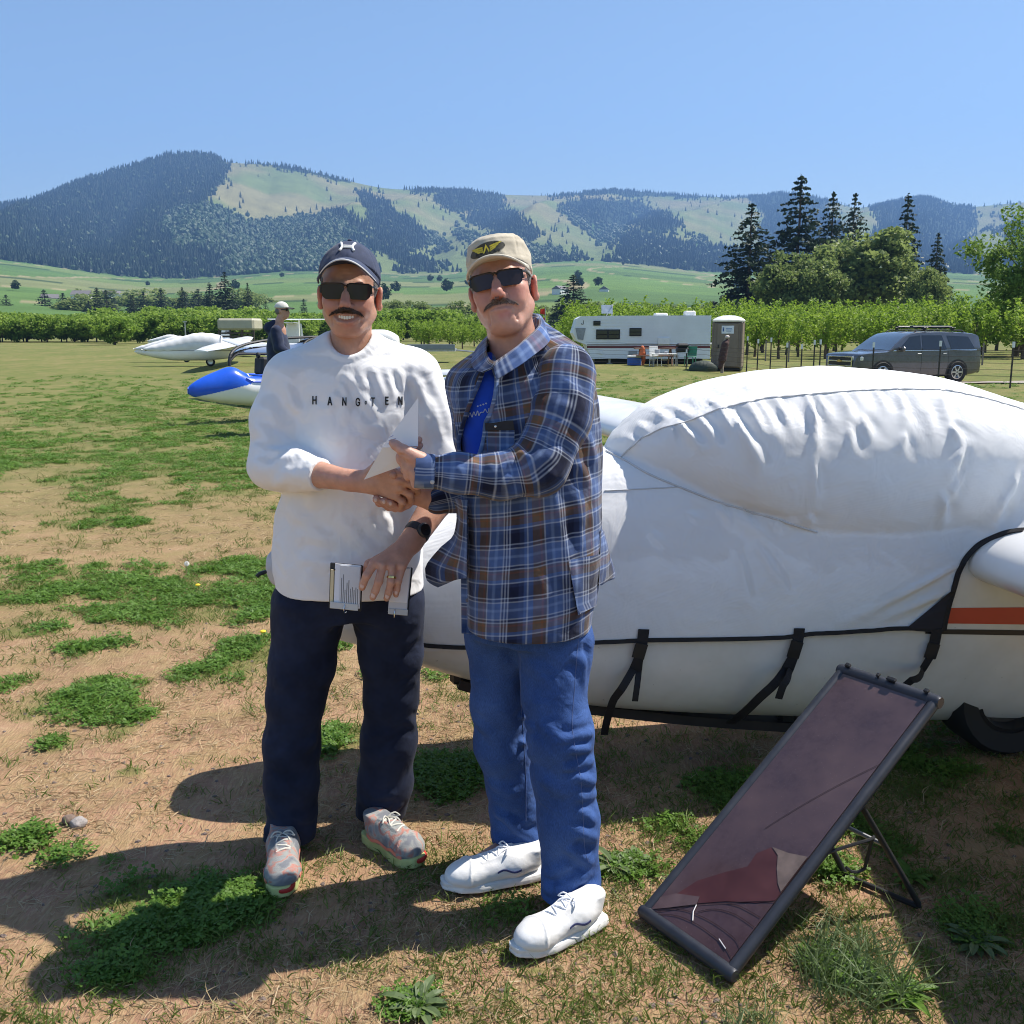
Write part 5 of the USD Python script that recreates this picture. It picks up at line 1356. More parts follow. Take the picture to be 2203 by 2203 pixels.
# ================================================================== THE COVERED GLIDER IN FRONT
GN, GA_, GQ = np.array([-0.72, 3.28, 0]), unit([0.99, 0.14, 0]), unit([-0.14, 0.99, 0])
def gl(s, q, z): return GN + np.multiply.outer(np.asarray(s, float), GA_) + np.multiply.outer(np.asarray(q, float), GQ) + np.multiply.outer(np.asarray(z, float), [0, 0, 1.0])
def to_gl(p):
    d = np.asarray(p) - GN
    return d @ GA_, d @ GQ, np.asarray(p)[..., 2]
def axis_hit(px, py, q=0.0):
    s = 1.0
    for _ in range(12):
        p = at(px, py, (GN + s * GA_ + q * GQ)[1]); s = float((p - GN) @ GA_)
    return s, p[2]
bot = np.array([axis_hit(*p) for p in [(705, 1346), (735, 1364), (762, 1376), (900, 1421), (1010, 1453), (1254, 1505), (1450, 1520), (1720, 1530), (2048, 1541), (2203, 1546), (2400, 1550)]])
top = np.array([axis_hit(*p) for p in [(660, 1240), (700, 1205), (780, 1155), (950, 1090), (1120, 1030), (1300, 974), (1420, 955), (1600, 955), (2000, 960), (2400, 985)]])
tip = axis_hit(632, 1292)
bot = np.vstack([[tip[0], tip[1] - .01], bot]); top = np.vstack([[tip[0], tip[1] + .01], top])
zb_f, zt_f = PchipInterpolator(bot[:, 0], bot[:, 1]), PchipInterpolator(top[:, 0], top[:, 1])
s0 = tip[0]
hw_f = PchipInterpolator([s0, s0 + .03, s0 + .12, s0 + .3, s0 + .6, s0 + 1.0, s0 + 1.6, s0 + 3.4], [.015, .09, .16, .22, .265, .295, .31, .30])
ctop = np.array([axis_hit(*p) for p in [(1302, 970), (1310, 950), (1339, 916), (1398, 868), (1472, 836), (1546, 814), (1645, 797), (1768, 788), (1867, 793), (1965, 803), (2039, 818), (2113, 841), (2203, 873), (2330, 925)]])
clow = np.array([axis_hit(*p, -.28) for p in [(1304, 970), (1334, 985), (1398, 1021), (1462, 1048), (1546, 1080), (1669, 1117), (1758, 1140), (1900, 1150), (2100, 1120), (2330, 1060)]])
ct_f, cl_f = PchipInterpolator(ctop[:, 0], ctop[:, 1]), PchipInterpolator(clow[:, 0], clow[:, 1])
cs0, cs1 = ctop[0, 0], ctop[-1, 0]
def body_fn(p):
    s, q, z = to_gl(p)
    sc = np.clip(s, s0, s0 + 3.4)
    b, t, w = zb_f(sc), zt_f(sc), hw_f(sc)
    h = (t - b) / 2
    e = (np.abs(q / w) ** 2.25 + np.abs((z - (b + t) / 2) / h) ** 2.25) ** (1 / 2.25)
    return np.maximum((e - 1) * np.minimum(w, h), np.abs(s - sc) - 0.0 if False else np.where(s != sc, np.abs(s - sc), -1))
def canopy_fn(p):
    s, q, z = to_gl(p)
    sc = np.clip(s, cs0, cs1)
    t, b = ct_f(sc), cl_f(sc) - .01 - .12 * np.clip((sc - cs0) / .6, 0, 1)
    h = np.maximum((t - b) / 2, .004)
    w = np.maximum(.352 * np.clip((sc - cs0) / .42, 0, 1) ** .5, .004)
    zz = (z - (t + b) / 2) / h
    e = (np.abs(q / w) ** 2.2 + np.abs(zz) ** 2.2) ** (1 / 2.2)
    return np.maximum((e - 1) * np.minimum(w, h), np.where(s != sc, np.abs(s - sc), -1))
lo, hi = np.array([-.95, 2.75, .12]), np.array([2.55, 4.35, 1.62])
FB = Field(lo, hi, .014); FB.add((body_fn, lo, hi), 0)
bodyv, bodyf = FB.mesh()
FC = Field(lo, hi, .010); FC.add((body_fn, lo, hi), 0, .010); FC.add((canopy_fn, lo, hi), .010, .0)
# wing root under the cloth
le = at(2092, 1222, 3.27)
WN = unit([-.034, -1, .045])
FC.add(cone(le + [.16, .15, .00], .105, le + [.12, -.30, .02], .10), .10); FC.add(cone(le + [.30, .22, .10], .13, le + [.34, -.4, .05], .12), .22); FC.add(cone(le + [.6, .2, .12], .15, le + [.6, -.4, .06], .12), .22)
pxc = lambda c: (np.asarray(c, float)[..., 0] * .4933 + 1250, np.asarray(c, float)[..., 1] * .4933 + 750)
SEAM = np.array([(175, 472), (205, 440), (260, 392), (350, 347), (460, 318), (600, 262), (800, 215), (985, 200), (1180, 183), (1390, 175), (1590, 180), (1760, 215), (1932, 265)])
seam = FC.hit(*pxc(SEAM), 2.8, 4.2)
ss, _, sz = to_gl(seam)
FOLDS = [(430, 330, 545, 465, 1.2), (395, 335, 375, 440, .7), (520, 310, 615, 460, 1.1), (610, 270, 680, 440, 1.0), (660, 290, 785, 540, 1.6), (860, 230, 935, 430, .9), (985, 212, 1015, 500, 1.3), (1015, 500, 1000, 780, .5),
         (1140, 200, 1175, 340, .9), (1170, 340, 1175, 470, .8), (1380, 190, 1415, 370, 1.0), (1560, 185, 1590, 330, .9), (1290, 190, 1340, 300, .7), (1230, 300, 1260, 420, .9), (1040, 215, 1080, 330, .6), (730, 240, 800, 400, .8),
         (780, 240, 880, 440, .8), (1450, 185, 1480, 300, .6), (1410, 370, 1380, 470, .8), (1615, 340, 1665, 430, 1.2), (1665, 430, 1580, 600, 1.0), (1575, 640, 1580, 820, 1.2), (1660, 560, 1480, 800, .8), (1900, 560, 1790, 760, .8), (1850, 640, 1760, 800, .9),
         (600, 690, 690, 800, 1.0), (650, 690, 755, 830, 1.3), (690, 700, 825, 860, 1.4), (760, 725, 830, 800, 1.0), (800, 735, 850, 800, .9), (850, 750, 895, 810, .8), (990, 730, 1000, 790, .9), (900, 745, 930, 780, .6),
         (770, 860, 930, 1120, .55), (690, 900, 740, 1160, .5), (1610, 960, 1100, 1220, 1.3), (1600, 1060, 1180, 1225, .9), (560, 225, 640, 262, .8), (420, 260, 500, 310, .9), (330, 270, 380, 330, .7), (880, 120, 950, 190, .45),
         (1120, 110, 1200, 170, .4), (700, 150, 790, 215, .45), (1310, 120, 1390, 172, .4), (250, 330, 300, 372, .6), (200, 380, 235, 430, .6), (470, 720, 545, 770, .5), (300, 800, 380, 870, .4), (1000, 240, 1040, 420, .6), (910, 250, 985, 420, .7), (1480, 200, 1530, 420, .6)]
fa = np.array(FOLDS)
A_, B_ = FC.hit(*pxc(fa[:, 0:2]), 2.8, 4.2), FC.hit(*pxc(fa[:, 2:4]), 2.8, 4.2)
As, _, Az = to_gl(A_); Bs, _, Bz = to_gl(B_)
def folds(p):
    s, q, z = to_gl(p)
    out = 0.006 * (fbm(p * [9, 9, 9], 3, 2) - .5) + 0.0016 * (fbm(p * 45, 2, 7) - .5)
    near = q < 0.15
    for a, b, c, d, k in zip(As, Az, Bs, Bz, fa[:, 4]):
        e = np.array([c - a, d - b]); L = np.linalg.norm(e) + 1e-6; e /= L
        m = near & (s > min(a, c) - .12) & (s < max(a, c) + .12) & (z > min(b, d) - .12) & (z < max(b, d) + .12)
        u, v = s[m] - a, z[m] - b
        t = (u * e[0] + v * e[1]) / L; w = -u * e[1] + v * e[0]
        env = np.clip(t * 4 + .6, 0, 1) * np.clip((1.0 - t) * 1.4, 0, 1)
        wd = .010 + .014 * np.clip(t, 0, 1)
        out[m] += k * .0125 * env * (np.exp(-(w / wd) ** 2) - .55 * np.exp(-((w - 2.0 * wd) / (1.2 * wd)) ** 2))
    # the stitched seam stands proud, the cloth puckers along it
    zs_ = np.interp(s, ss, sz)
    m = (q < .1) & (s > ss[0]) & (np.abs(z - zs_) < .05)
    out[m] += .004 * np.exp(-((z[m] - zs_[m]) / .010) ** 2) + .0008 * np.sin(s[m] * 140 + 3 * np.sin(s[m] * 17)) * np.exp(-((z[m] - zs_[m]) / .03) ** 2)
    # far side: plain regular folds
    m = q > .15
    out[m] += .006 * np.sin(s[m] * 38 + 2 * np.sin(s[m] * 9)) * np.clip((z[m] - .75) * 3, 0, 1)
    return out
FC.warp(folds, .05)
cv, cf = FC.mesh()
edge_px = np.array([(790, 1388), (900, 1401), (1006, 1400), (1273, 1383), (1393, 1377), (1684, 1371), (1753, 1362), (1950, 1351), (2029, 1356)], float)
ee = FC.hit(edge_px[:, 0], edge_px[:, 1], 2.8, 3.9); es, _, ez = to_gl(ee)
redge_px = np.array([(2029, 1356), (2039, 1307), (2049, 1273), (2064, 1224), (2083, 1194), (2118, 1167), (2203, 1142)], float)
re_ = FC.hit(redge_px[:, 0], redge_px[:, 1], 2.7, 3.9); rs_, rq, rz = to_gl(re_)
zedge = lambda s: np.interp(s, es, ez)
order = np.argsort(rz)
def keep_cover(s, q, z):
    side_ok = np.where(z < rz.max(), s < np.interp(z, rz[order], rs_[order]), True)
    return (z > zedge(s)) & side_ok & (s < s0 + 3.1)
ms, mq, mz = to_gl(cv[cf].mean(1))
kc = keep_cover(ms, mq, mz)
cf = cf[kc]
# pull the ragged border vertices onto the hem
tm = trimesh.Trimesh(cv, cf, process=False); cloth_v = cv.copy()
eg = tm.edges_sorted; uq, ct = np.unique(eg, axis=0, return_counts=True); bd = np.unique(uq[ct == 1])
bs_, bq_, bz_ = to_gl(cv[bd]); mv = (np.abs(bz_ - zedge(bs_)) < .03) & (bs_ < es[-1])
cloth_v[bd[mv], 2] = zedge(bs_[mv])
cloth = look('cover_cloth', {
    'tc': ('texture_coordinate', {}), 'n': ('noise_texture', {'scale': 2.5, 'detail': 6.0, 'roughness': .6}), 'r': ('rgb_ramp', {'ramp': [(.3, (.72, .72, .72)), (.7, (.80, .80, .79))]}),
    'w': ('wave_texture', {'scale': 300.0, 'bands_direction': 'z'}), 'n2': ('noise_texture', {'scale': 8.0, 'detail': 3.0, 'roughness': .5, 'distortion': .8}), 'hb': ('math', {'math_type': 'multiply_add', 'value2': .02}),
    'b': ('bump', {'strength': .55, 'distance': .020}), 'p': ('principled_bsdf', {'roughness': .72, 'specular_ior_level': .25, 'sheen_weight': .1})},
    [('tc.object', 'n.vector'), ('tc.object', 'w.vector'), ('tc.object', 'n2.vector'), ('n.fac', 'r.fac'), ('r.color', 'p.base_color'), ('w.fac', 'hb.value1'), ('n2.fac', 'hb.value3'), ('hb.value', 'b.height'), ('b.normal', 'p.normal')])
webbing = paint('black_webbing', (.010, .009, .011), .75, .3, 60, bump=.4, bump_scale=400)
tc = thing('glider_cover', 'white cloth cover strapped over the canopy and nose of the near glider', 'cover')
used = np.unique(cf); remap = np.full(len(cv), -1); remap[used] = np.arange(len(used))
put('fabric', (cloth_v[used], remap[cf]), cloth, tc, smooth=True)
seam_c = FC.snap(gl(np.linspace(ss[0], ss[-1], 140), to_gl(FC.hit(np.interp(np.linspace(ss[0], ss[-1], 140), ss, pxc(SEAM)[0]), np.interp(np.linspace(ss[0], ss[-1], 140), ss, pxc(SEAM)[1]), 2.8, 4.2))[1], np.interp(np.linspace(ss[0], ss[-1], 140), ss, sz)), .001)
put('seam', tube(seam_c, .0028, 5), paint('seam_thread', (.55, .55, .55), .8), tc, smooth=True)
crease_px = np.array([(1304, 971), (1334, 985), (1398, 1021), (1462, 1048), (1546, 1080), (1610, 1100), (1669, 1117), (1758, 1145)], float)
cr = FC.hit(*spline(crease_px, 60).T, 2.8, 4.2); put('seam', tube(FC.snap(cr, .0015), .0035, 5), _mats['seam_thread'], tc, smooth=True)
sd_px = spline(np.array([(1301, 1056), (1360, 1053), (1462, 1048)]), 20); put('seam', tube(FC.snap(FC.hit(*sd_px.T, 2.8, 4.2), .001), .0022, 5), _mats['seam_thread'], tc, smooth=True)
sline = np.linspace(es[0], es[-1], 90)
hem_n = FC.snap(gl(sline, np.full(90, -.31), zedge(sline)), .003)
put('hem', strip(hem_n, [0, 0, 1.0], .014, .005), webbing, tc)
hem_f = FC.snap(gl(sline, np.full(90, .31), zedge(sline)), .003)
put('hem', strip(hem_f, [0, 0, 1.0], .020, .005), webbing, tc)
rb = FC.snap(FC.hit(*spline(redge_px, 40).T, 2.7, 3.9), .004)
put('hem', strip(rb, np.cross(np.gradient(rb, axis=0), FC.grad(rb)), .018, .005), webbing, tc)
tri = np.array([(2046, 1272), (2029, 1357), (1952, 1350)], float)
ws_ = np.linspace(0, 1, 14)
TP = np.stack([FC.hit(*( (tri[0] * (1 - v) + (tri[2] * (1 - u) + tri[1] * u) * v).T), 2.7, 3.9, off=.006) for v in ws_ for u in ws_]).reshape(14, 14, 3)
put('mesh_gusset', grid_mesh(TP), paint('black_mesh', (.022, .020, .026), .9, .5, 300), tc)
def strap_down(pts, w, lab=None, loose=None, off=.006):
    """webbing lying on the hull through pixel points, then hanging on through loose (pixel, depth) points"""
    q = spline(np.array(pts, float), 16)
    P = FC.hit(q[:, 0], q[:, 1], 2.7, 3.9, off=off)
    if loose: P = np.vstack([P, spline(np.vstack([P[-1], [at(*l) for l in loose]]), 14)[1:]])
    t = np.gradient(P, axis=0); t /= np.linalg.norm(t, axis=1, keepdims=True)
    wd = np.cross(t, [0, -1.0, 0.15])
    return strip(P, wd, w, .004)
f0 = float(FC.hit(1385, 1352, 2.8, 3.9)[1])
for i, (pts, wide, loose, extra) in enumerate([
        ([(1385, 1354), (1381, 1385), (1372, 1416)], .036, None, [([(1374, 1412), (1362, 1440)], [(1340, 1478, f0 - .03), (1318, 1510, f0 + .02), (1300, 1580, f0 + .15)], .026), ([(1378, 1412), (1374, 1445)], [(1370, 1480, f0 - .02), (1366, 1508, f0 - .01)], .020)]),
        ([(1720, 1352), (1716, 1380), (1705, 1415)], .036, None, [([(1706, 1412), (1690, 1440)], [(1660, 1478, f0 + .02), (1625, 1510, f0 + .05), (1571, 1556, f0 + .2)], .030), ([(1710, 1412), (1700, 1440)], [(1688, 1470, f0 - .01), (1675, 1503, f0 - .0)], .024)]),
        ([(2016, 1352), (2010, 1385), (2000, 1416)], .036, None, [([(2002, 1412), (1985, 1440)], [(1965, 1462, f0 + .04), (1935, 1490, f0 + .08), (1900, 1545, f0 + .25)], .024)])]):
    m = put('strap', strap_down(pts, wide), webbing, tc)
    for q, l, w in extra: put('strap_tail', strap_down(q, w, loose=l, off=.009), webbing, m)
    put('buckle', strap_down(pts[-2:], wide * 1.15, off=.011), black_trim, m)

# the glider itself
tg = thing('glider', 'white two-seat glider in front, nose and cockpit hidden under the strapped cloth cover', 'glider')
hull = look('old_hull', {'tc': ('texture_coordinate', {}), 'n': ('noise_texture', {'scale': 3.0, 'detail': 7.0, 'roughness': .65}), 'r': ('rgb_ramp', {'ramp': [(.25, (.60, .585, .54)), (.6, (.74, .73, .70))]}),
                         'sp': ('noise_texture', {'scale': 55.0, 'detail': 2.0}), 'sr': ('rgb_ramp', {'ramp': [(.74, (1, 1, 1)), (.80, (.45, .42, .38))]}), 'm': ('mix', {'mix_type': 'multiply', 'fac': 1.0}),
                         'p': ('principled_bsdf', {'roughness': .36, 'coat_weight': .2})},
            [('tc.object', 'n.vector'), ('tc.object', 'sp.vector'), ('n.fac', 'r.fac'), ('sp.fac', 'sr.fac'), ('r.color', 'm.color1'), ('sr.color', 'm.color2'), ('m.color', 'p.base_color')])
put('fuselage', (bodyv, bodyf), hull, tg, smooth=True)
redp = paint('red_stripe_paint', (.50, .045, .022), .35, .1, 5)
def hull_band(name, top_px, bot_px, mat, n=40):
    a, b = spline(np.array(top_px, float), n), spline(np.array(bot_px, float), n)
    P = np.stack([FB.snap(FB.hit(*(a * (1 - v) + b * v).T, 2.7, 3.9), .002) for v in np.linspace(0, 1, 6)], 1)
    put(name, grid_mesh(P), mat, tg, smooth=True)
hull_band('red_stripe', [(2020, 1308), (2120, 1307), (2290, 1306)], [(2020, 1341), (2120, 1342), (2290, 1345)], redp)
hull_band('black_stripe', [(1990, 1353), (2100, 1354), (2290, 1357)], [(1990, 1363), (2100, 1365), (2290, 1368)], black_trim)
# rear fuselage and tail run on out of the picture
rear = [(3.36 + s0, float(zb_f(s0 + 3.36)), float(zt_f(s0 + 3.36)), .298), (4.3, .42, 1.10, .24), (6.0, .60, .98, .14), (7.6, .68, .92, .09)]
v, f = fuselage_mesh(rear); put('fuselage_rear', (gl(v[:, 0], v[:, 1], v[:, 2]), f), hull, tg, smooth=True)
v, f = wing_mesh([((6.8, 0, .8), 1.1), ((7.1, 0, 2.0), .7)], .1, True); put('fin', (gl(v[:, 0], v[:, 1], v[:, 2]), f), hull, tg, smooth=40)
for s_ in (-1, 1):
    v, f = wing_mesh([((6.7, 0, .95), .8), ((6.9, s_ * 1.5, .98), .5)][::s_], .1); put('tailplane', (gl(v[:, 0], v[:, 1], v[:, 2]), f), hull, tg, smooth=40)
# wings, swept a little forward
tipf = at(948, 815, 11.0)
lf_ = le + np.array([-.10, .55, .06])
def wing_between(root, tip_, c0, c1, n=24, bulge=0.0):
    P = []
    for u in np.linspace(0, 1, n):
        o = root * (1 - u) + tip_ * u + np.array([0, 0, bulge * math.sin(math.pi * u)])
        ch = c0 + (c1 - c0) * u
        if u > .965: ch *= math.sqrt(max(.05, 1 - ((u - .965) / .035) ** 2))
        q = foil(ch, .20, 33)
        P.append([o + GA_ * (a) + np.array([0, 0, b]) for a, b in q])
    P = np.array(P); v, f = grid_mesh(P, close_v=True); m = P.shape[1]
    return v, np.vstack([f, [[(n - 1) * m, (n - 1) * m + j, (n - 1) * m + j + 1] for j in range(1, m - 1)], [[0, j + 1, j] for j in range(1, m - 1)]])
put('wing', wing_between(lf_, tipf, 1.35, .6), white_gel, tg, smooth=40)
put('wing', wing_between(le + np.array([.0, .10, .0]), le + WN * 8.0 + np.array([0, 0, .3]), 1.42, .6), white_gel, tg, smooth=70)
# skid, wheel
sk = np.array([axis_hit(*p) for p in [(985, 1462), (1130, 1497), (1300, 1520), (1500, 1541), (1720, 1556), (1830, 1562), (1900, 1556)]])
P = gl(sk[:, 0], np.zeros(len(sk)), sk[:, 1])
put('skid', strip(spline(P, 40), GQ, .11, .035), paint('skid_wood', (.035, .026, .022), .8, .4, 12), tg)
for px_, py_ in [(990, 1452), (1450, 1530), (1690, 1540), (1850, 1548)]:
    s_, z_ = axis_hit(px_, py_); put('skid_bracket', box((.07, .08, .075), gl(s_, 0, z_ + .01), bevel=.015), black_trim, tg)
ws0, _ = axis_hit(2160, 1600, -.22)
put('wheel_fork', box((.13, .05, .07), gl(ws0 - .30, -.10, .20), rotz(.14) @ roty(.5), bevel=.02), steel, tg)
wheel(tg, gl(ws0 + .03, -.13, .235), .235, .20, -GQ, rim=black_trim)

# ---- solar panel on its stand
from scipy.optimize import least_squares
tgt = np.array([(1366, 1980), (1578, 2094), (1807, 1437), (2036, 1501)], float)
def panel_pts(v):
    x, y, yaw, tilt, W, L = v
    w = np.array([math.cos(yaw), math.sin(yaw), 0]); u = np.array([-math.sin(yaw) * math.cos(tilt), math.cos(yaw) * math.cos(tilt), math.sin(tilt)])
    o = np.array([x, y, .012])
    return np.array([o - w * W / 2, o + w * W / 2, o - w * W / 2 + u * L, o + w * W / 2 + u * L]), w, u
def err(v):
    P, w, u = panel_pts(v)
    X, Y = to_pixel(P)
    sh = P[3] - SUN * (P[3][2] / SUN[2])
    sx, sy = to_pixel(sh)
    return np.r_[X - tgt[:, 0], Y - tgt[:, 1], .25 * (sx - 1786), .25 * (sy - 2025)]
sol = least_squares(err, [.45, 2.45, -.75, .65, .33, 1.0]).x
PP, pw, pu = panel_pts(sol); pn = np.cross(pw, pu)
PW, PL = sol[4], sol[5]
tp = thing('solar_panel', 'long dark solar panel with cracked, peeling film, propped aslant on the ground', 'solar panel')
o = PP[0]
fr_m = paint('panel_frame', (.024, .027, .036), .38, .15, 12)
def ploc(a, b, c): return o + pw * a + pu * b + pn * c
r_ = .016
for a0, b0, a1, b1 in [(r_, 0.01, r_, PL - .01), (PW - r_, 0.01, PW - r_, PL - .01)]:
    put('frame_side', tube([ploc(a0, b0, 0), ploc(a0, b0 + .01, 0), ploc(a1, b1 - .01, 0), ploc(a1, b1, 0)], r_, 12), fr_m, tp, smooth=50)
for b0, rr in ((.014, .019), (PL - .015, .020)):
    put('frame_end', tube([ploc(0, b0, 0), ploc(.01, b0, 0), ploc(PW - .01, b0, 0), ploc(PW, b0, 0)], [rr * .8, rr, rr, rr * .8], 12), fr_m, tp, smooth=50)
cell = look('panel_glass', {'tc': ('texture_coordinate', {}), 'n': ('noise_texture', {'scale': 5.0, 'detail': 7.0, 'roughness': .7}), 'sp': ('noise_texture', {'scale': 260.0, 'detail': 2.0}),
                            'r': ('rgb_ramp', {'ramp': [(.3, (.036, .019, .021)), (.7, (.066, .036, .038))]}), 'sr': ('rgb_ramp', {'ramp': [(.68, (0, 0, 0)), (.82, (.25, .25, .25))]}), 'm': ('mix', {'color2': (.5, .42, .38)}),
                            'rr': ('map_range', {'from_min': .3, 'from_max': .7, 'to_min': .22, 'to_max': .5}), 'p': ('principled_bsdf', {'coat_weight': .55, 'coat_roughness': .10, 'specular_ior_level': .6})},
            [('tc.object', 'n.vector'), ('tc.object', 'sp.vector'), ('n.fac', 'r.fac'), ('sp.fac', 'sr.fac'), ('r.color', 'm.color1'), ('sr.color', 'm.fac'), ('m.color', 'p.base_color'), ('n.fac', 'rr.value'), ('rr.result', 'p.roughness')])
put('glass', box((PW - .05, PL - .05, .012), (0, 0, 0)), cell, tp) if False else None
def pbox(a0, b0, a1, b1, c, th):
    v, f = box((a1 - a0, b1 - b0, th), ((a0 + a1) / 2, (b0 + b1) / 2, c))
    return o + v[:, :1] * pw + v[:, 1:2] * pu + v[:, 2:] * pn, f
put('glass', pbox(.03, .03, PW - .03, PL - .03, .004, .012), cell, tp)
def on_panel(px, py, c=.0112):
    d = ray(px, py); q = o + pn * c
    t_ = ((q - [0, 0, EYE]) @ pn) / (d @ pn)
    p = np.array([0, 0, EYE]) + d * np.asarray(t_)[..., None] - o
    return np.stack([p @ pw, p @ pu], -1)
def film(name, px_poly, mat, c, th=.0008):
    q = on_panel(*(np.array(px_poly, float) * .4674 + [1300, 1350]).T)
    q[:, 0] = np.clip(q[:, 0], .031, PW - .031); q[:, 1] = np.clip(q[:, 1], .031, PL - .031)
    from shapely.geometry import Polygon
    put(name, slab(Polygon(q).buffer(0), th, o + pn * c, pw, pu), mat, tp)
film('bare_cell', [(335, 1225), (430, 1165), (560, 1125), (660, 1100), (700, 1040), (770, 1012), (805, 1050), (800, 1120), (820, 1200), (825, 1225), (800, 1265), (700, 1268), (560, 1260), (430, 1270), (440, 1240)], paint('bare_cell_red', (.050, .013, .015), .45, .25, 12), .0108)
film('peeled_film', [(775, 1012), (850, 1040), (945, 1062), (935, 1110), (880, 1165), (825, 1225), (800, 1180), (795, 1110), (800, 1050)], paint('peeled_film_pale', (.115, .085, .075), .55, .35, 20), .0125)
film('peeled_film', [(250, 1235), (330, 1225), (440, 1240), (425, 1275), (300, 1290), (215, 1310)], paint('film_haze', (.070, .044, .048), .5, .3, 15), .0120)
crk = paint('crack_line', (.02, .008, .010), .6)
for i, ln_ in enumerate([[(205, 1312), (300, 1300), (420, 1277), (560, 1268), (700, 1262), (795, 1262)], [(560, 1268), (640, 1290), (720, 1335)], [(240, 1300), (400, 1310), (520, 1370), (600, 1430), (625, 1475)], [(210, 1325), (360, 1335), (450, 1380), (530, 1440), (590, 1530)], [(430, 1310), (540, 1300), (620, 1330), (690, 1380)], [(740, 925), (900, 825), (1060, 735), (1290, 620)]]):
    q = spline(on_panel(*(np.array(ln_, float) * .4674 + [1300, 1350]).T), 24)
    put('crack', tube([ploc(a, b, .0122) for a, b in q], .0007, 4), crk, tp)
scr = paint('scratch_pale', (.75, .72, .70), .5)
for ln_ in [[(425, 1278), (410, 1310)], [(410, 1310), (408, 1350)], [(530, 1435), (560, 1480)]]:
    q = on_panel(*(np.array(ln_, float) * .4674 + [1300, 1350]).T); put('scratch', tube([ploc(*q[0], .013), ploc(*q[1], .013)], .0014, 4), scr, tp)
for a, sz_ in [(.11, .012), (.42, .007), (.55, .020), (.88, .010)]:
    put('clip', box((sz_ * 1.5, .014, .010), ploc(a * PW, PL - .008, .026), np.stack([pw, pu, pn], 1), bevel=.003), black_trim, tp)
put('backing', pbox(.03, .03, PW - .03, PL - .03, -.012, .008), black_trim, tp)
# stand: two U-shaped rods hinged behind the panel
ra_, rb_ = on_ground(1975, 1950, .008), on_ground(1815, 1882, .008)
ha, hb = ploc(PW * .93, PL * .60, -.022), ploc(PW * .25, PL * .60, -.022)
put('stand_leg', tube([ha, ra_ + [0, 0, .01], ra_], .0085, 8), black_trim, tp, smooth=50)
put('stand_leg', tube([hb, rb_ + [0, 0, .01], rb_], .0085, 8), black_trim, tp, smooth=50)
put('stand_foot', tube([rb_, rb_ * .5 + ra_ * .5, ra_], .0085, 8), black_trim, tp, smooth=50)
m1, m2 = ha * .45 + ra_ * .55, hb * .45 + rb_ * .55
put('stand_brace', tube(spline([ploc(PW * .9, PL * .40, -.02), at(1880, 1800, ra_[1] - .05), at(1860, 1868, ra_[1] - .02), at(1840, 1877, ra_[1] - .02), at(1820, 1866, ra_[1] - .02)], 20), .0045, 6), black_trim, tp, smooth=50)
put('stand_hinge', tube([m1 * .7 + ha * .3, m1 * .7 + ha * .3 - pw * .12], .006, 6), steel, tp)
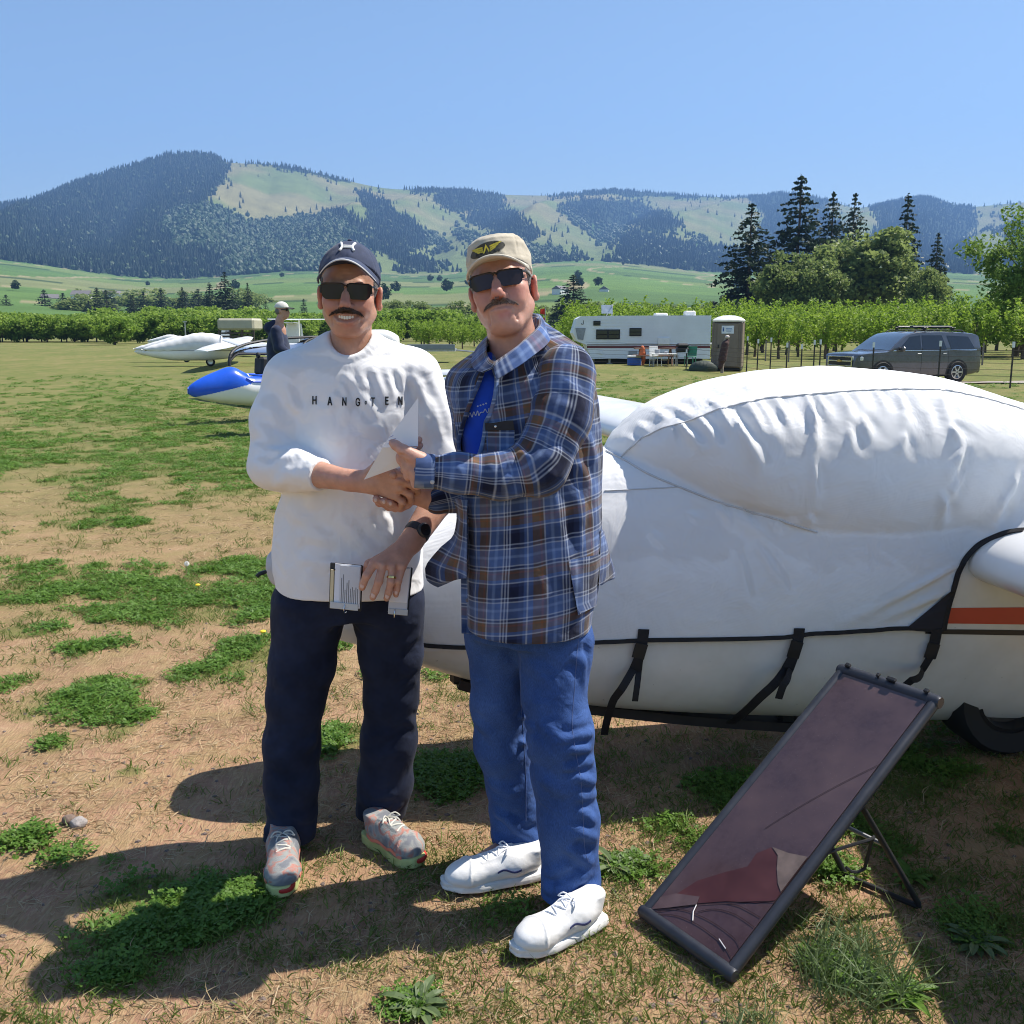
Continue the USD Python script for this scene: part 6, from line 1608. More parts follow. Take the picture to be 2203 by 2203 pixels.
# ================================================================== PEOPLE
def moved(prim, C, R):
    """a prim given in a local frame, placed at C with the frame's axes in the columns of R"""
    fn, lo, hi = prim
    c = np.array([[x, y, z] for x in (lo[0], hi[0]) for y in (lo[1], hi[1]) for z in (lo[2], hi[2])]) @ R.T + C
    return (lambda p: fn((p - C) @ R)), c.min(0), c.max(0)
def head_frame(yaw, pitch, roll):
    """yaw > 0 turns the face to the viewer's right, pitch > 0 lifts the chin, roll > 0 drops the viewer's right side"""
    y, p, r = map(math.radians, (yaw, pitch, roll))
    return rotz(y) @ rotx(-p) @ roty(r)
def finger(F, pts, r0, r1, k=.004):
    n = len(pts)
    rr = np.linspace(r0, r1, n)
    chain(F, pts, rr, k)
def px_pts(rows): return [at(a, b, c) for a, b, c in rows]
def build_head(F, C, R, smile=0.0, jaw=1.0, wide=1.0, k=.012):
    P = lambda prim, kk=k: F.add(moved(prim, C, R), kk)
    w = wide
    P(ell((0, .014, .045), (.073 * w, .094, .083)))
    P(ell((0, -.022, -.018), (.064 * w, .066, .086)), .02)
    for s in (-1, 1):
        P(cone((s * .052 * w, .004, -.050), .018, (s * .024, -.050, -.098 * jaw), .017), .025)
        P(ell((s * .040 * w, -.058, -.020), (.024, .022, .020)), .02)
        P(ell((s * .036 * w, -.060, -.048 + .006 * smile), (.021, .021 + .004 * smile, .020)), .018)
        P(cone((0, -.076, .024), .010, (s * .034, -.070, .023), .010), .012)
        P(ell((s * .0135, -.093, -.037), (.0095, .012, .0085)), .006)
    P(ell((0, -.052, -.090 * jaw), (.038, .036, .030)), .02)
    P(ell((0, -.066, -.064), (.034, .024, .028)), .015)
    P(cone((0, -.080, .016), .0095, (0, -.108, -.026), .0135), .010)
    P(ell((0, -.112, -.031), (.0135, .0115, .0115)), .006)
    for s in (-1, 1):
        F.cut(moved(ell((s * .0075, -.103, -.0455), (.0042, .006, .004)), C, R), .002)
        F.cut(moved(ell((s * .031, -.088, .004), (.017, .013, .010)), C, R), .008)     # eye sockets
        P(ell((s * .031, -.072, .004), (.0125, .0125, .0115)), .003)                   # eyeballs and lids
        # ears
        E = rotz(s * .42) @ roty(s * .14)
        e = np.array([s * .0755 * w, .018, -.004])
        P((lambda q, e=e, E=E: ell(e, (.009, .0175, .0295), E)[0](q), e - .036, e + .036), .005)
        P((lambda q, e=e, E=E: ell(e + [s * .001, -.004, -.028], (.008, .010, .011), E)[0](q), e - .05, e + .05), .006)
        cc = e + np.array([s * .010, -.001, .004])
        F.cut(moved((ell(cc, (.006, .011, .020), E)[0], cc - .025, cc + .025), C, R), .003)
    up = np.array([0, 0, .0055])
    sh = lambda m: [tuple(np.array(q) + up) for q in m]
    if smile > 0:
        m = sh([(-.032, -.0775, -.0625), (-.018, -.0885, -.0710), (0, -.0925, -.0740), (.018, -.0885, -.0710), (.032, -.0775, -.0625)])
        for p, q in zip(m[:-1], m[1:]): P(cone(np.array(p) + [0, .002, .0095], .0045, np.array(q) + [0, .002, .0095], .0045), .004)
        for p, q in zip(m[:-1], m[1:]): P(cone(np.array(p) + [0, .001, -.0115], .0052, np.array(q) + [0, .001, -.0115], .0052), .005)
        for (p, q), (r0, r1) in zip(zip(m[:-1], m[1:]), ((.0030, .0068), (.0068, .0074), (.0074, .0068), (.0068, .0030))): F.cut(moved(cone(np.array(p) + [0, -.003, 0], r0, np.array(q) + [0, -.003, 0], r1), C, R), .002)
        for s in (-1, 1):
            F.cut(moved(cone((s * .022, -.100, -.034), .0028, (s * .043, -.080, -.060), .0032), C, R), .009)
            F.cut(moved(cone((s * .043, -.082, -.052), .002, (s * .040, -.072, -.080), .0028), C, R), .008)
            for k_ in range(3): F.cut(moved(cone((s * .060, -.060, .004 - .008 * k_), .0010, (s * .070, -.040, .010 - .012 * k_), .0014), C, R), .004)
    else:
        m = sh([(-.024, -.079, -.070), (-.012, -.087, -.0675), (0, -.089, -.068), (.012, -.087, -.0675), (.024, -.079, -.069)])
        for p, q in zip(m[:-1], m[1:]): P(cone(np.array(p) + [0, .002, .006], .0048, np.array(q) + [0, .002, .006], .0048), .004)
        for p, q in zip(m[:-1], m[1:]): P(cone(np.array(p) + [0, .001, -.006], .0056, np.array(q) + [0, .001, -.006], .0056), .004)
        for p, q in zip(m[:-1], m[1:]): F.cut(moved(cone(np.array(p) + [0, -.006, 0], .0022, np.array(q) + [0, -.006, 0], .0022), C, R), .0025)
        for s in (-1, 1):
            F.cut(moved(cone((s * .022, -.098, -.038), .0024, (s * .037, -.082, -.068), .0028), C, R), .008)
            F.cut(moved(cone((s * .035, -.078, -.072), .0018, (s * .033, -.070, -.095), .0024), C, R), .008)
    for k_ in range(3): F.cut(moved(cone((-.035, -.082, .050 + .010 * k_), .0012, (.035, -.082, .050 + .010 * k_), .0012), C, R), .006)
def head_mesh_part(prims, C, R, h=.0025, warp=None, k=.004, cuts=()):
    los = np.min([p[1] for p in prims], 0) - .012; his = np.max([p[2] for p in prims], 0) + .012
    F = Field(los, his, h)
    for p in prims: F.add(p, k)
    for c in cuts: F.cut(c, .002)
    if warp: F.warp(warp, .03)
    v, f = F.mesh()
    return v @ R.T + C, f
skin_nodes = lambda base, flush: ({
    'tc': ('geometry', {}), 'a': ('attribute', {'attribute': 'flush'}), 'n': ('noise_texture', {'scale': 38.0, 'detail': 6.0, 'roughness': .65}), 'n2': ('noise_texture', {'scale': 420.0, 'detail': 3.0}),
    'n3': ('noise_texture', {'scale': 9.0, 'detail': 3.0}),
    'r': ('rgb_ramp', {'ramp': [(.3, mul(base, .84)), (.7, mul(base, 1.12))]}), 'm': ('mix', {'color2': flush}), 'ad': ('math', {'math_type': 'multiply_add', 'value2': .5, 'value3': -.17, 'use_clamp': False}), 'ad2': ('math', {'math_type': 'add', 'use_clamp': True}),
    'b': ('bump', {'strength': .30, 'distance': .0022}), 'hb': ('math', {'math_type': 'multiply_add', 'value2': .6}),
    'p': ('principled_bsdf', {'roughness': .47, 'specular_ior_level': .42, 'subsurface_weight': .14, 'subsurface_radius': (1.0, .35, .2), 'subsurface_scale': .006})},
    [('tc.position', 'n.vector'), ('tc.position', 'n2.vector'), ('tc.position', 'n3.vector'), ('n.fac', 'r.fac'), ('r.color', 'm.color1'), ('n3.fac', 'ad.value1'), ('a.fac', 'ad2.value1'), ('ad.value', 'ad2.value2'), ('ad2.value', 'm.fac'), ('m.color', 'p.base_color'),
     ('n2.fac', 'hb.value1'), ('n.fac', 'hb.value3'), ('hb.value', 'b.height'), ('b.normal', 'p.normal')])
skin_a = look('tanned_skin', *skin_nodes((.50, .275, .19), (.46, .17, .115)))
skin_b = look('fair_skin', *skin_nodes((.52, .29, .215), (.50, .19, .145)))
def flush_of(v, C, R):
    q = (v - C) @ R
    g = lambda c, s: np.exp(-((q - np.array(c)) ** 2).sum(1) / s ** 2)
    return np.clip(.85 * g((0, -.105, -.03), .022) + .6 * g((.045, -.07, -.03), .026) + .6 * g((-.045, -.07, -.03), .026) + .8 * g((.08, .02, 0), .03) + .8 * g((-.08, .02, 0), .03) + .75 * np.maximum(g((0, -.088, -.082), .012), g((.012, -.088, -.080), .012)), 0, 1)
def zgrid(fine, lo, hi, hf=.0028, hc=.010):
    z, out = lo, []
    while z < hi:
        out.append(z)
        z += hf if any(a - .005 <= z <= b for a, b in fine) else hc
    return np.array(out)
def fold_warp(F, segs, y0, y1, base=None):
    """raised folds of cloth along pixel segments (x0, y0, x1, y1, height in mm, half width in mm)"""
    sg = np.array(segs, float)
    A, B = F.hit(sg[:, 0], sg[:, 1], y0, y1), F.hit(sg[:, 2], sg[:, 3], y0, y1)
    def fn(p):
        out = np.zeros(len(p)) if base is None else base(p)
        for a, b, hgt, wd in zip(A, B, sg[:, 4] / 1000, sg[:, 5] / 1000):
            m = (p > np.minimum(a, b) - 5 * wd).all(1) & (p < np.maximum(a, b) + 5 * wd).all(1)
            if not m.any(): continue
            q = p[m] - a; ab = b - a; L2 = ab @ ab + 1e-9
            t = np.clip(q @ ab / L2, -.15, 1.15)
            d = np.linalg.norm(q - t[:, None] * ab, axis=1)
            env = np.clip((t + .15) * 4, 0, 1) * np.clip((1.15 - t) * 2.2, 0, 1)
            out[m] += hgt * env * (np.exp(-(d / wd) ** 2) - .45 * np.exp(-((d - 2.1 * wd) / (1.1 * wd)) ** 2))
        return out
    return fn
def cloth_noise(a1, f1, a2, f2, seed):
    return lambda p: a1 * (fbm(p * f1, 3, seed) - .5) * 2 + a2 * (fbm(p * f2, 3, seed + 5) - .5) * 2
def leg_chain(F, rows, Y, grow=0.0, k=.03):
    """rows: pixel y, left edge, right edge; Y: depths at the first and last row"""
    ys = np.array([r[0] for r in rows], float)
    dep = np.interp(ys, [y for y, _ in Y], [d for _, d in Y])
    P = [at((a + b) / 2, y, d) for (y, a, b), d in zip(rows, dep)]
    rad = [(b - a) / 2 * scale_at(p) for (y, a, b), p in zip(rows, P)]
    chain(F, P, rad, k, grow)
    return P, rad
def fabric(name, col, var=.12, scale=14.0, rough=.85, weave=900.0, wave_amt=.25, sheen=.15, attr=None, tone2=None, crumple=.006):
    nodes = {'tc': ('geometry', {}), 'n': ('noise_texture', {'scale': scale, 'detail': 6.0, 'roughness': .65}), 'r': ('rgb_ramp', {'ramp': [(.3, mul(col, 1 - var)), (.7, tone2 or mul(col, 1 + var))]}),
             'w': ('noise_texture', {'scale': weave, 'detail': 1.0}), 'b': ('bump', {'strength': wave_amt, 'distance': .0012}), 'cn': ('noise_texture', {'scale': 13.0, 'detail': 2.0, 'roughness': .45, 'distortion': .9}), 'cb': ('bump', {'strength': .5, 'distance': crumple}),
             'p': ('principled_bsdf', {'roughness': rough, 'specular_ior_level': .2, 'sheen_weight': sheen, 'sheen_roughness': .5})}
    links = [('tc.position', 'n.vector'), ('tc.position', 'w.vector'), ('n.fac', 'r.fac'), ('r.color', 'p.base_color'), ('w.fac', 'b.height'), ('tc.position', 'cn.vector'), ('cn.fac', 'cb.height'), ('cb.normal', 'b.normal'), ('b.normal', 'p.normal')]
    return look(name, nodes, links)
def sunglasses(t, C, R, lens=(.029, .0205), z=.006, y=-.099, gap=.034, tilt=.0):
    lm = paint('sunglass_lens', (.030, .020, .020), .12, .1, 5, spec=.4)
    fm = paint('sunglass_frame', (.010, .010, .011), .3, .1, 5)
    g = put('sunglasses', None_frame(C, R, lens, z, y, gap), fm, t, smooth=40)
    for s in (-1, 1):
        # wrapped lens: a slightly bulged rounded rectangle
        u, v_ = np.meshgrid(np.linspace(-1, 1, 17), np.linspace(-1, 1, 13), indexing='ij')
        X = s * gap + u * lens[0]; Z = z + v_ * lens[1] * (1 - .10 * (u * s)) - .002 * (u * s)
        Xq = np.clip(np.abs(u), 0, 1); corner = np.clip(np.hypot(np.maximum(Xq - .60, 0) / .40, np.maximum(np.abs(v_) - .50, 0) / .50), 0, 2)
        sh = np.where(corner > 1, 1 / np.maximum(corner, 1), 1)
        X = s * gap + (np.sign(u) * np.minimum(Xq, .60) + np.sign(u) * np.maximum(Xq - .60, 0) * sh) * lens[0]
        Z = z + (np.sign(v_) * np.minimum(np.abs(v_), .50) + np.sign(v_) * np.maximum(np.abs(v_) - .50, 0) * sh) * lens[1] * np.where(v_ < 0, 1.0, .92)
        X = s * gap + (X - s * gap) * (1 - .17 * np.clip(-v_, 0, 1))
        Yd = y + .016 * ((X / .066) ** 2) - .002 * (1 - u ** 2)
        Pf = np.stack([X, Yd, Z], -1); Pb = Pf + [0, .0022, 0]
        a, fa_ = grid_mesh(Pf); b_, fb_ = grid_mesh(Pb)
        put('lens', ((np.vstack([a, b_]) @ R.T + C), np.vstack([fa_, fb_[:, ::-1] + len(a)])), lm, g, smooth=True)
    return g
def None_frame(C, R, lens, z, y, gap):
    b = Bag()
    for s in (-1, 1):
        top_ = [(s * (gap + lens[0] * q), y - .001 + .016 * ((s * (gap + lens[0] * q) / .066) ** 2), z + lens[1] * (.93 if abs(q) < .8 else .78)) for q in np.linspace(-1, 1, 9)]
        b.add(*tube(top_, .0022, 6))
        x = s * (gap + lens[0])
        hinge = np.array([x, y + .016 * (x / .066) ** 2, z + lens[1] * .6])
        b.add(*tube(spline([hinge, hinge + [s * .006, .012, .001], (s * .076, -.03, z + .012), (s * .0775, .012, z + .010)], 14), [.0032] * 4 + [.0024] * 10, 6))
        b.add(*tube([hinge + [0, 0, .004], hinge + [s * .001, .001, -.018]], .0022, 6))
    b.add(*tube(spline([(-.006, y + .002, z + .012), (0, y - .002, z + .015), (.006, y + .002, z + .012)], 7), .0026, 6))
    v, f = b.mesh()
    return v @ R.T + C, f
def shoe(t, heel, toe, width, mats, label_prefix=None, high=.10, runner=False, up=None, name='shoe'):
    """a laced shoe from heel to toe (ground points); parts: upper, sole, toe cap, tongue, laces"""
    heel, toe = np.asarray(heel, float), np.asarray(toe, float)
    e = toe - heel; L = np.linalg.norm(e[:2]); e = unit([e[0], e[1], 0]); s = np.array([-e[1], e[0], 0]); z = np.array([0, 0, 1.0])
    R = np.stack([e, s, z], 1); o = np.array([heel[0], heel[1], min(heel[2], toe[2])])
    w = width / 2
    st = .032 if runner else .025
    def sole_fn(p):
        x = np.clip(p[..., 0], 0.012, L - .012)
        half = np.interp(x / L, [0, .05, .2, .42, .68, .85, .95, 1], [.42, .64, .74, .70, .88, .78, .50, .14]) * w
        off = np.interp(x / L, [0, .4, .75, 1], [0, .004, -.006, -.012])
        d2 = np.hypot(np.maximum(np.abs(p[..., 1] - off) - half + .012, 0), np.maximum(np.abs(p[..., 0] - x), 0)) - .012
        lift = .009 * np.clip((p[..., 0] / L - .72) / .28, 0, 1) ** 2 + (.008 * np.clip((.15 - p[..., 0] / L) / .15, 0, 1) if runner else 0)
        dz = np.abs(p[..., 2] - st / 2 - lift) - st / 2 + .005
        return np.maximum(d2, dz) - .0045 if True else d2
    F = Field((-.03, -w - .03, -.01), (L + .03, w + .03, .08), .0035); F.add((sole_fn, (-.02, -w - .02, -.005), (L + .02, w + .02, .07)), 0)
    if not runner: F.warp(lambda p: -.0018 * (np.abs(p[:, 2] - .020) < .0022), .02)
    v, f = F.mesh(); g = put(name, place_upper(L, w, st, R, o, high, runner), mats['upper'], t, smooth=True)
    put('sole', (v @ R.T + o, f), mats['sole'], g, smooth=40)
    return g, R, o, L, w, st
def upper_field(L, w, st, high, runner, grow=0.0, h=.0035):
    F = Field((-.03, -w - .03, .0), (L + .03, w + .03, high + .08), h)
    F.add(cone((L * .15, 0, st + .030), .036 * w / .05, (L * .12, 0, high), .036), .02, grow)
    F.add(cone((L * .30, 0, st + .036), .040 * w / .05, (L * .36, 0, high - .016), .030), .03, grow)
    F.add(flat_cone((L * .35, 0, st + .030), .046 * w / .05, (L * .72, -.004, st + .016), .044 * w / .05, (0, 0, 1), .92), .03, grow)
    F.add(ell((L * .78, -.005, st + .016), (L * .205, w * .97, .036)), .02, grow)
    F.cut(((lambda p: p[..., 2] - (st * .6)), (-.05, -w - .05, -.02), (L + .05, w + .05, st * .6)), .002)
    F.cut(((lambda p: (high + .008) - p[..., 2]), (-.05, -w - .05, high - .03), (L * .6, w + .05, high + .2)), .006)
    return F
def place_upper(L, w, st, R, o, high, runner):
    F = upper_field(L, w, st, high, runner)
    # stitched panels: toe cap line, eyestay
    def rel(p):
        x = p[:, 0] / L
        d = .0036 * np.exp(-((x - .74 - .05 * (p[:, 1] / w) ** 2) / .012) ** 2) * (p[:, 2] > st)
        d += .0036 * np.exp(-((np.abs(p[:, 1]) - .019 - .02 * np.clip(.62 - x, 0, 1)) / .004) ** 2) * ((x > .30) & (x < .66) & (p[:, 2] > st + .02))
        return d + .0012 * (fbm(p * 70, 2, 3) - .5)
    F.warp(rel, .02)
    v, f = F.mesh()
    return v @ R.T + o, f
def laces(g, R, o, L, w, st, high, mat, n=5, bow=True):
    F = upper_field(L, w, st, high, False, .001, .005)
    b = Bag()
    for i in range(n):
        x = L * (.62 - .26 * i / (n - 1))
        pts = []
        for yy in np.linspace(-.020, .020, 7):
            zz = np.linspace(high + .06, st, 60); q = np.stack([np.full(60, x + (.006 if i % 2 else -.006) * yy / .02), np.full(60, yy), zz], 1)
            d = F.sample(q); k = np.argmax(d < .0015); pts.append(q[k])
        b.add(*tube(pts, .0026, 6))
        if i == n - 1 and bow:
            c = np.array(pts[3])
            for s_ in (-1, 1):
                b.add(*tube(spline([c, c + [.012, s_ * .022, .014], c + [.020, s_ * .034, .002], c + [.010, s_ * .020, .002], c], 16), .0022, 5))
                b.add(*tube(spline([c, c + [.022, s_ * .012, .006], c + [.040, s_ * .022, -.012]], 10), .0020, 5))
    v, f = b.mesh()
    return put('laces', (v @ R.T + o, f), mat, g)

def whiskers(t, F, C, R, mat, n, seed, half=.046, z0=-.0405, z1=-.0530, droop=.010, name='moustache'):
    """short hairs combed down and outwards over the upper lip, rooted in the face"""
    q = np.random.default_rng(seed)
    b = Bag()
    u = np.clip(q.normal(0, .52, n), -1.05, 1.05); v = q.beta(1.3, 1.5, n)
    x = u * half * (.80 + .20 * v); z = z0 + (z1 - z0) * v - droop * np.abs(u) ** 2.2 + q.normal(0, .0011, n)
    y = np.linspace(-.135, -.03, 120)
    P = np.stack([np.repeat(x[:, None], 120, 1), np.broadcast_to(y, (n, 120)), np.repeat(z[:, None], 120, 1)], -1) @ R.T + C
    k = np.argmax(F.sample(P) < 0, 1); root = P[np.arange(n), np.maximum(k, 1)]
    for i in range(n):
        if k[i] == 0: continue
        L = q.uniform(.0045, .0075)
        d = np.array([np.sign(u[i]) * (.15 + .35 * abs(u[i])) + q.normal(0, .25), -.32, -.75 + .25 * abs(u[i])]); d /= np.linalg.norm(d)
        w = R @ d
        out = R @ np.array([u[i] * .4, -1, 0])
        p0 = root[i] - out * .001; p1 = root[i] + w * L * .5 + out * .0022; p2 = root[i] + w * L + out * .0008
        b.add(*tube([p0, p1, p2], [.00055, .00050, .00022], 3, caps=False))
    put(name, b.mesh(), mat, t)
# ---- the smiling man in the white shirt
YL = 2.80
hl = at(752, 634, YL); RL = head_frame(3, 1, 1.5)
bl = thing('person', 'man in a white long-sleeved shirt and navy cap, smiling, shaking hands with his right hand', 'person')
sh_r, sh_l = at(618, 806, YL + .02), at(888, 800, YL + .06)
el_r, wr_r = at(594, 1003, YL - .06), at(748, 1033, 2.57)
el_l, wr_l = at(990, 1005, YL + .02), at(884, 1166, 2.63)
zf = [(hl[2] - .17, hl[2] + .16), (at(800, 1110, 2.5)[2], at(800, 970, 2.5)[2]), (at(800, 1300, 2.56)[2] - .01, at(880, 1150, 2.6)[2])]
zs = zgrid(zf, .02, hl[2] + .17)
F = Field((-.80, 2.40, 0), (.02, 3.08, 2), .0032, zs)
hipz = at(750, 1255, YL)[2]
tz = np.array([hipz - .06, hipz + .05, 1.02, 1.16, 1.30, 1.42, 1.47])
cx0 = at(748, 1100, YL)[0]
F.add(stack_loft(tz, cx0, YL + .03, [.13, .14, .135, .145, .150, .12, .07], [.09, .10, .095, .105, .105, .08, .06]), .03)
F.add(cone(at(753, 770, YL + .03), .060, hl + [0, .022, -.075], .056), .02)
for a, b in ((sh_r, el_r), (sh_l, el_l)): F.add(cone(a, .052, b, .040), .03)
F.add(cone(at(690, 800, YL + .03), .055, sh_r, .050), .03); F.add(cone(at(815, 796, YL + .04), .055, sh_l, .050), .03)
m_r = el_r * .45 + wr_r * .55
chain(F, [el_r, m_r, wr_r], [.040, .0385, .0275], .012)
m_l = el_l * .55 + wr_l * .45
chain(F, [el_l, m_l, wr_l], [.041, .042, .0300], .012)
F.add(flat_cone(m_l, .042, wr_l, .030, (0, 1, 0), .85), .01)
# legs, inset under the jeans
LROW_L = [(1300, 588, 742), (1326, 589, 737), (1430, 582, 716), (1496, 576, 698), (1600, 571, 685), (1685, 572, 684), (1745, 578, 679), (1790, 578, 673), (1832, 580, 669)]
LROW_R = [(1300, 757, 911), (1326, 762, 909), (1401, 775, 905), (1496, 785, 898), (1590, 780, 895), (1685, 773, 884), (1735, 771, 869), (1768, 770, 850)]
YlegL, YlegR = [(1280, YL + .02), (1832, 2.78)], [(1280, YL + .03), (1768, 2.93)]
leg_chain(F, LROW_L, YlegL, -.018); leg_chain(F, LROW_R, YlegR, -.018)
foot_l, foot_r = on_ground(613, 1925), on_ground(896, 1866)
F.add(cone(at(624, 1850, 2.80), .04, foot_l + [0, .06, .035], .03), .02); F.add(cone(at(806, 1775, 2.93), .036, foot_r + [-.03, .04, .035], .03), .02)
build_head(F, hl, RL, smile=1.0, wide=1.07, jaw=.95)
# the shaking right hand: back of the hand to the camera
kn = px_pts([(846, 1016, 2.495), (860, 1034, 2.49), (862, 1052, 2.495), (852, 1068, 2.505)])
for kk, r in zip(kn, (.0125, .0128, .0120, .0110)):
    F.add(cone(wr_r + (kk - wr_r) * .12, .020, kk, r), .012)
F.add(cone(wr_r, .0265, (kn[1] + kn[2]) / 2 * .55 + wr_r * .45, .0235), .012)
finger(F, [kn[0]] + px_pts([(878, 1024, 2.492), (893, 1034, 2.515), (893, 1040, 2.54)]), .0112, .0090)
finger(F, [kn[1]] + px_pts([(888, 1044, 2.492), (898, 1056, 2.52), (892, 1060, 2.545)]), .0113, .0090)
finger(F, [kn[2]] + px_pts([(882, 1064, 2.498), (884, 1077, 2.525), (876, 1078, 2.55)]), .0108, .0085)
finger(F, [kn[3]] + px_pts([(866, 1080, 2.505), (862, 1090, 2.53), (852, 1088, 2.555)]), .0098, .0078)
finger(F, [wr_r * .6 + kn[0] * .4] + px_pts([(812, 1003, 2.50), (833, 990, 2.495), (846, 985, 2.50)]), .0165, .0098, .008)   # thumb
for a, b in ((0, 1), (1, 2), (2, 3)):
    m = (kn[a] + kn[b]) / 2; F.cut(ell(m + [.006, -.016, 0], (.012, .007, .0035)), .004)
# the left hand with spread fingers over the kneeboards
k2 = px_pts([(805, 1212, 2.545), (823, 1217, 2.54), (845, 1220, 2.545), (866, 1218, 2.555)])
for kk, r in zip(k2, (.0128, .0132, .0125, .0115)): F.add(cone(wr_l + (kk - wr_l) * .15, .021, kk, r), .012)
F.add(cone(wr_l, .0285, (k2[1] + k2[2]) / 2 * .6 + wr_l * .4, .023), .012)
finger(F, [k2[0]] + px_pts([(789, 1238, 2.53), (782, 1254, 2.535), (779, 1264, 2.542)]), .0120, .0092)
finger(F, [k2[1]] + px_pts([(815, 1251, 2.525), (807, 1272, 2.53), (802, 1285, 2.537)]), .0120, .0092)
finger(F, [k2[2]] + px_pts([(841, 1252, 2.53), (836, 1274, 2.535), (832, 1287, 2.542)]), .0115, .0088)
finger(F, [k2[3]] + px_pts([(857, 1250, 2.54), (854, 1268, 2.545), (852, 1279, 2.55)]), .0105, .0080)
finger(F, [wr_l * .6 + k2[0] * .4] + px_pts([(795, 1215, 2.585), (783, 1235, 2.60)]), .0165, .011, .008)
for a, b in ((0, 1), (1, 2), (2, 3)):
    m = (k2[a] + k2[b]) / 2; F.cut(ell(m + [0, -.016, -.002], (.0035, .007, .014)), .004)
def veins(p):   # tendons and veins, knuckle creases
    return .0012 * (fbm(p * 60, 3, 3) - .5) + .0007 * (fbm(p * 160, 2, 8) - .5)
F.warp(veins, .02)
bv, bf = F.mesh()
put('body', (bv, bf), skin_a, bl, smooth=True, attrs={'flush': np.clip(flush_of(bv, hl, RL), 0, 1)})
FLB = F
nail = paint('nail', (.62, .42, .34), .3, .06, 50)
def nails(t, tips):
    for (a, b, c), w in tips:
        p = at(a, b, c); q = F.hit(a, b, c - .05, c + .05)
        put('nail', (lambda m: (m[0] * [w, .0016, w * 1.25] + q + [0, -.0004, 0], m[1]))(ell_mesh((0, 0, 0), (1, 1, 1))), nail, t, smooth=True)
nails(bl, [((779, 1261, 2.54), .0055), ((802.5, 1281, 2.537), .0060), ((832.5, 1283, 2.54), .0056), ((852, 1275, 2.55), .0048), ((843, 986, 2.5), .006)])
# teeth
def teeth(t, C, R):
    for i in range(8):
        x = (i - 3.5) * .0066
        y = -.0895 + .010 * (abs(x) / .022) ** 2
        put('tooth', (lambda m: (m[0] @ R.T + C, m[1]))(box((.0066, .006, .0125 - .0007 * abs(i - 3.5)), (x, y, -.0650 + .22 * abs(x)), rotz(x * 18), bevel=.0015)), paint('teeth', (.82, .78, .68), .25, .08, 300), t)
teeth(bl, hl, RL)
# moustache
stache = paint('moustache_hair', (.12, .088, .072), .8, .7, 260, bump=.8, bump_scale=600)
def moustache(t, C, R, pts, rad, mat, warpk=.003):
    prims = [cone(a, ra, b, rb) for (a, b), (ra, rb) in zip(zip(pts[:-1], pts[1:]), zip(rad[:-1], rad[1:]))]
    fib = lambda p: warpk * (fbm(p * [260, 90, 90], 2, 4) - .5) * 2
    put('moustache', head_mesh_part(prims, C, R, .0018, fib, .004), mat, t, smooth=True)
whiskers(bl, FLB, hl, RL, stache, 1500, 5, half=.042, droop=.010, z0=-.0395, z1=-.0490)
grey_hair = paint('grey_hair', (.20, .185, .17), .7, .6, 320, bump=.9, bump_scale=700)
def side_hair(t, C, R, mat, low=-.035):
    pr = []
    for s in (-1, 1):
        pr += [ell((s * .066, -.010, .030), (.0115, .022, .028)), ell((s * .066, .045, .005), (.014, .035, .045)), cone((s * .0705, -.012, .015), .006, (s * .0690, -.014, -.006), .0035)]
    pr.append(ell((0, .085, .0), (.060, .022, .055)))
    put('hair', head_mesh_part(pr, C, R, .003, lambda p: .0035 * (fbm(p * [200, 200, 60], 2, 9) - .5) * 2, .012), mat, t, smooth=True)
side_hair(bl, hl, RL, grey_hair)
sunglasses(bl, hl, RL, lens=(.0315, .0215), z=.004, gap=.0355)
# baseball cap
navy = fabric('cap_navy', (.030, .042, .085), .18, 30, .75, 1500, .3)
def cap_crown(p0, rad, zcut, top_flat=0.0, tilt=.12):
    F = Field((-.12, -.14, .0), (.12, .15, .19), .0035)
    F.add(ell(p0, rad), 0)
    F.cut(((lambda p: p[..., 2] - (zcut + tilt * p[..., 1])), (-.2, -.2, -.1), (.2, .2, zcut + .10)), .002)
    return F
Fc = cap_crown((0, .012, .044), (.086, .108, .102), .043, 0, -.46)
for a in range(6):   # seams between the panels
    th = a * math.pi / 3 + math.pi / 6
    d_ = np.array([math.cos(th), math.sin(th)])
    Fc.warp(lambda p, d_=d_: -.0016 * np.exp(-((p[:, 0] * d_[1] - (p[:, 1] - .012) * d_[0]) / .0016) ** 2) * ((p[:, 0] * d_[0] + (p[:, 1] - .012) * d_[1]) > 0), .02)
Fc.warp(lambda p: .0035 * (fbm(p * 24, 2, 5) - .5) * 2, .02)
v, f = Fc.mesh(); cp = put('cap', (v @ RL.T + hl, f), navy, bl, smooth=True)
def visor(C, R, y_root, half, reach, z0, droop, side_drop, mat, t, th=.0035, name='visor'):
    U, V = np.meshgrid(np.linspace(-1, 1, 41), np.linspace(0, 1, 14), indexing='ij')
    X = U * half * (1 - .06 * V)
    root = y_root + .075 * (1 - np.sqrt(np.clip(1 - (U * .98) ** 2, 0, 1)))
    Yv = root - V * reach * np.sqrt(np.clip(1 - (np.abs(U)) ** 2.6, 0.0, 1))
    Z = z0 - side_drop * np.abs(U) ** 2.0 - droop * V ** 1.3 * (1 - .3 * U ** 2)
    top = np.stack([X, Yv, Z], -1); bot_ = top - [0, 0, th]
    a, fa_ = grid_mesh(top); b_, fb_ = grid_mesh(bot_)
    rim = Bag().add(a, fa_[:, ::-1]).add(b_, fb_)
    e = np.concatenate([top[:, -1], ]); rim.add(*tube(e - [0, 0, th / 2], th * .75, 6))
    v, f = rim.mesh()
    return put(name, (v @ R.T + C, f), mat, t, smooth=50)
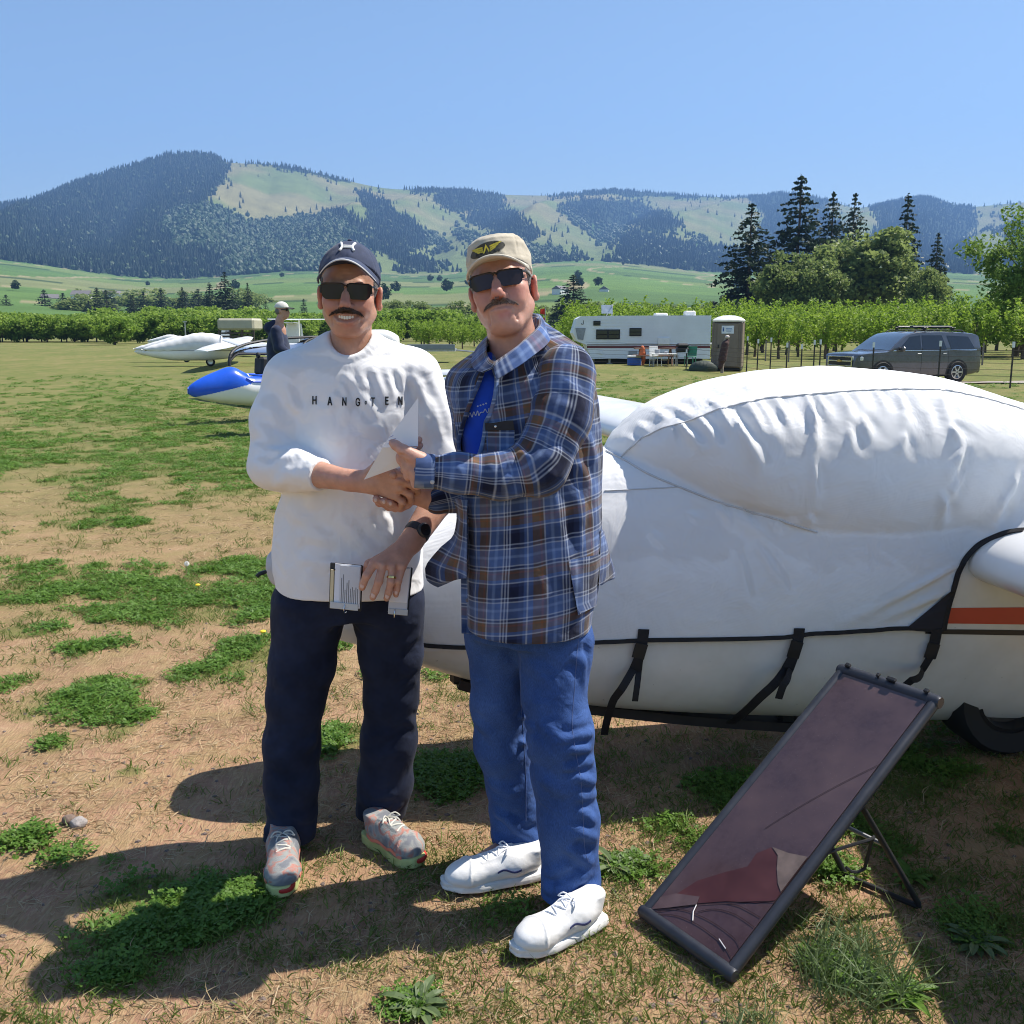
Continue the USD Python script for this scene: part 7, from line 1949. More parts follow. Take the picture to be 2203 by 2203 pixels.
vs = visor(hl, RL, -.090, .0865, .068, .094, .012, .056, navy, cp)
U = np.linspace(-1, 1, 41)
edge = np.stack([U * .0865 * .94, -.090 + .075 * (1 - np.sqrt(np.clip(1 - (U * .98) ** 2, 0, 1))) - .068 * np.sqrt(np.clip(1 - np.abs(U) ** 2.6, 0, 1)) - .001, .094 - .056 * U ** 2 - .012 * (1 - .3 * U ** 2) - .001], 1)
put('piping', (lambda m: (m[0] @ RL.T + hl, m[1]))(tube(edge[1:-1], .0024, 6)), paint('pale_piping', (.62, .62, .62), .6), vs, smooth=True)
put('button', (lambda m: (m[0] @ RL.T + hl, m[1]))(ell_mesh((0, .012, .1475), (.007, .007, .004))), navy, cp, smooth=True)
# the pale emblem: two linked curved bars
def on_crown(x, z, off=.002):
    yy = np.linspace(-.14, .0, 300); q = np.stack([np.full(300, x), yy, np.full(300, z)], 1); d = Fc.sample(q); k = np.argmax(d < off); return q[k]
eb = Bag()
for s in (-1, 1):
    arc = [on_crown(s * (.0195 - .0055 * math.cos(q) ** 2 * 1.0), .124 + .0115 * math.sin(q)) for q in np.linspace(-math.pi / 2, math.pi / 2, 9)]
    eb.add(*tube(arc, [.0036, .0040, .0040, .0036, .0032, .0036, .0040, .0040, .0036], 6))
eb.add(*tube([on_crown(x, .1265) for x in np.linspace(-.015, .015, 5)], .0026, 6)); eb.add(*tube([on_crown(x, .1215) for x in np.linspace(-.015, .015, 5)], .0026, 6))
v, f = eb.mesh(); put('emblem', (v @ RL.T + hl, f), paint('emblem_white', (.80, .79, .75), .5), cp, smooth=True)

# white shirt
F = Field((-.82, 2.45, .70), (.03, 3.12, 1.62), .0048)
rowsT = [(1272, 592, 908), (1210, 580, 907), (1149, 585, 904), (1060, 601, 893), (1000, 612, 888), (940, 616, 890), (880, 612, 894), (830, 620, 893), (790, 634, 882), (765, 672, 838)]
zz = np.array([at((a + b) / 2, y, YL)[2] for y, a, b in rowsT]); cxs = np.array([at((a + b) / 2, y, YL)[0] for y, a, b in rowsT])
rxs = np.array([(b - a) / 2 * scale_at(at(750, y, YL)) for y, a, b in rowsT])
rys = np.array([.148, .148, .146, .140, .135, .132, .128, .118, .100, .078])
F.add(stack_loft(zz, cxs, YL + .035, rxs, rys, 0, 2.35), .02)
F.add(cone(at(704, 764, YL + .035), .058, at(632, 806, YL + .025), .066), .05); F.add(cone(at(806, 763, YL + .045), .058, at(880, 802, YL + .06), .066), .05)
F.add(cone(at(753, 760, YL + .035), .070, at(753, 800, YL + .035), .09), .05)
chain(F, [at(626, 822, YL + .02), at(600, 905, YL), at(590, 1000, YL - .05)], [.076, .075, .070], .03)
mid = el_r * .70 + wr_r * .30; cuffp = el_r * .36 + wr_r * .64
chain(F, [at(590, 1000, YL - .05), mid, cuffp], [.068, .058, .0455], .025)
F.cut(((lambda p: np.maximum(-((p - cuffp) @ unit(wr_r - el_r)) + .002, np.linalg.norm(p - cuffp - unit(wr_r - el_r) * .03, axis=-1) - .062)), cuffp - .07, cuffp + .1), .002)
chain(F, [at(892, 812, YL + .06), at(925, 900, YL + .05), at(958, 985, YL + .03), at(975, 1010, YL)], [.080, .074, .062, .058], .03)
# neck opening and cuff opening
F.cut(cone(at(753, 672, YL + .035), .063, at(755, 730, YL - .026), .060), .004)
zs_n = at(753, 727, YL)[2]; xn = at(753, 708, YL)[0]
nb = np.array([[xn + .0700 * math.cos(a), YL + .018 + .068 * math.sin(a), zs_n + (.016 * math.sin(a) if math.sin(a) > 0 else -.058 * (-math.sin(a)) ** 1.4)] for a in np.linspace(0, 2 * np.pi, 33)])
chain(F, nb, np.full(33, .0090), .010)
def bump_cuff(p):
    d = np.abs(((p - at(686, 1031, 2.605)) @ unit(wr_r - el_r)))
    return .0015 * np.exp(-((d - .012) / .002) ** 2)
c3 = lambda r: (r[0] * .2588 + 500, r[1] * .2588 + 800, r[2] * .2588 + 500, r[3] * .2588 + 800, r[4], r[5])
FL = [(r[0], r[1], r[2], r[3], r[4] * .85, r[5] * 1.15) for r in [c3(r) for r in [(555, 650, 320, 640, 7, 12), (560, 690, 350, 730, 6, 10), (530, 610, 240, 545, 6, 12), (470, 830, 390, 960, 5, 10), (400, 900, 350, 960, 5, 12), (180, 470, 420, 590, 6, 16), (170, 620, 400, 660, 5, 12), (640, 780, 600, 900, 3.5, 8), (560, 800, 500, 930, 4, 9),
      (510, 230, 575, 690, 8, 14), (440, 120, 520, 330, 5, 14), (1050, 20, 1110, 160, 5, 9), (1180, -10, 1270, 210, 6, 9), (1280, 10, 1340, 190, 6, 9), (1400, 0, 1430, 190, 6, 9), (1490, 20, 1545, 220, 6, 10), (960, 40, 1195, 370, 6, 9), (925, 100, 945, 195, 5, 8), (880, 180, 800, 320, 5, 10), (935, 230, 925, 430, 5, 10),
      (470, 1130, 740, 1360, 6, 16), (540, 1360, 860, 1390, 5, 14), (1290, 1110, 1180, 1105, 6, 10), (1230, 1150, 1275, 1250, 7, 9), (1270, 1200, 1340, 1390, 6, 12), (1130, 1240, 1320, 1400, 5, 14), (900, 1230, 1110, 1450, 5, 16), (560, 1560, 880, 1600, 4, 14), (420, 1450, 470, 1750, 4, 16), (620, 1650, 640, 1800, 4, 16),
      (1560, 80, 1640, 400, 6, 10), (1660, 250, 1750, 640, 6, 10), (1590, 350, 1690, 690, 6, 10), (1720, 130, 1800, 480, 4, 12), (1580, 480, 1600, 680, 5, 10), (680, 1000, 620, 1120, 5, 14), (380, 1010, 330, 1300, 4, 18), (700, 480, 1000, 560, 3, 22), (1080, 480, 1300, 420, 3, 20)]]]
base_n = cloth_noise(.004, 9, .0012, 34, 12)
F.warp(fold_warp(F, FL, 2.4, 3.0, lambda p: base_n(p) + bump_cuff(p)), .05)
FSH = F
sv, sf = F.mesh()
white_cloth = fabric('white_jersey', (.80, .80, .80), .03, 6, .85, 1300, .15, crumple=.014)
ws = put('shirt', (sv, sf), white_cloth, bl, smooth=True)
# chest lettering follows the cloth
def lettering(parent, s, F, y0, y1, spots, hpx, mat, name='letter', bold=True, squeeze=.62, thick=.0022):
    for ch, (px_, py_) in zip(s, spots):
        m = meshkit.text_mesh(ch, 1.0, .1, bold); v = np.array(m.vertices); f = np.array(m.faces)
        v, f = trimesh.remesh.subdivide_to_size(v, f, .25)
        cxm = (v[:, 0].min() + v[:, 0].max()) / 2
        X = px_ + (v[:, 0] - cxm) * hpx * squeeze; Yp = py_ + hpx / 2 - v[:, 1] * hpx
        P = F.hit(X, Yp, y0, y1); g = F.grad(P)
        P = P + g * np.where(v[:, 2] > .05, thick, -.002)[:, None]
        put(name, (P, f), mat, parent)
ink = paint('print_black', (.012, .012, .014), .7)
lettering(ws, 'HANGTEN', FSH, 2.4, 2.95, [(677, 861), (710, 863), (741, 864), (770, 865), (802, 864), (832, 862), (861, 862)], 17, ink)
lettering(ws, 'o', FSH, 2.4, 2.95, [(787, 865)], 9, ink, 'print_mark')
# jeans
denim_d = fabric('dark_denim', (.010, .015, .036), .3, 8, .85, 1100, .35, tone2=(.021, .029, .060), sheen=.03, crumple=.012)
F = Field((-.80, 2.55, .03), (.0, 3.12, 1.02), .0052)
PLl, RLl = leg_chain(F, LROW_L, YlegL, 0, .03); PLr, RLr = leg_chain(F, LROW_R, YlegR, 0, .03)
F.add(stack_loft([hipz - .10, hipz - .02, hipz + .06], cx0, YL + .03, [.165, .192, .190], [.115, .125, .120], 0, 2.4), .04)
F.add(cone(PLl[-1] + [-.012, 0, .05], .062, PLl[-1] + [0, 0, .0], .058), .02); F.add(cone(PLr[-1] + [.0, 0, .04], .052, PLr[-1] + [0, 0, .005], .050), .02)
p5 = lambda r: (r[0] * .378 + 500, r[1] * .378 + 1250, r[2] * .378 + 500, r[3] * .378 + 1250, r[4], r[5])
JF = [p5(r) for r in [(190, 930, 330, 850, 6, 14), (480, 900, 400, 960, 6, 14), (200, 860, 300, 820, 4, 12), (185, 1420, 280, 1390, 10, 14), (210, 1480, 430, 1470, 9, 12), (450, 1440, 300, 1400, 7, 12), (250, 1330, 420, 1360, 6, 14), (200, 1260, 330, 1300, 5, 14), (1000, 790, 1045, 830, 7, 12), (750, 900, 900, 860, 5, 14), (740, 1250, 900, 1290, 6, 13), (930, 1210, 800, 1230, 6, 12),
      (720, 1330, 900, 1340, 7, 12), (960, 1270, 900, 1330, 6, 10), (250, 120, 420, 180, 4, 18), (640, 230, 520, 300, 5, 16), (700, 250, 850, 330, 5, 16), (1060, 300, 960, 380, 5, 14), (1040, 560, 940, 620, 5, 14), (240, 560, 340, 620, 4, 18)]]
F.warp(fold_warp(F, JF, 2.4, 3.1, cloth_noise(.006, 7, .0016, 26, 40)), .05)
jv, jf = F.mesh(); put('jeans', (jv, jf), denim_d, bl, smooth=True)
# belt pouch hanging behind the hip
Fp = Field((-.75, 2.70, .72), (-.45, 3.05, 1.02), .006); c_ = at(588, 1222, YL + .02)
Fp.add(ell(c_ + [.018, .02, 0], (.045, .05, .062))).warp(lambda p: .004 * (fbm(p * 20, 2) - .5) * 2)
pk = put('hip_pouch', Fp.mesh(), paint('pale_grey_cloth', (.52, .53, .55), .8, .1, 20), bl, smooth=True)
put('clip', tube(spline([at(572, 1230, YL - .01), at(560, 1234, YL - .02), at(553, 1240, YL - .02)], 6), .006, 6), black_trim, pk)
# watch and ring
ax = unit(wr_l - m_l); e1 = unit(np.cross(ax, [0, 1, 0])); e2 = np.cross(ax, e1)
wc = at(897, 1146, 2.655); wc = m_l + ax * ((wc - m_l) @ ax)
rr_ = .040 - .010 * ((wc - m_l) @ ax) / np.linalg.norm(wr_l - m_l)
Rw = np.stack([e1, e2, ax], 1)
wt = put('watch', lathe([(rr_ - .002, -.012), (rr_ + .003, -.011), (rr_ + .0045, 0), (rr_ + .003, .011), (rr_ - .002, .012)], 30, wc, Rw), paint('watch_strap', (.014, .016, .022), .55), bl, smooth=50)
fd = unit(np.array([.45, -.9, .1]) - ax * (np.array([.45, -.9, .1]) @ ax)); Rf = np.stack([unit(np.cross(ax, fd)), ax, fd], 1)
wd_ = put('watch_case', lathe([(.001, .012), (.017, .012), (.020, .009), (.020, -.004)], 26, wc + fd * (rr_ - .002), Rf @ np.diag([1, 1, 1.0])), paint('watch_black', (.02, .025, .03), .3), wt, smooth=40)
put('watch_face', lathe([(.001, .0128), (.0155, .0126), (.0156, .011)], 26, wc + fd * (rr_ - .002), Rf), dark_glass, wd_)
fa1, fb1 = k2[2], at(841, 1252, 2.53)
rc = fa1 * .30 + fb1 * .70; axr = unit(fb1 - fa1); er = unit(np.cross(axr, [0, 1, 0])); Rr = np.stack([er, np.cross(axr, er), axr], 1)
put('ring', lathe([(.0108, -.003), (.0126, -.0028), (.0130, 0), (.0126, .0028), (.0108, .003)], 22, rc, Rr), paint('gold', (.85, .58, .20), .2, .05, 5, metal=1.0), bl, smooth=50)
# running shoes
run = {'upper': look('runner_upper', {'tc': ('geometry', {}), 'n': ('noise_texture', {'scale': 16.0, 'detail': 3.0, 'distortion': .6}), 'r': ('rgb_ramp', {'ramp': [(.40, (.16, .17, .19)), (.50, (.30, .30, .28)), (.55, (.42, .17, .13)), (.60, (.26, .27, .26))]}),
                                      'w': ('voronoi_texture', {'scale': 420.0}), 'b': ('bump', {'strength': .5, 'distance': .002}), 'p': ('principled_bsdf', {'roughness': .8})},
                     [('tc.position', 'n.vector'), ('tc.position', 'w.vector'), ('n.fac', 'r.fac'), ('r.color', 'p.base_color'), ('w.distance', 'b.height'), ('b.normal', 'p.normal')]),
       'sole': paint('runner_sole', (.46, .50, .20), .6, .12, 30)}
pale_lace = paint('pale_lace', (.62, .60, .52), .8, .1, 200); red_rub = paint('red_rubber', (.42, .025, .02), .55, .1, 30)
for heel, toe in (((at(625, 1800, 2.86)[0], on_ground(618, 1935)[1] + .27, 0), on_ground(614, 1936)), (on_ground(795, 1806), on_ground(908, 1866))):
    g, R_, o_, L_, w_, st_ = shoe(bl, heel, toe, .100, run, high=.096, runner=True)
    laces(g, R_, o_, L_, w_, st_, .096, pale_lace, 5)
    v, f = ell_mesh((L_ * .90, -.004, .030), (.036, .034, .020)); v[:, 2] = np.clip(v[:, 2], .004, .036 + .0)
    put('toe_bumper', (v @ R_.T + o_, f), red_rub, g, smooth=True)
    F0 = upper_field(L_, w_, st_, .096, True, .0015, .006)
    put('overlay', (lambda m: (m[0] @ R_.T + o_, m[1]))(Bag().add(*strip(F0.snap(np.array([(L_ * q, w_ * .9 * s_, st_ + .012 + .006 * math.sin(q * 20)) for q in np.linspace(.15, .85, 16) for s_ in (1,)])), (0, 0, 1.0), .010, .002)).add(*strip(F0.snap(np.array([(L_ * q, -w_ * .9, st_ + .012 + .006 * math.sin(q * 20)) for q in np.linspace(.15, .85, 16)])), (0, 0, 1.0), .010, .002)).mesh()), paint('coral_overlay', (.62, .20, .14), .6), g)

# ---- what he holds: two small kneeboards with paper
def kneeboard(name, label, quad, Y, right=False):
    q = [np.array(at(a, b, y)) for (a, b), y in zip(quad, Y)]     # tl, tr, br, bl
    o = q[3]; ex, ey = q[2] - q[3], q[0] - q[3]; w, h = np.linalg.norm(ex), np.linalg.norm(ey); ex, ey = ex / w, ey / h
    ez = unit(np.cross(ex, ey)); ey = np.cross(ez, ex)
    Rk = np.stack([ex, ey, ez], 1); t = thing(name, label, 'kneeboard', o)
    lb = lambda size, c, bevel=.0: (lambda m: (m[0] @ Rk.T, m[1]))(box(size, c, bevel=bevel))
    return t, lb, w, h, Rk
paper = paint('paper', (.74, .74, .76), .8, .03, 8); board_black = paint('board_black', (.016, .016, .018), .5)
cream = paint('cream_paper', (.66, .55, .33), .8, .05, 10)
t, lb, w, h, Rk = kneeboard('kneeboard', 'black kneeboard with a printed sheet under the fingers, in the smiling man\'s left hand', [(716, 1211), (806, 1211), (776, 1316), (706, 1309)], [2.60, 2.575, 2.565, 2.59])
put('board', lb((w, h, .005), (w / 2, h / 2, -.004), .004), board_black, t)
put('pad', lb((.010, h * .72, .004), (.010, h * .50, .0015), .001), cream, t)
pp = put('sheet', lb((w * .80, h * .93, .0022), (w * .58, h * .53, .0025), .001), paper, t)
put('sheet', lb((w * .62, h * .86, .002), (w * .66, h * .54, .0052), .001), paint('grey_paper', (.60, .60, .61), .8, .04, 9), t)
for i in range(10):
    ll = [.75, .86, .40, .62, .70, .45, .5, .42, .5, .46][i] * h * .72
    put('print_line', lb((.0013, ll, .0004), (w * (.42 + .055 * i), h * .16 + ll / 2, .0065)), ink, pp)
put('clip_plate', lb((w * .86, .018, .003), (w * .52, .012, .0075), .001), paint('pale_clip', (.50, .50, .48), .4), t)
put('clip_ring', (lambda m: (m[0] @ Rk.T, m[1]))(tube(spline([(w * .55, .016, .009), (w * .55, .004, .013), (w * .55, -.006, .006), (w * .55, -.004, -.002)], 10), .0018, 6)), chrome, t)
for yy in (.10, .86): put('rivet', lb((.005, .004, .002), (w * .17, h * yy, .0045), .0008), board_black, t)
t, lb, w, h, Rk = kneeboard('kneeboard', 'narrow pale kneeboard under the little finger of the smiling man\'s left hand', [(881, 1228), (903, 1232), (879, 1326), (832, 1322)], [2.60, 2.60, 2.575, 2.57])
put('board', lb((w * .92, h, .006), (w * .52, h / 2, -.004), .003), board_black, t)
put('sheet', lb((w * .86, h * .96, .004), (w * .47, h * .52, .0015), .002), _mats['grey_paper'], t)
put('sheet', lb((w * .80, h * .70, .002), (w * .47, h * .62, .0048), .001), paper, t)
put('clip_plate', lb((w * .9, .016, .003), (w * .5, .010, .0045), .001), _mats['pale_clip'], t)
put('clip_ring', (lambda m: (m[0] @ Rk.T, m[1]))(tube(spline([(w * .35, .016, .006), (w * .35, .004, .010), (w * .35, -.006, .004), (w * .35, -.004, -.004)], 10), .0018, 6)), chrome, t)
# ---- the man in the plaid shirt
YR = 2.52
hr = at(1081, 622, 2.56); RR = head_frame(-9, 9, -10.5)
br = thing('person', 'man in an open blue plaid shirt, tan cap and blue jeans, handing over a paper', 'person')
nk = at(1108, 735, YR + .05)
shl, shr = at(1218, 806, YR - .02), at(1012, 836, YR + .10)
elL, wrL = at(1150, 1012, 2.42), at(934, 1014, 2.385)
elR, wrR = at(1040, 1035, 2.64), at(934, 1078, 2.575)
hz = at(1140, 1330, YR)[2]
zf = [(hr[2] - .18, hr[2] + .16), (at(860, 1100, 2.4)[2], at(860, 940, 2.4)[2])]
F = Field((-.36, 2.10, 0), (.32, 2.85, 2), .0032, zgrid(zf, .02, hr[2] + .17))
cR = lambda px, py: at(px, py, YR)
F.add(stack_loft([hz - .05, hz + .1, hz + .25, hz + .4, cR(1130, 800)[2]], [cR(1140, 1330)[0], cR(1140, 1250)[0], cR(1140, 1100)[0], cR(1135, 950)[0], cR(1125, 800)[0]], YR + .03, [.10, .10, .105, .10, .085], [.085, .085, .085, .08, .06], 0), .03)
F.add(cone(at(1112, 775, YR + .06), .066, hr + RR @ np.array([0, .020, -.075]), .060), .02)
F.add(cone(at(1130, 800, YR + .05), .042, shl, .042), .03); F.add(cone(at(1090, 810, YR + .07), .042, shr, .042), .03)
F.add(cone(shl, .050, elL, .040), .03); F.add(cone(shr, .050, elR, .040), .03)
chain(F, [elL, elL * .5 + wrL * .5, wrL], [.040, .038, .030], .012); chain(F, [elR, elR * .5 + wrR * .5, wrR], [.038, .034, .026], .012)
RROW_N = [(1340, 1128, 1256), (1378, 1116, 1274), (1430, 1119, 1266), (1491, 1125, 1256), (1576, 1136, 1275), (1661, 1145, 1277), (1767, 1159, 1287), (1894, 1170, 1287), (1952, 1165, 1287)]
RROW_F = [(1330, 1002, 1140), (1372, 1006, 1136), (1512, 1015, 1132), (1600, 1024, 1138), (1682, 1048, 1148), (1740, 1056, 1156), (1788, 1060, 1160), (1805, 1066, 1162)]
YN, YF_ = [(1340, YR + .03), (1560, 2.47), (1952, 2.47)], [(1330, YR + .09), (1805, 2.70)]
leg_chain(F, RROW_N, YN, -.018); leg_chain(F, RROW_F, YF_, -.018)
F.add(cone(at(1232, 1955, 2.47), .04, on_ground(1140, 2045) + [0, 0, .035], .03), .02); F.add(cone(at(1112, 1818, 2.70), .038, on_ground(1000, 1905) + [0, 0, .035], .03), .02)
build_head(F, hr, RR, smile=0, wide=1.06, jaw=1.04)
# the left hand over the paper: thumb on this side, fingers behind
pc = at(893, 1004, 2.395)
F.add(cone(wrL, .0290, pc, .0290), .012); F.add(flat_cone(pc, .030, at(872, 985, 2.40), .024, (0, 1, 0), .7), .012)
F.add(cone(at(905, 1022, 2.375), .022, at(898, 1040, 2.385), .016), .014)
F.add(cone(at(905, 990, 2.375), .0205, at(876, 974, 2.372), .0160), .012)
finger(F, px_pts([(884, 980, 2.375), (866, 968, 2.37), (852, 958, 2.375), (845, 953, 2.38)]), .0152, .0100, .006)
for i, (a, b, c) in enumerate([((868, 980, 2.42), (882, 962, 2.435), (901, 946, 2.43)), ((868, 994, 2.42), (886, 975, 2.445), (903, 958, 2.44)), ((872, 1010, 2.425), (892, 996, 2.45), (906, 985, 2.44)), ((880, 1026, 2.42), (892, 1020, 2.445), (904, 1012, 2.44))]):
    finger(F, [at(878, 1000 + 8 * i, 2.405)] + px_pts([a, b, c]), .0120, .0090, .005)
F.cut(cone(at(862, 977, 2.362), .0022, at(880, 986, 2.348), .003), .004)
F.cut(cone(at(885, 988, 2.348), .002, at(892, 994, 2.345), .002), .004)
# the right hand, clasped from behind
pr_ = at(874, 1052, 2.548)
F.add(flat_cone(wrR, .027, pr_, .034, (0, 1, 0), .7), .012); F.add(flat_cone(pr_, .034, at(838, 1046, 2.543), .030, (0, 1, 0), .55), .012)
for (a, b, c), r in zip([((868, 1084, 2.56), (836, 1090, 2.548), (809, 1074, 2.507)), ((872, 1085, 2.555), (850, 1093, 2.545), (826, 1078, 2.506)), ((878, 1085, 2.55), (862, 1094, 2.54), (840, 1082, 2.508)), ((840, 1080, 2.565), (816, 1082, 2.555), (789, 1064, 2.517))], (.0115, .0112, .0102, .0110)):
    finger(F, [pr_ * .6 + at(*a) * .4] + px_pts([a, b, c]), r * 1.1, r * .86, .005)
finger(F, px_pts([(884, 1040, 2.53), (872, 1022, 2.515), (858, 1018, 2.505), (846, 1022, 2.485)]), .0150, .0098, .006)
F.warp(veins, .02)
bv, bf = F.mesh()
FRB = F
put('body', (bv, bf), skin_b, br, smooth=True, attrs={'flush': flush_of(bv, hr, RR)})
def nails_on(F, t, tips):
    for (a, b, c), w in tips:
        q = F.hit(a, b, c - .05, c + .05); put('nail', (lambda m: (m[0] * [w, .0016, w * 1.2] + q + [0, -.0004, 0], m[1]))(ell_mesh((0, 0, 0), (1, 1, 1))), nail, t, smooth=True)
nails_on(F, br, [((808, 1076, 2.5), .0046), ((826, 1080, 2.5), .0046), ((840, 1084, 2.5), .0042)])
whiskers(br, FRB, hr, RR, paint('grey_moustache', (.20, .15, .13), .8, .7, 260), 1300, 6, half=.040, droop=.010, z0=-.0420, z1=-.0520)
side_hair(br, hr, RR, paint('silver_hair', (.36, .35, .33), .65, .5, 320, bump=.9, bump_scale=700))
sunglasses(br, hr, RR, lens=(.0300, .0200), z=.004, gap=.0350)
# field cap with a flat top
khaki = fabric('cap_khaki', (.50, .445, .345), .10, 22, .85, 1300, .35)
dirty_k = khaki
Fk = Field((-.12, -.14, .0), (.12, .16, .17), .0035)
zc_ = np.array([.020, .050, .085, .108, .118])
Fk.add(stack_loft(zc_, 0, [.012, .012, .010, .008, .008], [.0815, .0830, .0800, .0735, .0590], [.105, .106, .101, .093, .076]), 0)
Fk.add(ell((0, .010, .109), (.069, .088, .020)), .014)
Fk.cut(((lambda p: p[..., 2] - (.036 - .22 * p[..., 1])), (-.2, -.2, -.1), (.2, .2, .07)), .002)
Fk.warp(lambda p: .0055 * (fbm(p * 26, 3, 15) - .5) * 2 - .0018 * np.exp(-((p[:, 2] - .104) / .0022) ** 2) - .0016 * np.exp(-((p[:, 2] - .062) / .0018) ** 2) - .0016 * np.exp(-((np.abs(p[:, 0]) - .058) / .0018) ** 2) * (p[:, 2] > .068), .02)
v, f = Fk.mesh(); ck = put('cap', (v @ RR.T + hr, f), khaki, br, smooth=True)
vk = visor(hr, RR, -.0915, .0835, .050, .060, .006, .026, fabric('visor_khaki', (.60, .55, .45), .06, 20, .8, 1300, .3), ck, th=.004)
def on_cap(x, z, off=.0015):
    yy = np.linspace(-.14, .02, 400); q = np.stack([np.full(400, x), yy, np.full(400, z)], 1); d = Fk.sample(q); k = np.argmax(d < off); return q[k]
def patch(poly, mat, name, off, par):
    from shapely.geometry import Polygon
    v_, f_ = trimesh.creation.triangulate_polygon(Polygon(poly), engine='earcut')
    vv, ff = trimesh.remesh.subdivide_to_size(np.c_[v_, np.zeros(len(v_))], f_, .006)
    P = np.array([on_cap(a, b, off) for a, b in vv[:, :2]])
    back = P + np.array([0, .003, 0])
    B_ = Bag().add(P, ff).add(back, ff[:, ::-1]); w_, g_ = B_.mesh(); return put(name, (w_ @ RR.T + hr, g_), mat, par)
ov = [(-.012 + .046 * math.cos(q), .083 + .0165 * math.sin(q) + .10 * .046 * math.cos(q)) for q in np.linspace(0, 2 * np.pi, 30)[:-1]]
pt = patch(ov, paint('patch_dark', (.075, .072, .06), .85, .3, 60), 'emblem_patch', .0012, ck)
gold_t = paint('gold_thread', (.56, .46, .05), .7, .2, 80)
cxp, czp = -.012, .084
for s in (-1, 1):
    for k_ in range(3):
        a0, b0 = cxp + s * .009, czp + .004 - .005 * k_
        L_ = .030 - .006 * k_
        patch([(a0, b0 + .0022), (a0 + s * L_, b0 + .0065 + .003 * s), (a0 + s * (L_ - .004), b0 + .0015 + .003 * s), (a0, b0 - .0016)][::s], gold_t, 'wing_stitch', .0024, pt)
patch([(cxp - .010, czp - .010), (cxp, czp + .011), (cxp + .010, czp - .010), (cxp + .005, czp - .010), (cxp, czp + .003), (cxp - .005, czp - .010)], gold_t, 'wing_stitch', .0028, pt)
for k_ in range(6):
    xx = cxp - .030 + .0115 * k_
    patch([(xx, czp - .0125), (xx + .003, czp - .0055), (xx + .006, czp - .0125), (xx + .004, czp - .0125), (xx + .003, czp - .009), (xx + .002, czp - .0125)], ink, 'letter_stitch', .0030, pt)

# ---- plaid flannel
def stripes(pfx, nodes, links, coord, ramp):
    nodes |= {pfx + 'f': ('math', {'math_type': 'fraction'}), pfx + 'r': ('rgb_ramp', {'ramp': ramp})}
    links += [(coord, pfx + 'f.value1'), (pfx + 'f.value', pfx + 'r.fac')]
def bands(seq, soft=.012):
    out, e = [], 0.0
    tot = sum(w for w, _ in seq)
    for w, c in seq:
        a, b = e / tot, (e + w) / tot
        q = min(soft, (b - a) * .3)
        out += [(a + q, c), (b - q, c)]; e += w
    return out
NV, BL, LB, BR, RU, WH, DK = (.026, .038, .090), (.070, .120, .27), (.17, .25, .44), (.125, .085, .058), (.20, .085, .042), (.38, .42, .50), (.010, .013, .034)
warp_ = bands([(.13, BR), (.03, RU), (.05, BR), (.02, WH), (.10, BL), (.05, LB), (.10, BL), (.016, WH), (.035, NV), (.016, WH), (.035, NV), (.016, WH), (.16, DK), (.08, NV), (.05, BL), (.016, WH), (.08, BL)])
weft_ = bands([(.11, BR), (.025, RU), (.04, BR), (.018, WH), (.05, NV), (.016, WH), (.14, BL), (.05, LB), (.12, BL), (.016, WH), (.06, NV), (.016, WH), (.20, DK), (.07, NV), (.016, WH), (.06, BL)])
nodes = {'a': ('attribute', {'attribute': 'cloth'}), 's': ('separate_xyz', {}), 'tc': ('geometry', {}), 'n': ('noise_texture', {'scale': 30.0, 'detail': 4.0}), 'w': ('noise_texture', {'scale': 1000.0, 'detail': 1.0}),
         'm': ('mix', {'fac': .5}), 'v': ('map_range', {'from_min': .3, 'from_max': .7, 'to_min': .82, 'to_max': 1.18}), 'vm': ('vector_math', {'math_type': 'scale'}), 'b': ('bump', {'strength': .3, 'distance': .0015}), 'cn': ('noise_texture', {'scale': 13.0, 'detail': 2.0, 'roughness': .45, 'distortion': .9}), 'cb': ('bump', {'strength': .5, 'distance': .014}),
         'tw': ('wave_texture', {'scale': 160.0, 'bands_direction': 'diagonal'}), 'tm': ('map_range', {'to_min': .46, 'to_max': .54}),
         'p': ('principled_bsdf', {'roughness': .9, 'specular_ior_level': .15, 'sheen_weight': .2, 'sheen_roughness': .4})}
links = [('a.vector', 's.vector'), ('tc.position', 'n.vector'), ('tc.position', 'w.vector'), ('n.fac', 'v.value')]
stripes('u', nodes, links, 's.x', warp_); stripes('v', nodes, links, 's.y', weft_)
nodes['vr2'] = nodes.pop('vr'); nodes['vf2'] = nodes.pop('vf')
links = [(a.replace('vr.', 'vr2.').replace('vf.', 'vf2.'), b.replace('vr.', 'vr2.').replace('vf.', 'vf2.')) for a, b in links]
links += [('ur.color', 'm.color1'), ('vr2.color', 'm.color2'), ('m.color', 'vm.vector1'), ('v.result', 'vm.scale'), ('vm.vector', 'p.base_color'), ('w.fac', 'b.height'), ('tc.position', 'cn.vector'), ('cn.fac', 'cb.height'), ('cb.normal', 'b.normal'), ('b.normal', 'p.normal')]
plaid = look('plaid_flannel', nodes, links)
PERIOD = .135
def cloth_attr(u, v): return np.stack([np.asarray(u) / PERIOD + 40, np.asarray(v) / PERIOD + 40, np.zeros(len(u))], 1)

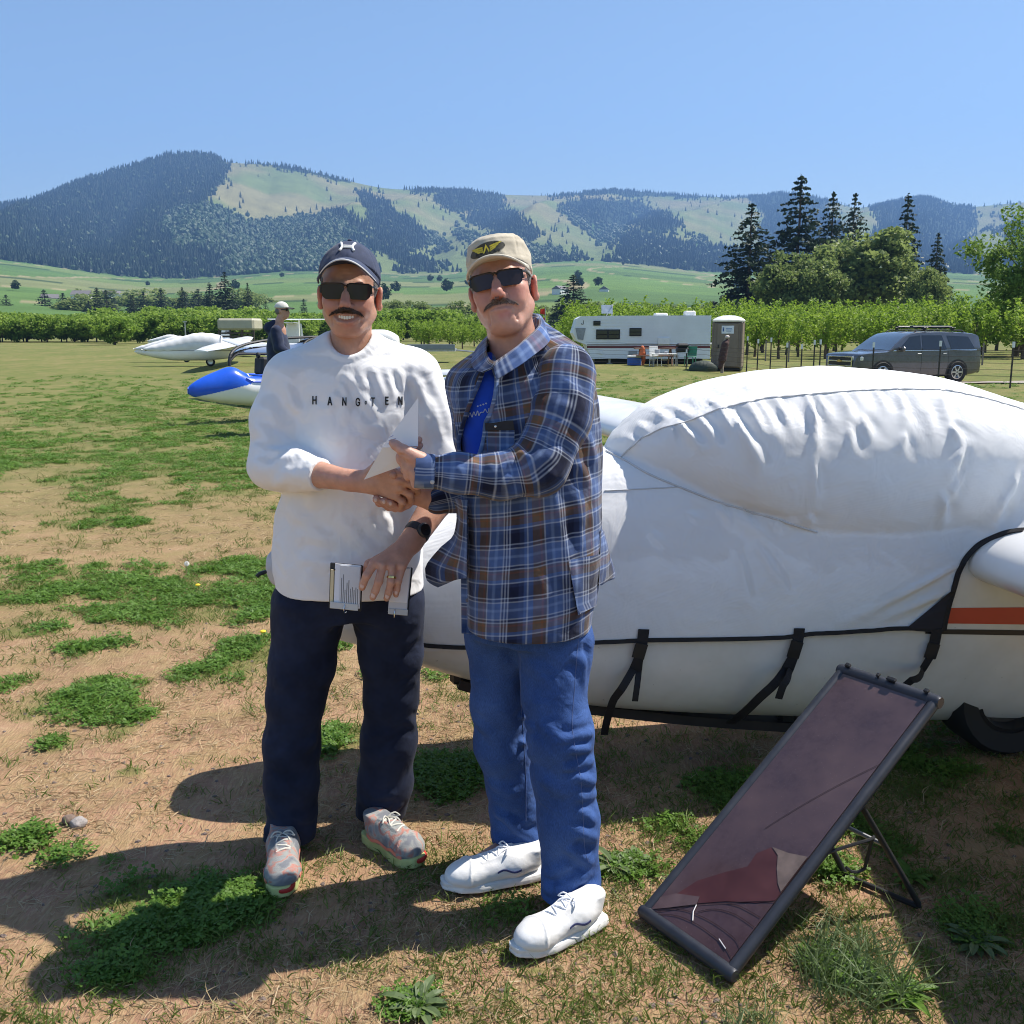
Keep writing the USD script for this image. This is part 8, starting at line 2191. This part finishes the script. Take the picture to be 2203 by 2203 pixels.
# torso of the shirt
F = Field((-.30, 2.18, .66), (.34, 2.86, 1.62), .0048)
rowsR = [(1352, 1001, 1274, 1.0), (1280, 1000, 1284, 1.0), (1200, 998, 1292, 1), (1142, 994, 1297, 1), (1060, 990, 1299, 1), (986, 986, 1299, 1), (920, 975, 1296, 1), (862, 968, 1290, 1), (820, 975, 1270, 1), (785, 1005, 1230, 1), (760, 1040, 1195, 1)]
zz = np.array([at((a + b) / 2, y, YR)[2] for y, a, b, _ in rowsR]); cxs = np.array([at((a + b) / 2, y, YR)[0] for y, a, b, _ in rowsR])
rxs = np.array([(b - a) / 2 * scale_at(at(1140, y, YR)) for y, a, b, _ in rowsR])
F.add(stack_loft(zz, cxs, YR + .05, rxs, np.array([.188, .182, .172, .160, .150, .142, .136, .13, .12, .09, .07]), 0, 2.3), .02)
F.add(cone(at(1138, 728, YR + .09), .060, at(1218, 796, YR + .01), .070), .05); F.add(cone(at(1068, 785, YR + .07), .055, at(1008, 826, YR + .11), .056), .05)
F.cut(cone(at(1108, 690, YR + .06), .058, at(1094, 750, YR - .01), .054), .004)
c4 = lambda r: (r[0] * .3106 + 880, r[1] * .3106 + 800, r[2] * .3106 + 880, r[3] * .3106 + 800, r[4], r[5])
TF = [c4(r) for r in [(600, 150, 700, 20, 6, 10), (650, 180, 830, 20, 7, 11), (560, 330, 640, 200, 5, 10), (700, 420, 760, 300, 5, 12), (540, 420, 700, 620, 4, 12), (640, 900, 700, 1250, 5, 12), (720, 950, 830, 1400, 5, 14), (1000, 850, 1060, 1150, 5, 12), (1050, 1100, 1140, 1500, 6, 14), (450, 900, 470, 1300, 4, 14), (820, 1000, 880, 1500, 4, 16), (1170, 640, 1240, 780, 8, 12), (1240, 450, 1290, 620, 6, 12), (1200, 900, 1180, 1200, 5, 12), (880, 1300, 960, 1700, 4, 16), (560, 1250, 600, 1700, 4, 16), (350, 560, 330, 300, 5, 12)]]
F.warp(fold_warp(F, TF, 2.2, 2.8, cloth_noise(.0045, 9, .0012, 34, 60)), .05)
FT = F
tv, tf = F.mesh()
# blue tee under it
F2 = Field((-.30, 2.18, .90), (.30, 2.86, 1.56), .006)
F2.add(stack_loft(zz[3:], cxs[3:], YR + .05, rxs[3:] - .010, np.array([.148, .145, .14, .135, .13, .12, .09, .07]) - .016, 0, 2.3), .02)
F2.cut(cone(at(1100, 690, YR + .05), .060, at(1090, 748, YR - .02), .058), .004)
F2.warp(lambda p: .004 * (fbm(p * 14, 3, 3) - .5) * 2 + .003 * np.sin((p[:, 0] * .8 + p[:, 2]) * 70) * (fbm(p * 5, 2, 8) - .3), .04)
tee_blue = fabric('tee_blue', (.012, .065, .50), .12, 10, .85, 1200, .2)
t2v, t2f = F2.mesh(); tX, tY = to_pixel(t2v[t2f].mean(1)); t2f = t2f[(tX < 1074) | (tY > 850)]
tee = put('tee_shirt', (t2v, t2f), tee_blue, br, smooth=True)
tp_ = paint('tee_print', (.42, .48, .62), .7)
sq = np.array([(1008, 897), (1012, 888), (1016, 897), (1020, 886), (1024, 894), (1028, 884), (1031, 894), (1035, 887), (1040, 887), (1044, 880), (1049, 888), (1052, 878)], float)
put('print_script', tube(F2.snap(F2.hit(*spline(sq, 60).T, 2.2, 2.8), .001), .0012, 5), tp_, tee)
for a_, b_ in ((1028, 874), (1034, 872), (1040, 870), (1046, 868)):
    put('print_dot', (lambda m: (m[0] + F2.hit(a_, b_, 2.2, 2.8), m[1]))(ell_mesh((0, 0, 0), (.0025, .0018, .0022))), tp_, tee)
# the opening of the shirt
cent = tv[tf].mean(1)
X_, Y_ = to_pixel(cent)
OPEN = Polygon([(1040, 735), (1062, 752), (1060, 790), (1068, 808), (1069, 826), (1066, 847), (1055, 890), (1045, 911), (1043, 932), (1030, 983), (1024, 1060), (994, 1060), (990, 974), (987, 952), (992, 930), (1008, 878), (1030, 825), (1040, 795)])
front = cent[:, 1] < YR + .04
hole = front & shapely.contains_xy(OPEN, X_, Y_)
tf = tf[~hole]
ang = np.arctan2(tv[:, 0] - np.interp(tv[:, 2], zz, cxs), -(tv[:, 1] - YR - .05) * 1.15)
sh = put('plaid_shirt', (tv, tf), plaid, br, smooth=True, attrs={'cloth': cloth_attr(ang * .175 + .02 * (tv[:, 2] - 1), tv[:, 2] - .03 * np.sin(ang))})
def hem_tube(pts, r, name, u0=0.0):
    v, f = tube(pts, r, 8); put(name, (v, f), plaid, sh, smooth=True, attrs={'cloth': cloth_attr(np.full(len(v), u0), v[:, 2])})
# the turned edges of the two front panels
ed = np.array([(1062, 752), (1062, 790), (1069, 815), (1066, 847), (1055, 890), (1045, 911), (1043, 932), (1030, 983)], float)
hem_tube(FT.snap(FT.hit(*spline(ed, 40).T, 2.2, 2.8), .001), .0055, 'front_edge', .05)
ed2 = np.array([(1040, 797), (1030, 825), (1008, 878), (992, 930), (987, 952), (990, 974)], float)
hem_tube(FT.snap(FT.hit(*spline(ed2, 30).T, 2.2, 2.8), .001), .0055, 'front_edge', .11)
pk_px = np.array([(1003, 1085), (1004, 1200), (1005, 1362)], float)
P = FT.hit(*spline(pk_px, 30).T, 2.2, 2.8); v, f = strip(P + [0, -.003, 0], [1.0, -.35, 0], .032, .004); put('placket', (v, f), plaid, sh, attrs={'cloth': cloth_attr(v[:, 0] + .03, v[:, 2])})
for yy in (1120, 1205, 1290):
    q = FT.hit(1006, yy, 2.2, 2.8); put('button', (lambda m: (m[0] + q + [0, -.006, 0], m[1]))(ell_mesh((0, 0, 0), (.0055, .002, .0055))), paint('shirt_button', (.10, .10, .14), .4), sh, smooth=True)
# hem turned at the bottom
hx = np.linspace(1003, 1272, 50); P = FT.hit(hx, np.interp(hx, [1003, 1128, 1274], [1364, 1356, 1322]), 2.2, 2.8)
# pocket with a dark flap
def panel_on(F, quad, n, off, name, mat, parent, y0=2.2, y1=2.8, cloth_u=None):
    q = np.array(quad, float)
    uu = np.linspace(0, 1, n)
    pts = np.stack([(q[0] * (1 - u) + q[1] * u) * (1 - v) + (q[3] * (1 - u) + q[2] * u) * v for v in uu for u in uu])
    P = FT.snap(F.hit(*pts.T, y0, y1), off) if F is FT else F.snap(F.hit(*pts.T, y0, y1), off)
    a, fa_ = grid_mesh(P.reshape(n, n, 3)); b_, fb_ = a - F.grad(a) * (off + .002), fa_[:, ::-1]
    B_ = Bag().add(a, fa_).add(b_, fb_).mesh()
    return put(name, B_, mat, parent, smooth=40, attrs=None if cloth_u is None else {'cloth': cloth_attr(B_[0][:, 0] + cloth_u, B_[0][:, 2])})
panel_on(FT, [(1047, 925), (1106, 920), (1108, 972), (1050, 975)], 12, .004, 'pocket', plaid, sh, cloth_u=.06)
fl = panel_on(FT, [(1046, 909), (1105, 905), (1106, 924), (1047, 927)], 12, .008, 'pocket_flap', paint('flap_dark', (.020, .017, .018), .8, .2, 60), sh)
q = FT.hit(1066, 917, 2.2, 2.8); put('snap', (lambda m: (m[0] + q + [0, -.010, 0], m[1]))(ell_mesh((0, 0, 0), (.0035, .002, .0035))), chrome, fl)
panel_on(FT, [(1222, 1205), (1292, 1190), (1284, 1300), (1240, 1322)], 14, .006, 'hip_pocket', plaid, sh, cloth_u=.02)
# the loose tail at the back and the front panel that hangs open
def sheet(rows, name, u0, ripple=.006, th=.0025):
    """rows of (px, py, Y) points, each row left to right"""
    n = 14
    G_ = np.array([spline(np.array([at(*p) for p in r]), n) for r in rows])
    G_ = PchipInterpolator(np.linspace(0, 1, len(rows)), G_, axis=0)(np.linspace(0, 1, 22))
    uu, vv = np.meshgrid(np.linspace(0, 1, n), np.linspace(0, 1, 22))
    G_[..., 1] += ripple * np.sin(uu * 7 + vv * 3)
    a, fa_ = grid_mesh(G_); b_ = a + [0, th, 0]
    B_ = Bag().add(a, fa_).add(b_, fa_[:, ::-1]).mesh()
    cu = np.tile((uu * .10).reshape(-1), 2) + u0
    put(name, B_, plaid, sh, smooth=True, attrs={'cloth': cloth_attr(cu, B_[0][:, 2])})
sheet([[(974, 1076, 2.52), (990, 1074, 2.47), (1006, 1076, 2.45)], [(982, 1110, 2.53), (992, 1112, 2.48), (1004, 1114, 2.44)], [(976, 1150, 2.55), (988, 1156, 2.49), (1004, 1160, 2.44)], [(944, 1182, 2.585), (975, 1195, 2.51), (1004, 1200, 2.44)], [(914, 1224, 2.61), (960, 1228, 2.53), (1004, 1230, 2.44)], [(917, 1247, 2.60), (960, 1250, 2.53), (1004, 1242, 2.44)], [(942, 1264, 2.58), (974, 1250, 2.52), (1004, 1244, 2.44)]], 'open_front', .09)
sheet([[(1292, 1140, 2.50), (1298, 1140, 2.56), (1299, 1140, 2.60)], [(1292, 1190, 2.50), (1308, 1188, 2.56), (1310, 1186, 2.62)], [(1290, 1240, 2.50), (1310, 1236, 2.57), (1324, 1234, 2.63)], [(1288, 1256, 2.50), (1300, 1256, 2.57), (1318, 1246, 2.63)]], 'shirt_tail', .03)
# sleeves
def sleeve(pts, rad, name, u_rot, folds_=None, cut=None, seed=1, neg=None):
    los = np.min(pts, 0) - .14; his = np.max(pts, 0) + .14
    Fs = Field(los, his, .0046)
    chain(Fs, pts, rad, .03)
    if cut is not None: Fs.cut(cut, .003)
    bn = cloth_noise(.004, 10, .0011, 36, seed)
    Fs.warp(fold_warp(Fs, folds_, 2.1, 2.9, bn) if folds_ else bn, .05)
    v, f = Fs.mesh()
    # cloth coordinates: along the arm and round it
    S_ = np.r_[0, np.cumsum(np.linalg.norm(np.diff(pts, axis=0), axis=1))]
    WS, ub, vb, n1 = np.full(len(v), 1e-12), np.zeros(len(v)), np.zeros(len(v)), np.array([.1, .2, -1.0])
    for i in range(len(pts) - 1):
        a, b = pts[i], pts[i + 1]; ab = b - a; L = np.linalg.norm(ab); e = ab / L
        t = (v - a) @ e; tc_ = np.clip(t, 0, L); w = v - a - tc_[:, None] * e
        d = np.linalg.norm(w, axis=1) - np.interp(tc_ / L, [0, 1], [rad[i], rad[i + 1]])
        n1 = unit(n1 - e * (n1 @ e)); n2 = np.cross(e, n1)
        far_ = 1.0 if (np.cross(e, n1)[1] > 0) else -1.0
        th_ = np.arctan2(w @ n1, -(w @ n2) * far_)
        k_ = np.exp(-np.clip(d + .06, 0, 1) / .012); WS += k_; ub += k_ * th_ * .062; vb += k_ * (S_[i] + (np.minimum(t, L) if i == 0 else tc_))
    ub /= WS; vb /= WS
    put(name, (v, f), plaid, sh, smooth=True, attrs={'cloth': cloth_attr(ub + u_rot, vb)})
    return Fs
SF = [c4(r) for r in [(700, 640, 720, 590, 8, 8), (640, 680, 700, 580, 8, 9), (640, 780, 740, 720, 5, 10), (760, 560, 850, 600, 7, 9), (820, 680, 900, 560, 7, 10), (860, 780, 1000, 700, 5, 12), (700, 840, 860, 830, 5, 12), (900, 500, 960, 420, 6, 12), (880, 450, 1060, 330, 6, 12), (1000, 280, 1100, 220, 6, 12), (800, 200, 1050, 230, 5, 14), (1060, 420, 1160, 560, 5, 12), (250, 650, 300, 780, 4, 9), (330, 640, 380, 820, 4, 10), (450, 620, 480, 780, 4, 12), (560, 640, 600, 820, 5, 12), (1100, 60, 1180, 180, 6, 14), (960, 620, 1060, 520, 5, 12)]]
sp = [at(1218, 806, YR - .02), at(1206, 900, 2.455), at(1160, 1003, 2.415), at(1075, 1026, 2.40), at(985, 1018, 2.39), at(920, 1014, 2.383)]
Fs = sleeve(sp, [.077, .074, .070, .054, .046, .0400], 'sleeve', .0, SF, None, 70)
cuff_n = unit(sp[-1] - sp[-2])
v, f = lathe([(.0395, -.026), (.0425, -.024), (.0435, 0), (.0425, .022), (.0395, .023), (.034, .020)], 40, sp[-1] + cuff_n * .008, np.stack([unit(np.cross(cuff_n, [0, 1, 0])), np.cross(cuff_n, unit(np.cross(cuff_n, [0, 1, 0]))), cuff_n], 1))
put('cuff', (v, f), plaid, sh, smooth=50, attrs={'cloth': cloth_attr(v[:, 2] * 1.0 + .07, v[:, 0])})
q = at(930, 1037, 2.345); put('cuff_button', (lambda m: (m[0] + q, m[1]))(ell_mesh((0, 0, 0), (.0055, .003, .0055))), paint('pearl_button', (.45, .45, .45), .3), sh, smooth=True)
sp2 = [at(1012, 836, YR + .10), at(1030, 940, 2.63), at(1038, 1030, 2.63), at(990, 1062, 2.60), at(942, 1077, 2.578)]
sleeve(sp2, [.066, .062, .056, .044, .037], 'sleeve', .03, [c4(r) for r in [(150, 830, 260, 900, 5, 9), (200, 820, 300, 860, 4, 9)]], None, 80)
# collar: stand and two leaves, spread over the shoulders
def collar(rows, name, u0):
    G_ = np.array([spline(np.array([at(*p) for p in r]), 26) for r in rows])
    G_ = PchipInterpolator(np.linspace(0, 1, len(rows)), G_, axis=0)(np.linspace(0, 1, 12))
    a, fa_ = grid_mesh(G_); tm_ = trimesh.Trimesh(a, fa_, process=False); nn = np.array(tm_.vertex_normals)
    B_ = Bag().add(a, fa_).add(a + nn * .004, fa_[:, ::-1]).mesh()
    S_ = np.tile(np.tile(np.linspace(0, .2, 26), 12), 2); V_ = np.tile(np.repeat(np.linspace(0, .07, 12), 26), 2)
    put(name, B_, plaid, sh, smooth=True, attrs={'cloth': cloth_attr(S_ + u0, V_)})
collar([[(1118, 690, 2.69), (1150, 692, 2.65), (1156, 708, 2.56), (1118, 740, 2.455), (1064, 778, 2.415)], [(1120, 672, 2.695), (1160, 676, 2.655), (1165, 694, 2.545), (1124, 738, 2.435), (1062, 788, 2.40)], [(1125, 700, 2.72), (1178, 704, 2.665), (1184, 728, 2.52), (1132, 776, 2.405), (1068, 816, 2.380)]], 'collar', .02)
collar([[(1064, 778, 2.405), (1054, 772, 2.43), (1046, 748, 2.50), (1056, 716, 2.60)], [(1060, 788, 2.395), (1048, 780, 2.42), (1040, 752, 2.50), (1050, 720, 2.61)], [(1036, 800, 2.41), (1022, 796, 2.44), (1014, 776, 2.52), (1030, 740, 2.62)]], 'collar', .08)

# ---- blue jeans
denim_b = look('blue_denim', {'tc': ('geometry', {}), 'n': ('noise_texture', {'scale': 7.0, 'detail': 7.0, 'roughness': .65}), 'n2': ('noise_texture', {'scale': 900.0, 'detail': 2.0}), 'st': ('mapping', {'scale': (1.0, 1.0, .12)}),
                              'r': ('rgb_ramp', {'ramp': [(.3, (.026, .064, .20)), (.7, (.058, .118, .31))]}), 'v': ('map_range', {'from_min': .3, 'from_max': .7, 'to_min': .75, 'to_max': 1.25}), 'vm': ('vector_math', {'math_type': 'scale'}),
                              'cn': ('noise_texture', {'scale': 17.0, 'detail': 2.5, 'roughness': .5, 'distortion': 1.0}), 'cb': ('bump', {'strength': .5, 'distance': .014}), 'b': ('bump', {'strength': .35, 'distance': .0015}), 'p': ('principled_bsdf', {'roughness': .85, 'specular_ior_level': .15, 'sheen_weight': .03})},
               [('tc.position', 'n.vector'), ('tc.position', 'st.vector'), ('st.vector', 'n2.vector'), ('n.fac', 'r.fac'), ('n2.fac', 'v.value'), ('r.color', 'vm.vector1'), ('v.result', 'vm.scale'), ('vm.vector', 'p.base_color'), ('n2.fac', 'b.height'), ('tc.position', 'cn.vector'), ('cn.fac', 'cb.height'), ('cb.normal', 'b.normal'), ('b.normal', 'p.normal')])
F = Field((-.22, 2.18, .03), (.30, 2.92, 1.0), .0050)
PN, RN = leg_chain(F, RROW_N, YN, 0, .03); PF, RF = leg_chain(F, RROW_F, YF_, 0, .03)
F.add(stack_loft([hz - .06, hz + .02, hz + .10], cR(1140, 1330)[0], YR + .04, [.146, .140, .135], [.120, .115, .11], 0, 2.4), .04)
F.add(cone(PN[-1] + [0, 0, .03], RN[-1] * .98, PN[-1] + [0, 0, -.012], RN[-1] * .97), .015); F.add(cone(PF[-1] + [0, 0, .02], RF[-1], PF[-1] + [0, 0, -.008], RF[-1] * .97), .015)
p6 = lambda r: (r[0] * .4245 + 900, r[1] * .4245 + 1300, r[2] * .4245 + 900, r[3] * .4245 + 1300, r[4], r[5])
JF = [(r[0], r[1], r[2], r[3], r[4] * 1.5, r[5]) for r in [p6(r) for r in [(730, 685, 880, 650, 10, 9), (780, 735, 870, 735, 9, 9), (755, 830, 885, 790, 10, 9), (815, 880, 890, 900, 8, 9), (820, 980, 900, 960, 7, 10), (770, 1245, 880, 1310, 11, 13), (830, 1480, 910, 1420, 11, 10), (700, 1450, 860, 1360, 8, 13), (640, 1440, 800, 1470, 7, 12), (660, 1380, 760, 1330, 5, 12), (455, 1105, 600, 1200, 11, 13), (400, 1060, 580, 1110, 7, 12), (390, 1190, 560, 1230, 8, 12), (530, 570, 570, 620, 8, 9), (535, 700, 570, 770, 8, 10),
                      (800, 170, 700, 300, 6, 16), (780, 260, 850, 300, 7, 12), (520, 200, 380, 330, 4, 18), (560, 300, 700, 420, 4, 18), (300, 600, 420, 700, 4, 16), (620, 600, 740, 700, 4, 14), (360, 900, 500, 960, 4, 14), (820, 200, 840, 420, 5, 12), (640, 900, 760, 960, 4, 14), (820, 1050, 900, 1100, 6, 11), (830, 1160, 905, 1190, 6, 11)]]]
F.warp(fold_warp(F, JF, 2.1, 2.9, cloth_noise(.005, 8, .0016, 26, 90)), .05)
FJ = F
jb = put('jeans', F.mesh(), denim_b, br, smooth=True)
stitch = paint('seam_stitch', (.10, .15, .32), .8)
for sm in [[(516, 260), (520, 480), (535, 700), (545, 900), (545, 1100)], [(830, 60), (805, 250), (790, 450), (780, 600), (800, 760), (825, 900), (835, 1080), (845, 1250), (865, 1310)]]:
    q = spline(np.array([(a * .4245 + 900, b * .4245 + 1300) for a, b in sm]), 60); put('seam', tube(FJ.hit(*q.T, 2.1, 2.9, off=.0005), .0009, 5), stitch, jb)
# white leather trainers
ts = {'upper': look('white_leather', {'tc': ('geometry', {}), 'n': ('noise_texture', {'scale': 14.0, 'detail': 6.0}), 'r': ('rgb_ramp', {'ramp': [(.3, (.66, .65, .63)), (.65, (.78, .78, .77))]}), 'n2': ('noise_texture', {'scale': 90.0, 'detail': 5.0}), 'b': ('bump', {'strength': .25, 'distance': .002}), 'p': ('principled_bsdf', {'roughness': .5})},
                    [('tc.position', 'n.vector'), ('tc.position', 'n2.vector'), ('n.fac', 'r.fac'), ('r.color', 'p.base_color'), ('n2.fac', 'b.height'), ('b.normal', 'p.normal')]),
      'sole': paint('white_sole', (.72, .71, .68), .6, .08, 30)}
wl = paint('white_lace', (.76, .77, .80), .8, .05, 200)
for heel, toe, ln_ in ((on_ground(1276, 1985), on_ground(1112, 2064), 1), (on_ground(1172, 1878), on_ground(955, 1918), 0)):
    e = unit(toe - heel); L0 = np.linalg.norm(toe - heel); heel = toe - e * max(L0, .285) if L0 < .285 else heel
    if L0 > .31: heel = toe - e * .305
    g, R_, o_, L_, w_, st_ = shoe(br, heel, toe, .100, ts, high=.088)
    laces(g, R_, o_, L_, w_, st_, .088, wl, 6)
    sd_ = -1 if (R_[1, 1] > 0) else 1
    F0 = upper_field(L_, w_, st_, .088, False, .001, .005)
    def side_text(s_txt, x0, h_):
        m = meshkit.text_mesh(s_txt, h_, .002, True); v = np.array(m.vertices)
        q = np.stack([L_ * x0 - sd_ * -1 * v[:, 0] * (1 if sd_ < 0 else -1), np.full(len(v), sd_ * w_ * .8), st_ + .016 + v[:, 1]], 1)
        P = F0.snap(q, .001) ; return (P + F0.grad(P) * (v[:, 2:] * .8)) @ R_.T + o_, np.array(m.faces)
    if ln_: put('side_mark', side_text('SPORT'[:5], .40, .009), paint('shoe_print', (.04, .05, .14), .6), g) if False else None
    for q0, q1 in ((.30, .52),):
        pts = F0.snap(np.array([(L_ * q, sd_ * w_ * .8, st_ + .030 - .004 * math.sin((q - q0) * 30)) for q in np.linspace(q0, q1, 9)]), .0012)
        put('side_mark', (lambda m: (m[0] @ R_.T + o_, m[1]))(strip(pts, (0, 0, 1.0), .006, .0015)), paint('shoe_print', (.05, .06, .16), .6), g)
# ---- the paper between them
c_ = lambda r: (r[0] * .1553 + 700, r[1] * .1553 + 900)
A_, B_, C_, D_ = at(900, 855, 2.40), at(899.5, 961, 2.395), at(786, 1020, 2.46), at(782, 1032, 2.46)
t = thing('paper_sheet', 'white folded sheet of paper held between the two men\'s hands', 'paper')
tri_ = [at(900, 855, 2.41), at(899, 961, 2.395), at(826, 1004, 2.43), at(783, 1026, 2.455)]
def flat_poly(P, th=.0012):
    P = np.array(P); n = unit(np.cross(P[1] - P[0], P[-1] - P[0])); 
    if n[1] > 0: n = -n
    k = len(P); v = np.vstack([P, P - n * th]); f = [[0, i, i + 1] for i in range(1, k - 1)] + [[k, k + i + 1, k + i] for i in range(1, k - 1)]
    for i in range(k): j = (i + 1) % k; f += [[i, k + i, k + j], [i, k + j, j]]
    return v, np.array(f)
put('front_leaf', flat_poly([at(900, 855, 2.405), at(899, 960, 2.398), at(822, 962, 2.425)]), paint('sheet_white', (.80, .80, .81), .75, .02, 8), t)
put('lower_leaf', flat_poly([at(897, 962, 2.401), at(860, 1004, 2.43), at(783, 1032, 2.465), at(823, 963, 2.428)]), paint('sheet_back', (.74, .73, .71), .75, .02, 8), t)
for i, (a, b) in enumerate([((836, 948), (852, 943)), ((834, 955), (850, 955)), ((838, 941), (846, 937))]):
    put('print_line', tube([at(*a, 2.414 - .0), at(*b, 2.408)], .0006, 4), paint('print_blue', (.08, .12, .40), .7), t)
# ---- the man in the navy hoodie further back, seen from the side
Y3 = 15.0
g3 = 0.0
s3 = .00711 * 1.0      # metres per pixel there
q3 = lambda px, py, dy=0: at(px, py, Y3 + dy)
b3 = thing('person', 'man in a dark navy hoodie and pale cap, standing side-on among the parked gliders', 'person')
F = Field((-4.1, 14.5, 0), (-3.0, 15.5, 2.1), (.014, .014, .014))
h3 = q3(607, 668)
F.add(ell(h3 + [-.005, 0, .02], (.092, .072, .095))); F.add(ell(h3 + [.03, 0, -.05], (.062, .055, .062)), .03); F.add(cone(h3 + [.088, 0, -.015], .014, h3 + [.10, 0, -.035], .018), .02)
F.add(cone(h3 + [.07, 0, -.085], .028, h3 + [.05, 0, -.10], .03), .03); F.add(ell(h3 + [-.015, -.07, -.01], (.022, .014, .034)), .01)
F.add(cone(h3 + [-.02, 0, -.09], .058, q3(596, 705), .075), .03)
hip3 = np.array([q3(600, 760)[0], Y3, .95])
F.add(cone(q3(598, 712), .12, hip3, .12), .05)
for dy in (-.1, .1):
    F.add(cone(hip3 + [0, dy, -.05], .095, [hip3[0] - .02, Y3 + dy, .50], .07), .04); F.add(cone([hip3[0] - .02, Y3 + dy, .50], .065, [hip3[0] - .05, Y3 + dy, .09], .045), .03)
    F.add(cone([hip3[0] - .05, Y3 + dy, .05], .045, [hip3[0] + .13, Y3 + dy, .04], .04), .03)
for sy in (-1, 1):
    F.add(cone(q3(594, 712, .2 * sy), .06, q3(600, 748, .25 * sy), .05), .03); F.add(cone(q3(600, 748, .25 * sy), .05, q3(622, 760, .2 * sy), .04), .03); F.add(ell(q3(628, 761, .2 * sy), (.05, .03, .04)), .02)
put('body', F.mesh(), skin_a, b3, smooth=True)
hd = fabric('hoodie_navy', (.020, .028, .062), .2, 10)
F = Field((-4.2, 14.4, .7), (-3.0, 15.6, 2.0), .014)
F.add(stack_loft([.80, 1.0, 1.25, 1.45, 1.58], [hip3[0] - .01, hip3[0] - .01, q3(598, 730)[0], q3(597, 712)[0], q3(596, 704)[0]], Y3, [.15, .165, .17, .14, .09], [.22, .225, .23, .21, .11]), .03)
F.add(cone(q3(590, 700), .085, q3(580, 706), .085), .05)   # the hood on his back
for sy in (-1, 1):
    F.add(cone(q3(594, 712, .2 * sy), .085, q3(600, 748, .25 * sy), .075), .05); F.add(cone(q3(600, 748, .25 * sy), .072, q3(620, 759, .2 * sy), .055), .03)
F.warp(lambda p: .012 * (fbm(p * 9, 3, 4) - .5) * 2, .06)
put('hoodie', F.mesh(), hd, b3, smooth=True)
F = Field((-4.1, 14.5, .0), (-3.2, 15.5, 1.05), .016)
for dy in (-.1, .1):
    F.add(cone(hip3 + [0, dy, -.05], .115, [hip3[0] - .02, Y3 + dy, .50], .085), .04); F.add(cone([hip3[0] - .02, Y3 + dy, .50], .085, [hip3[0] - .05, Y3 + dy, .12], .07), .03)
put('trousers', F.mesh(), fabric('trousers_grey', (.05, .05, .055), .2, 10), b3, smooth=True)
for dy in (-.1, .1):
    F = Field((hip3[0] - .2, Y3 + dy - .1, -.02), (hip3[0] + .3, Y3 + dy + .1, .2), .014); F.add(cone([hip3[0] - .06, Y3 + dy, .055], .06, [hip3[0] + .15, Y3 + dy, .045], .05)); F.cut(((lambda p: p[..., 2] - .005), (-9, 0, -.1), (9, 99, .01)), .003)
    put('shoe', F.mesh(), rubber, b3, smooth=True)
capw = fabric('cap_pale', (.62, .60, .55), .1, 12)
F = Field(h3 - [.16, .14, .02], h3 + [.3, .14, .2], .009)
F.add(ell(h3 + [-.008, 0, .035], (.108, .085, .098))); F.cut(((lambda p: p[..., 2] - (h3[2] + .035)), h3 - 1, h3 + [1, 1, .05]), .003)
c3p = put('cap', F.mesh(), capw, b3, smooth=True)
U_, V_ = np.meshgrid(np.linspace(-1, 1, 15), np.linspace(0, 1, 7), indexing='ij')
P = np.stack([h3[0] + .07 + .12 * V_ * np.sqrt(1 - .75 * U_ ** 2), h3[1] + U_ * .075, h3[2] + .055 - .012 * U_ ** 2 - .02 * V_], -1)
a, fa_ = grid_mesh(P); put('visor', Bag().add(a, fa_).add(a - [0, 0, .008], fa_[:, ::-1]).mesh(), paint('visor_dark', (.03, .035, .03), .7), c3p)
put('sunglasses', Bag().add(*box((.03, .12, .035), h3 + [.078, 0, .005], bevel=.01)).add(*box((.09, .006, .012), h3 + [.03, -.072, .012])).mesh(), black_trim, b3)
put('hair', (lambda m: m)(ell_mesh(h3 + [-.045, 0, -.01], (.062, .074, .06))), grey_hair, b3, smooth=True)
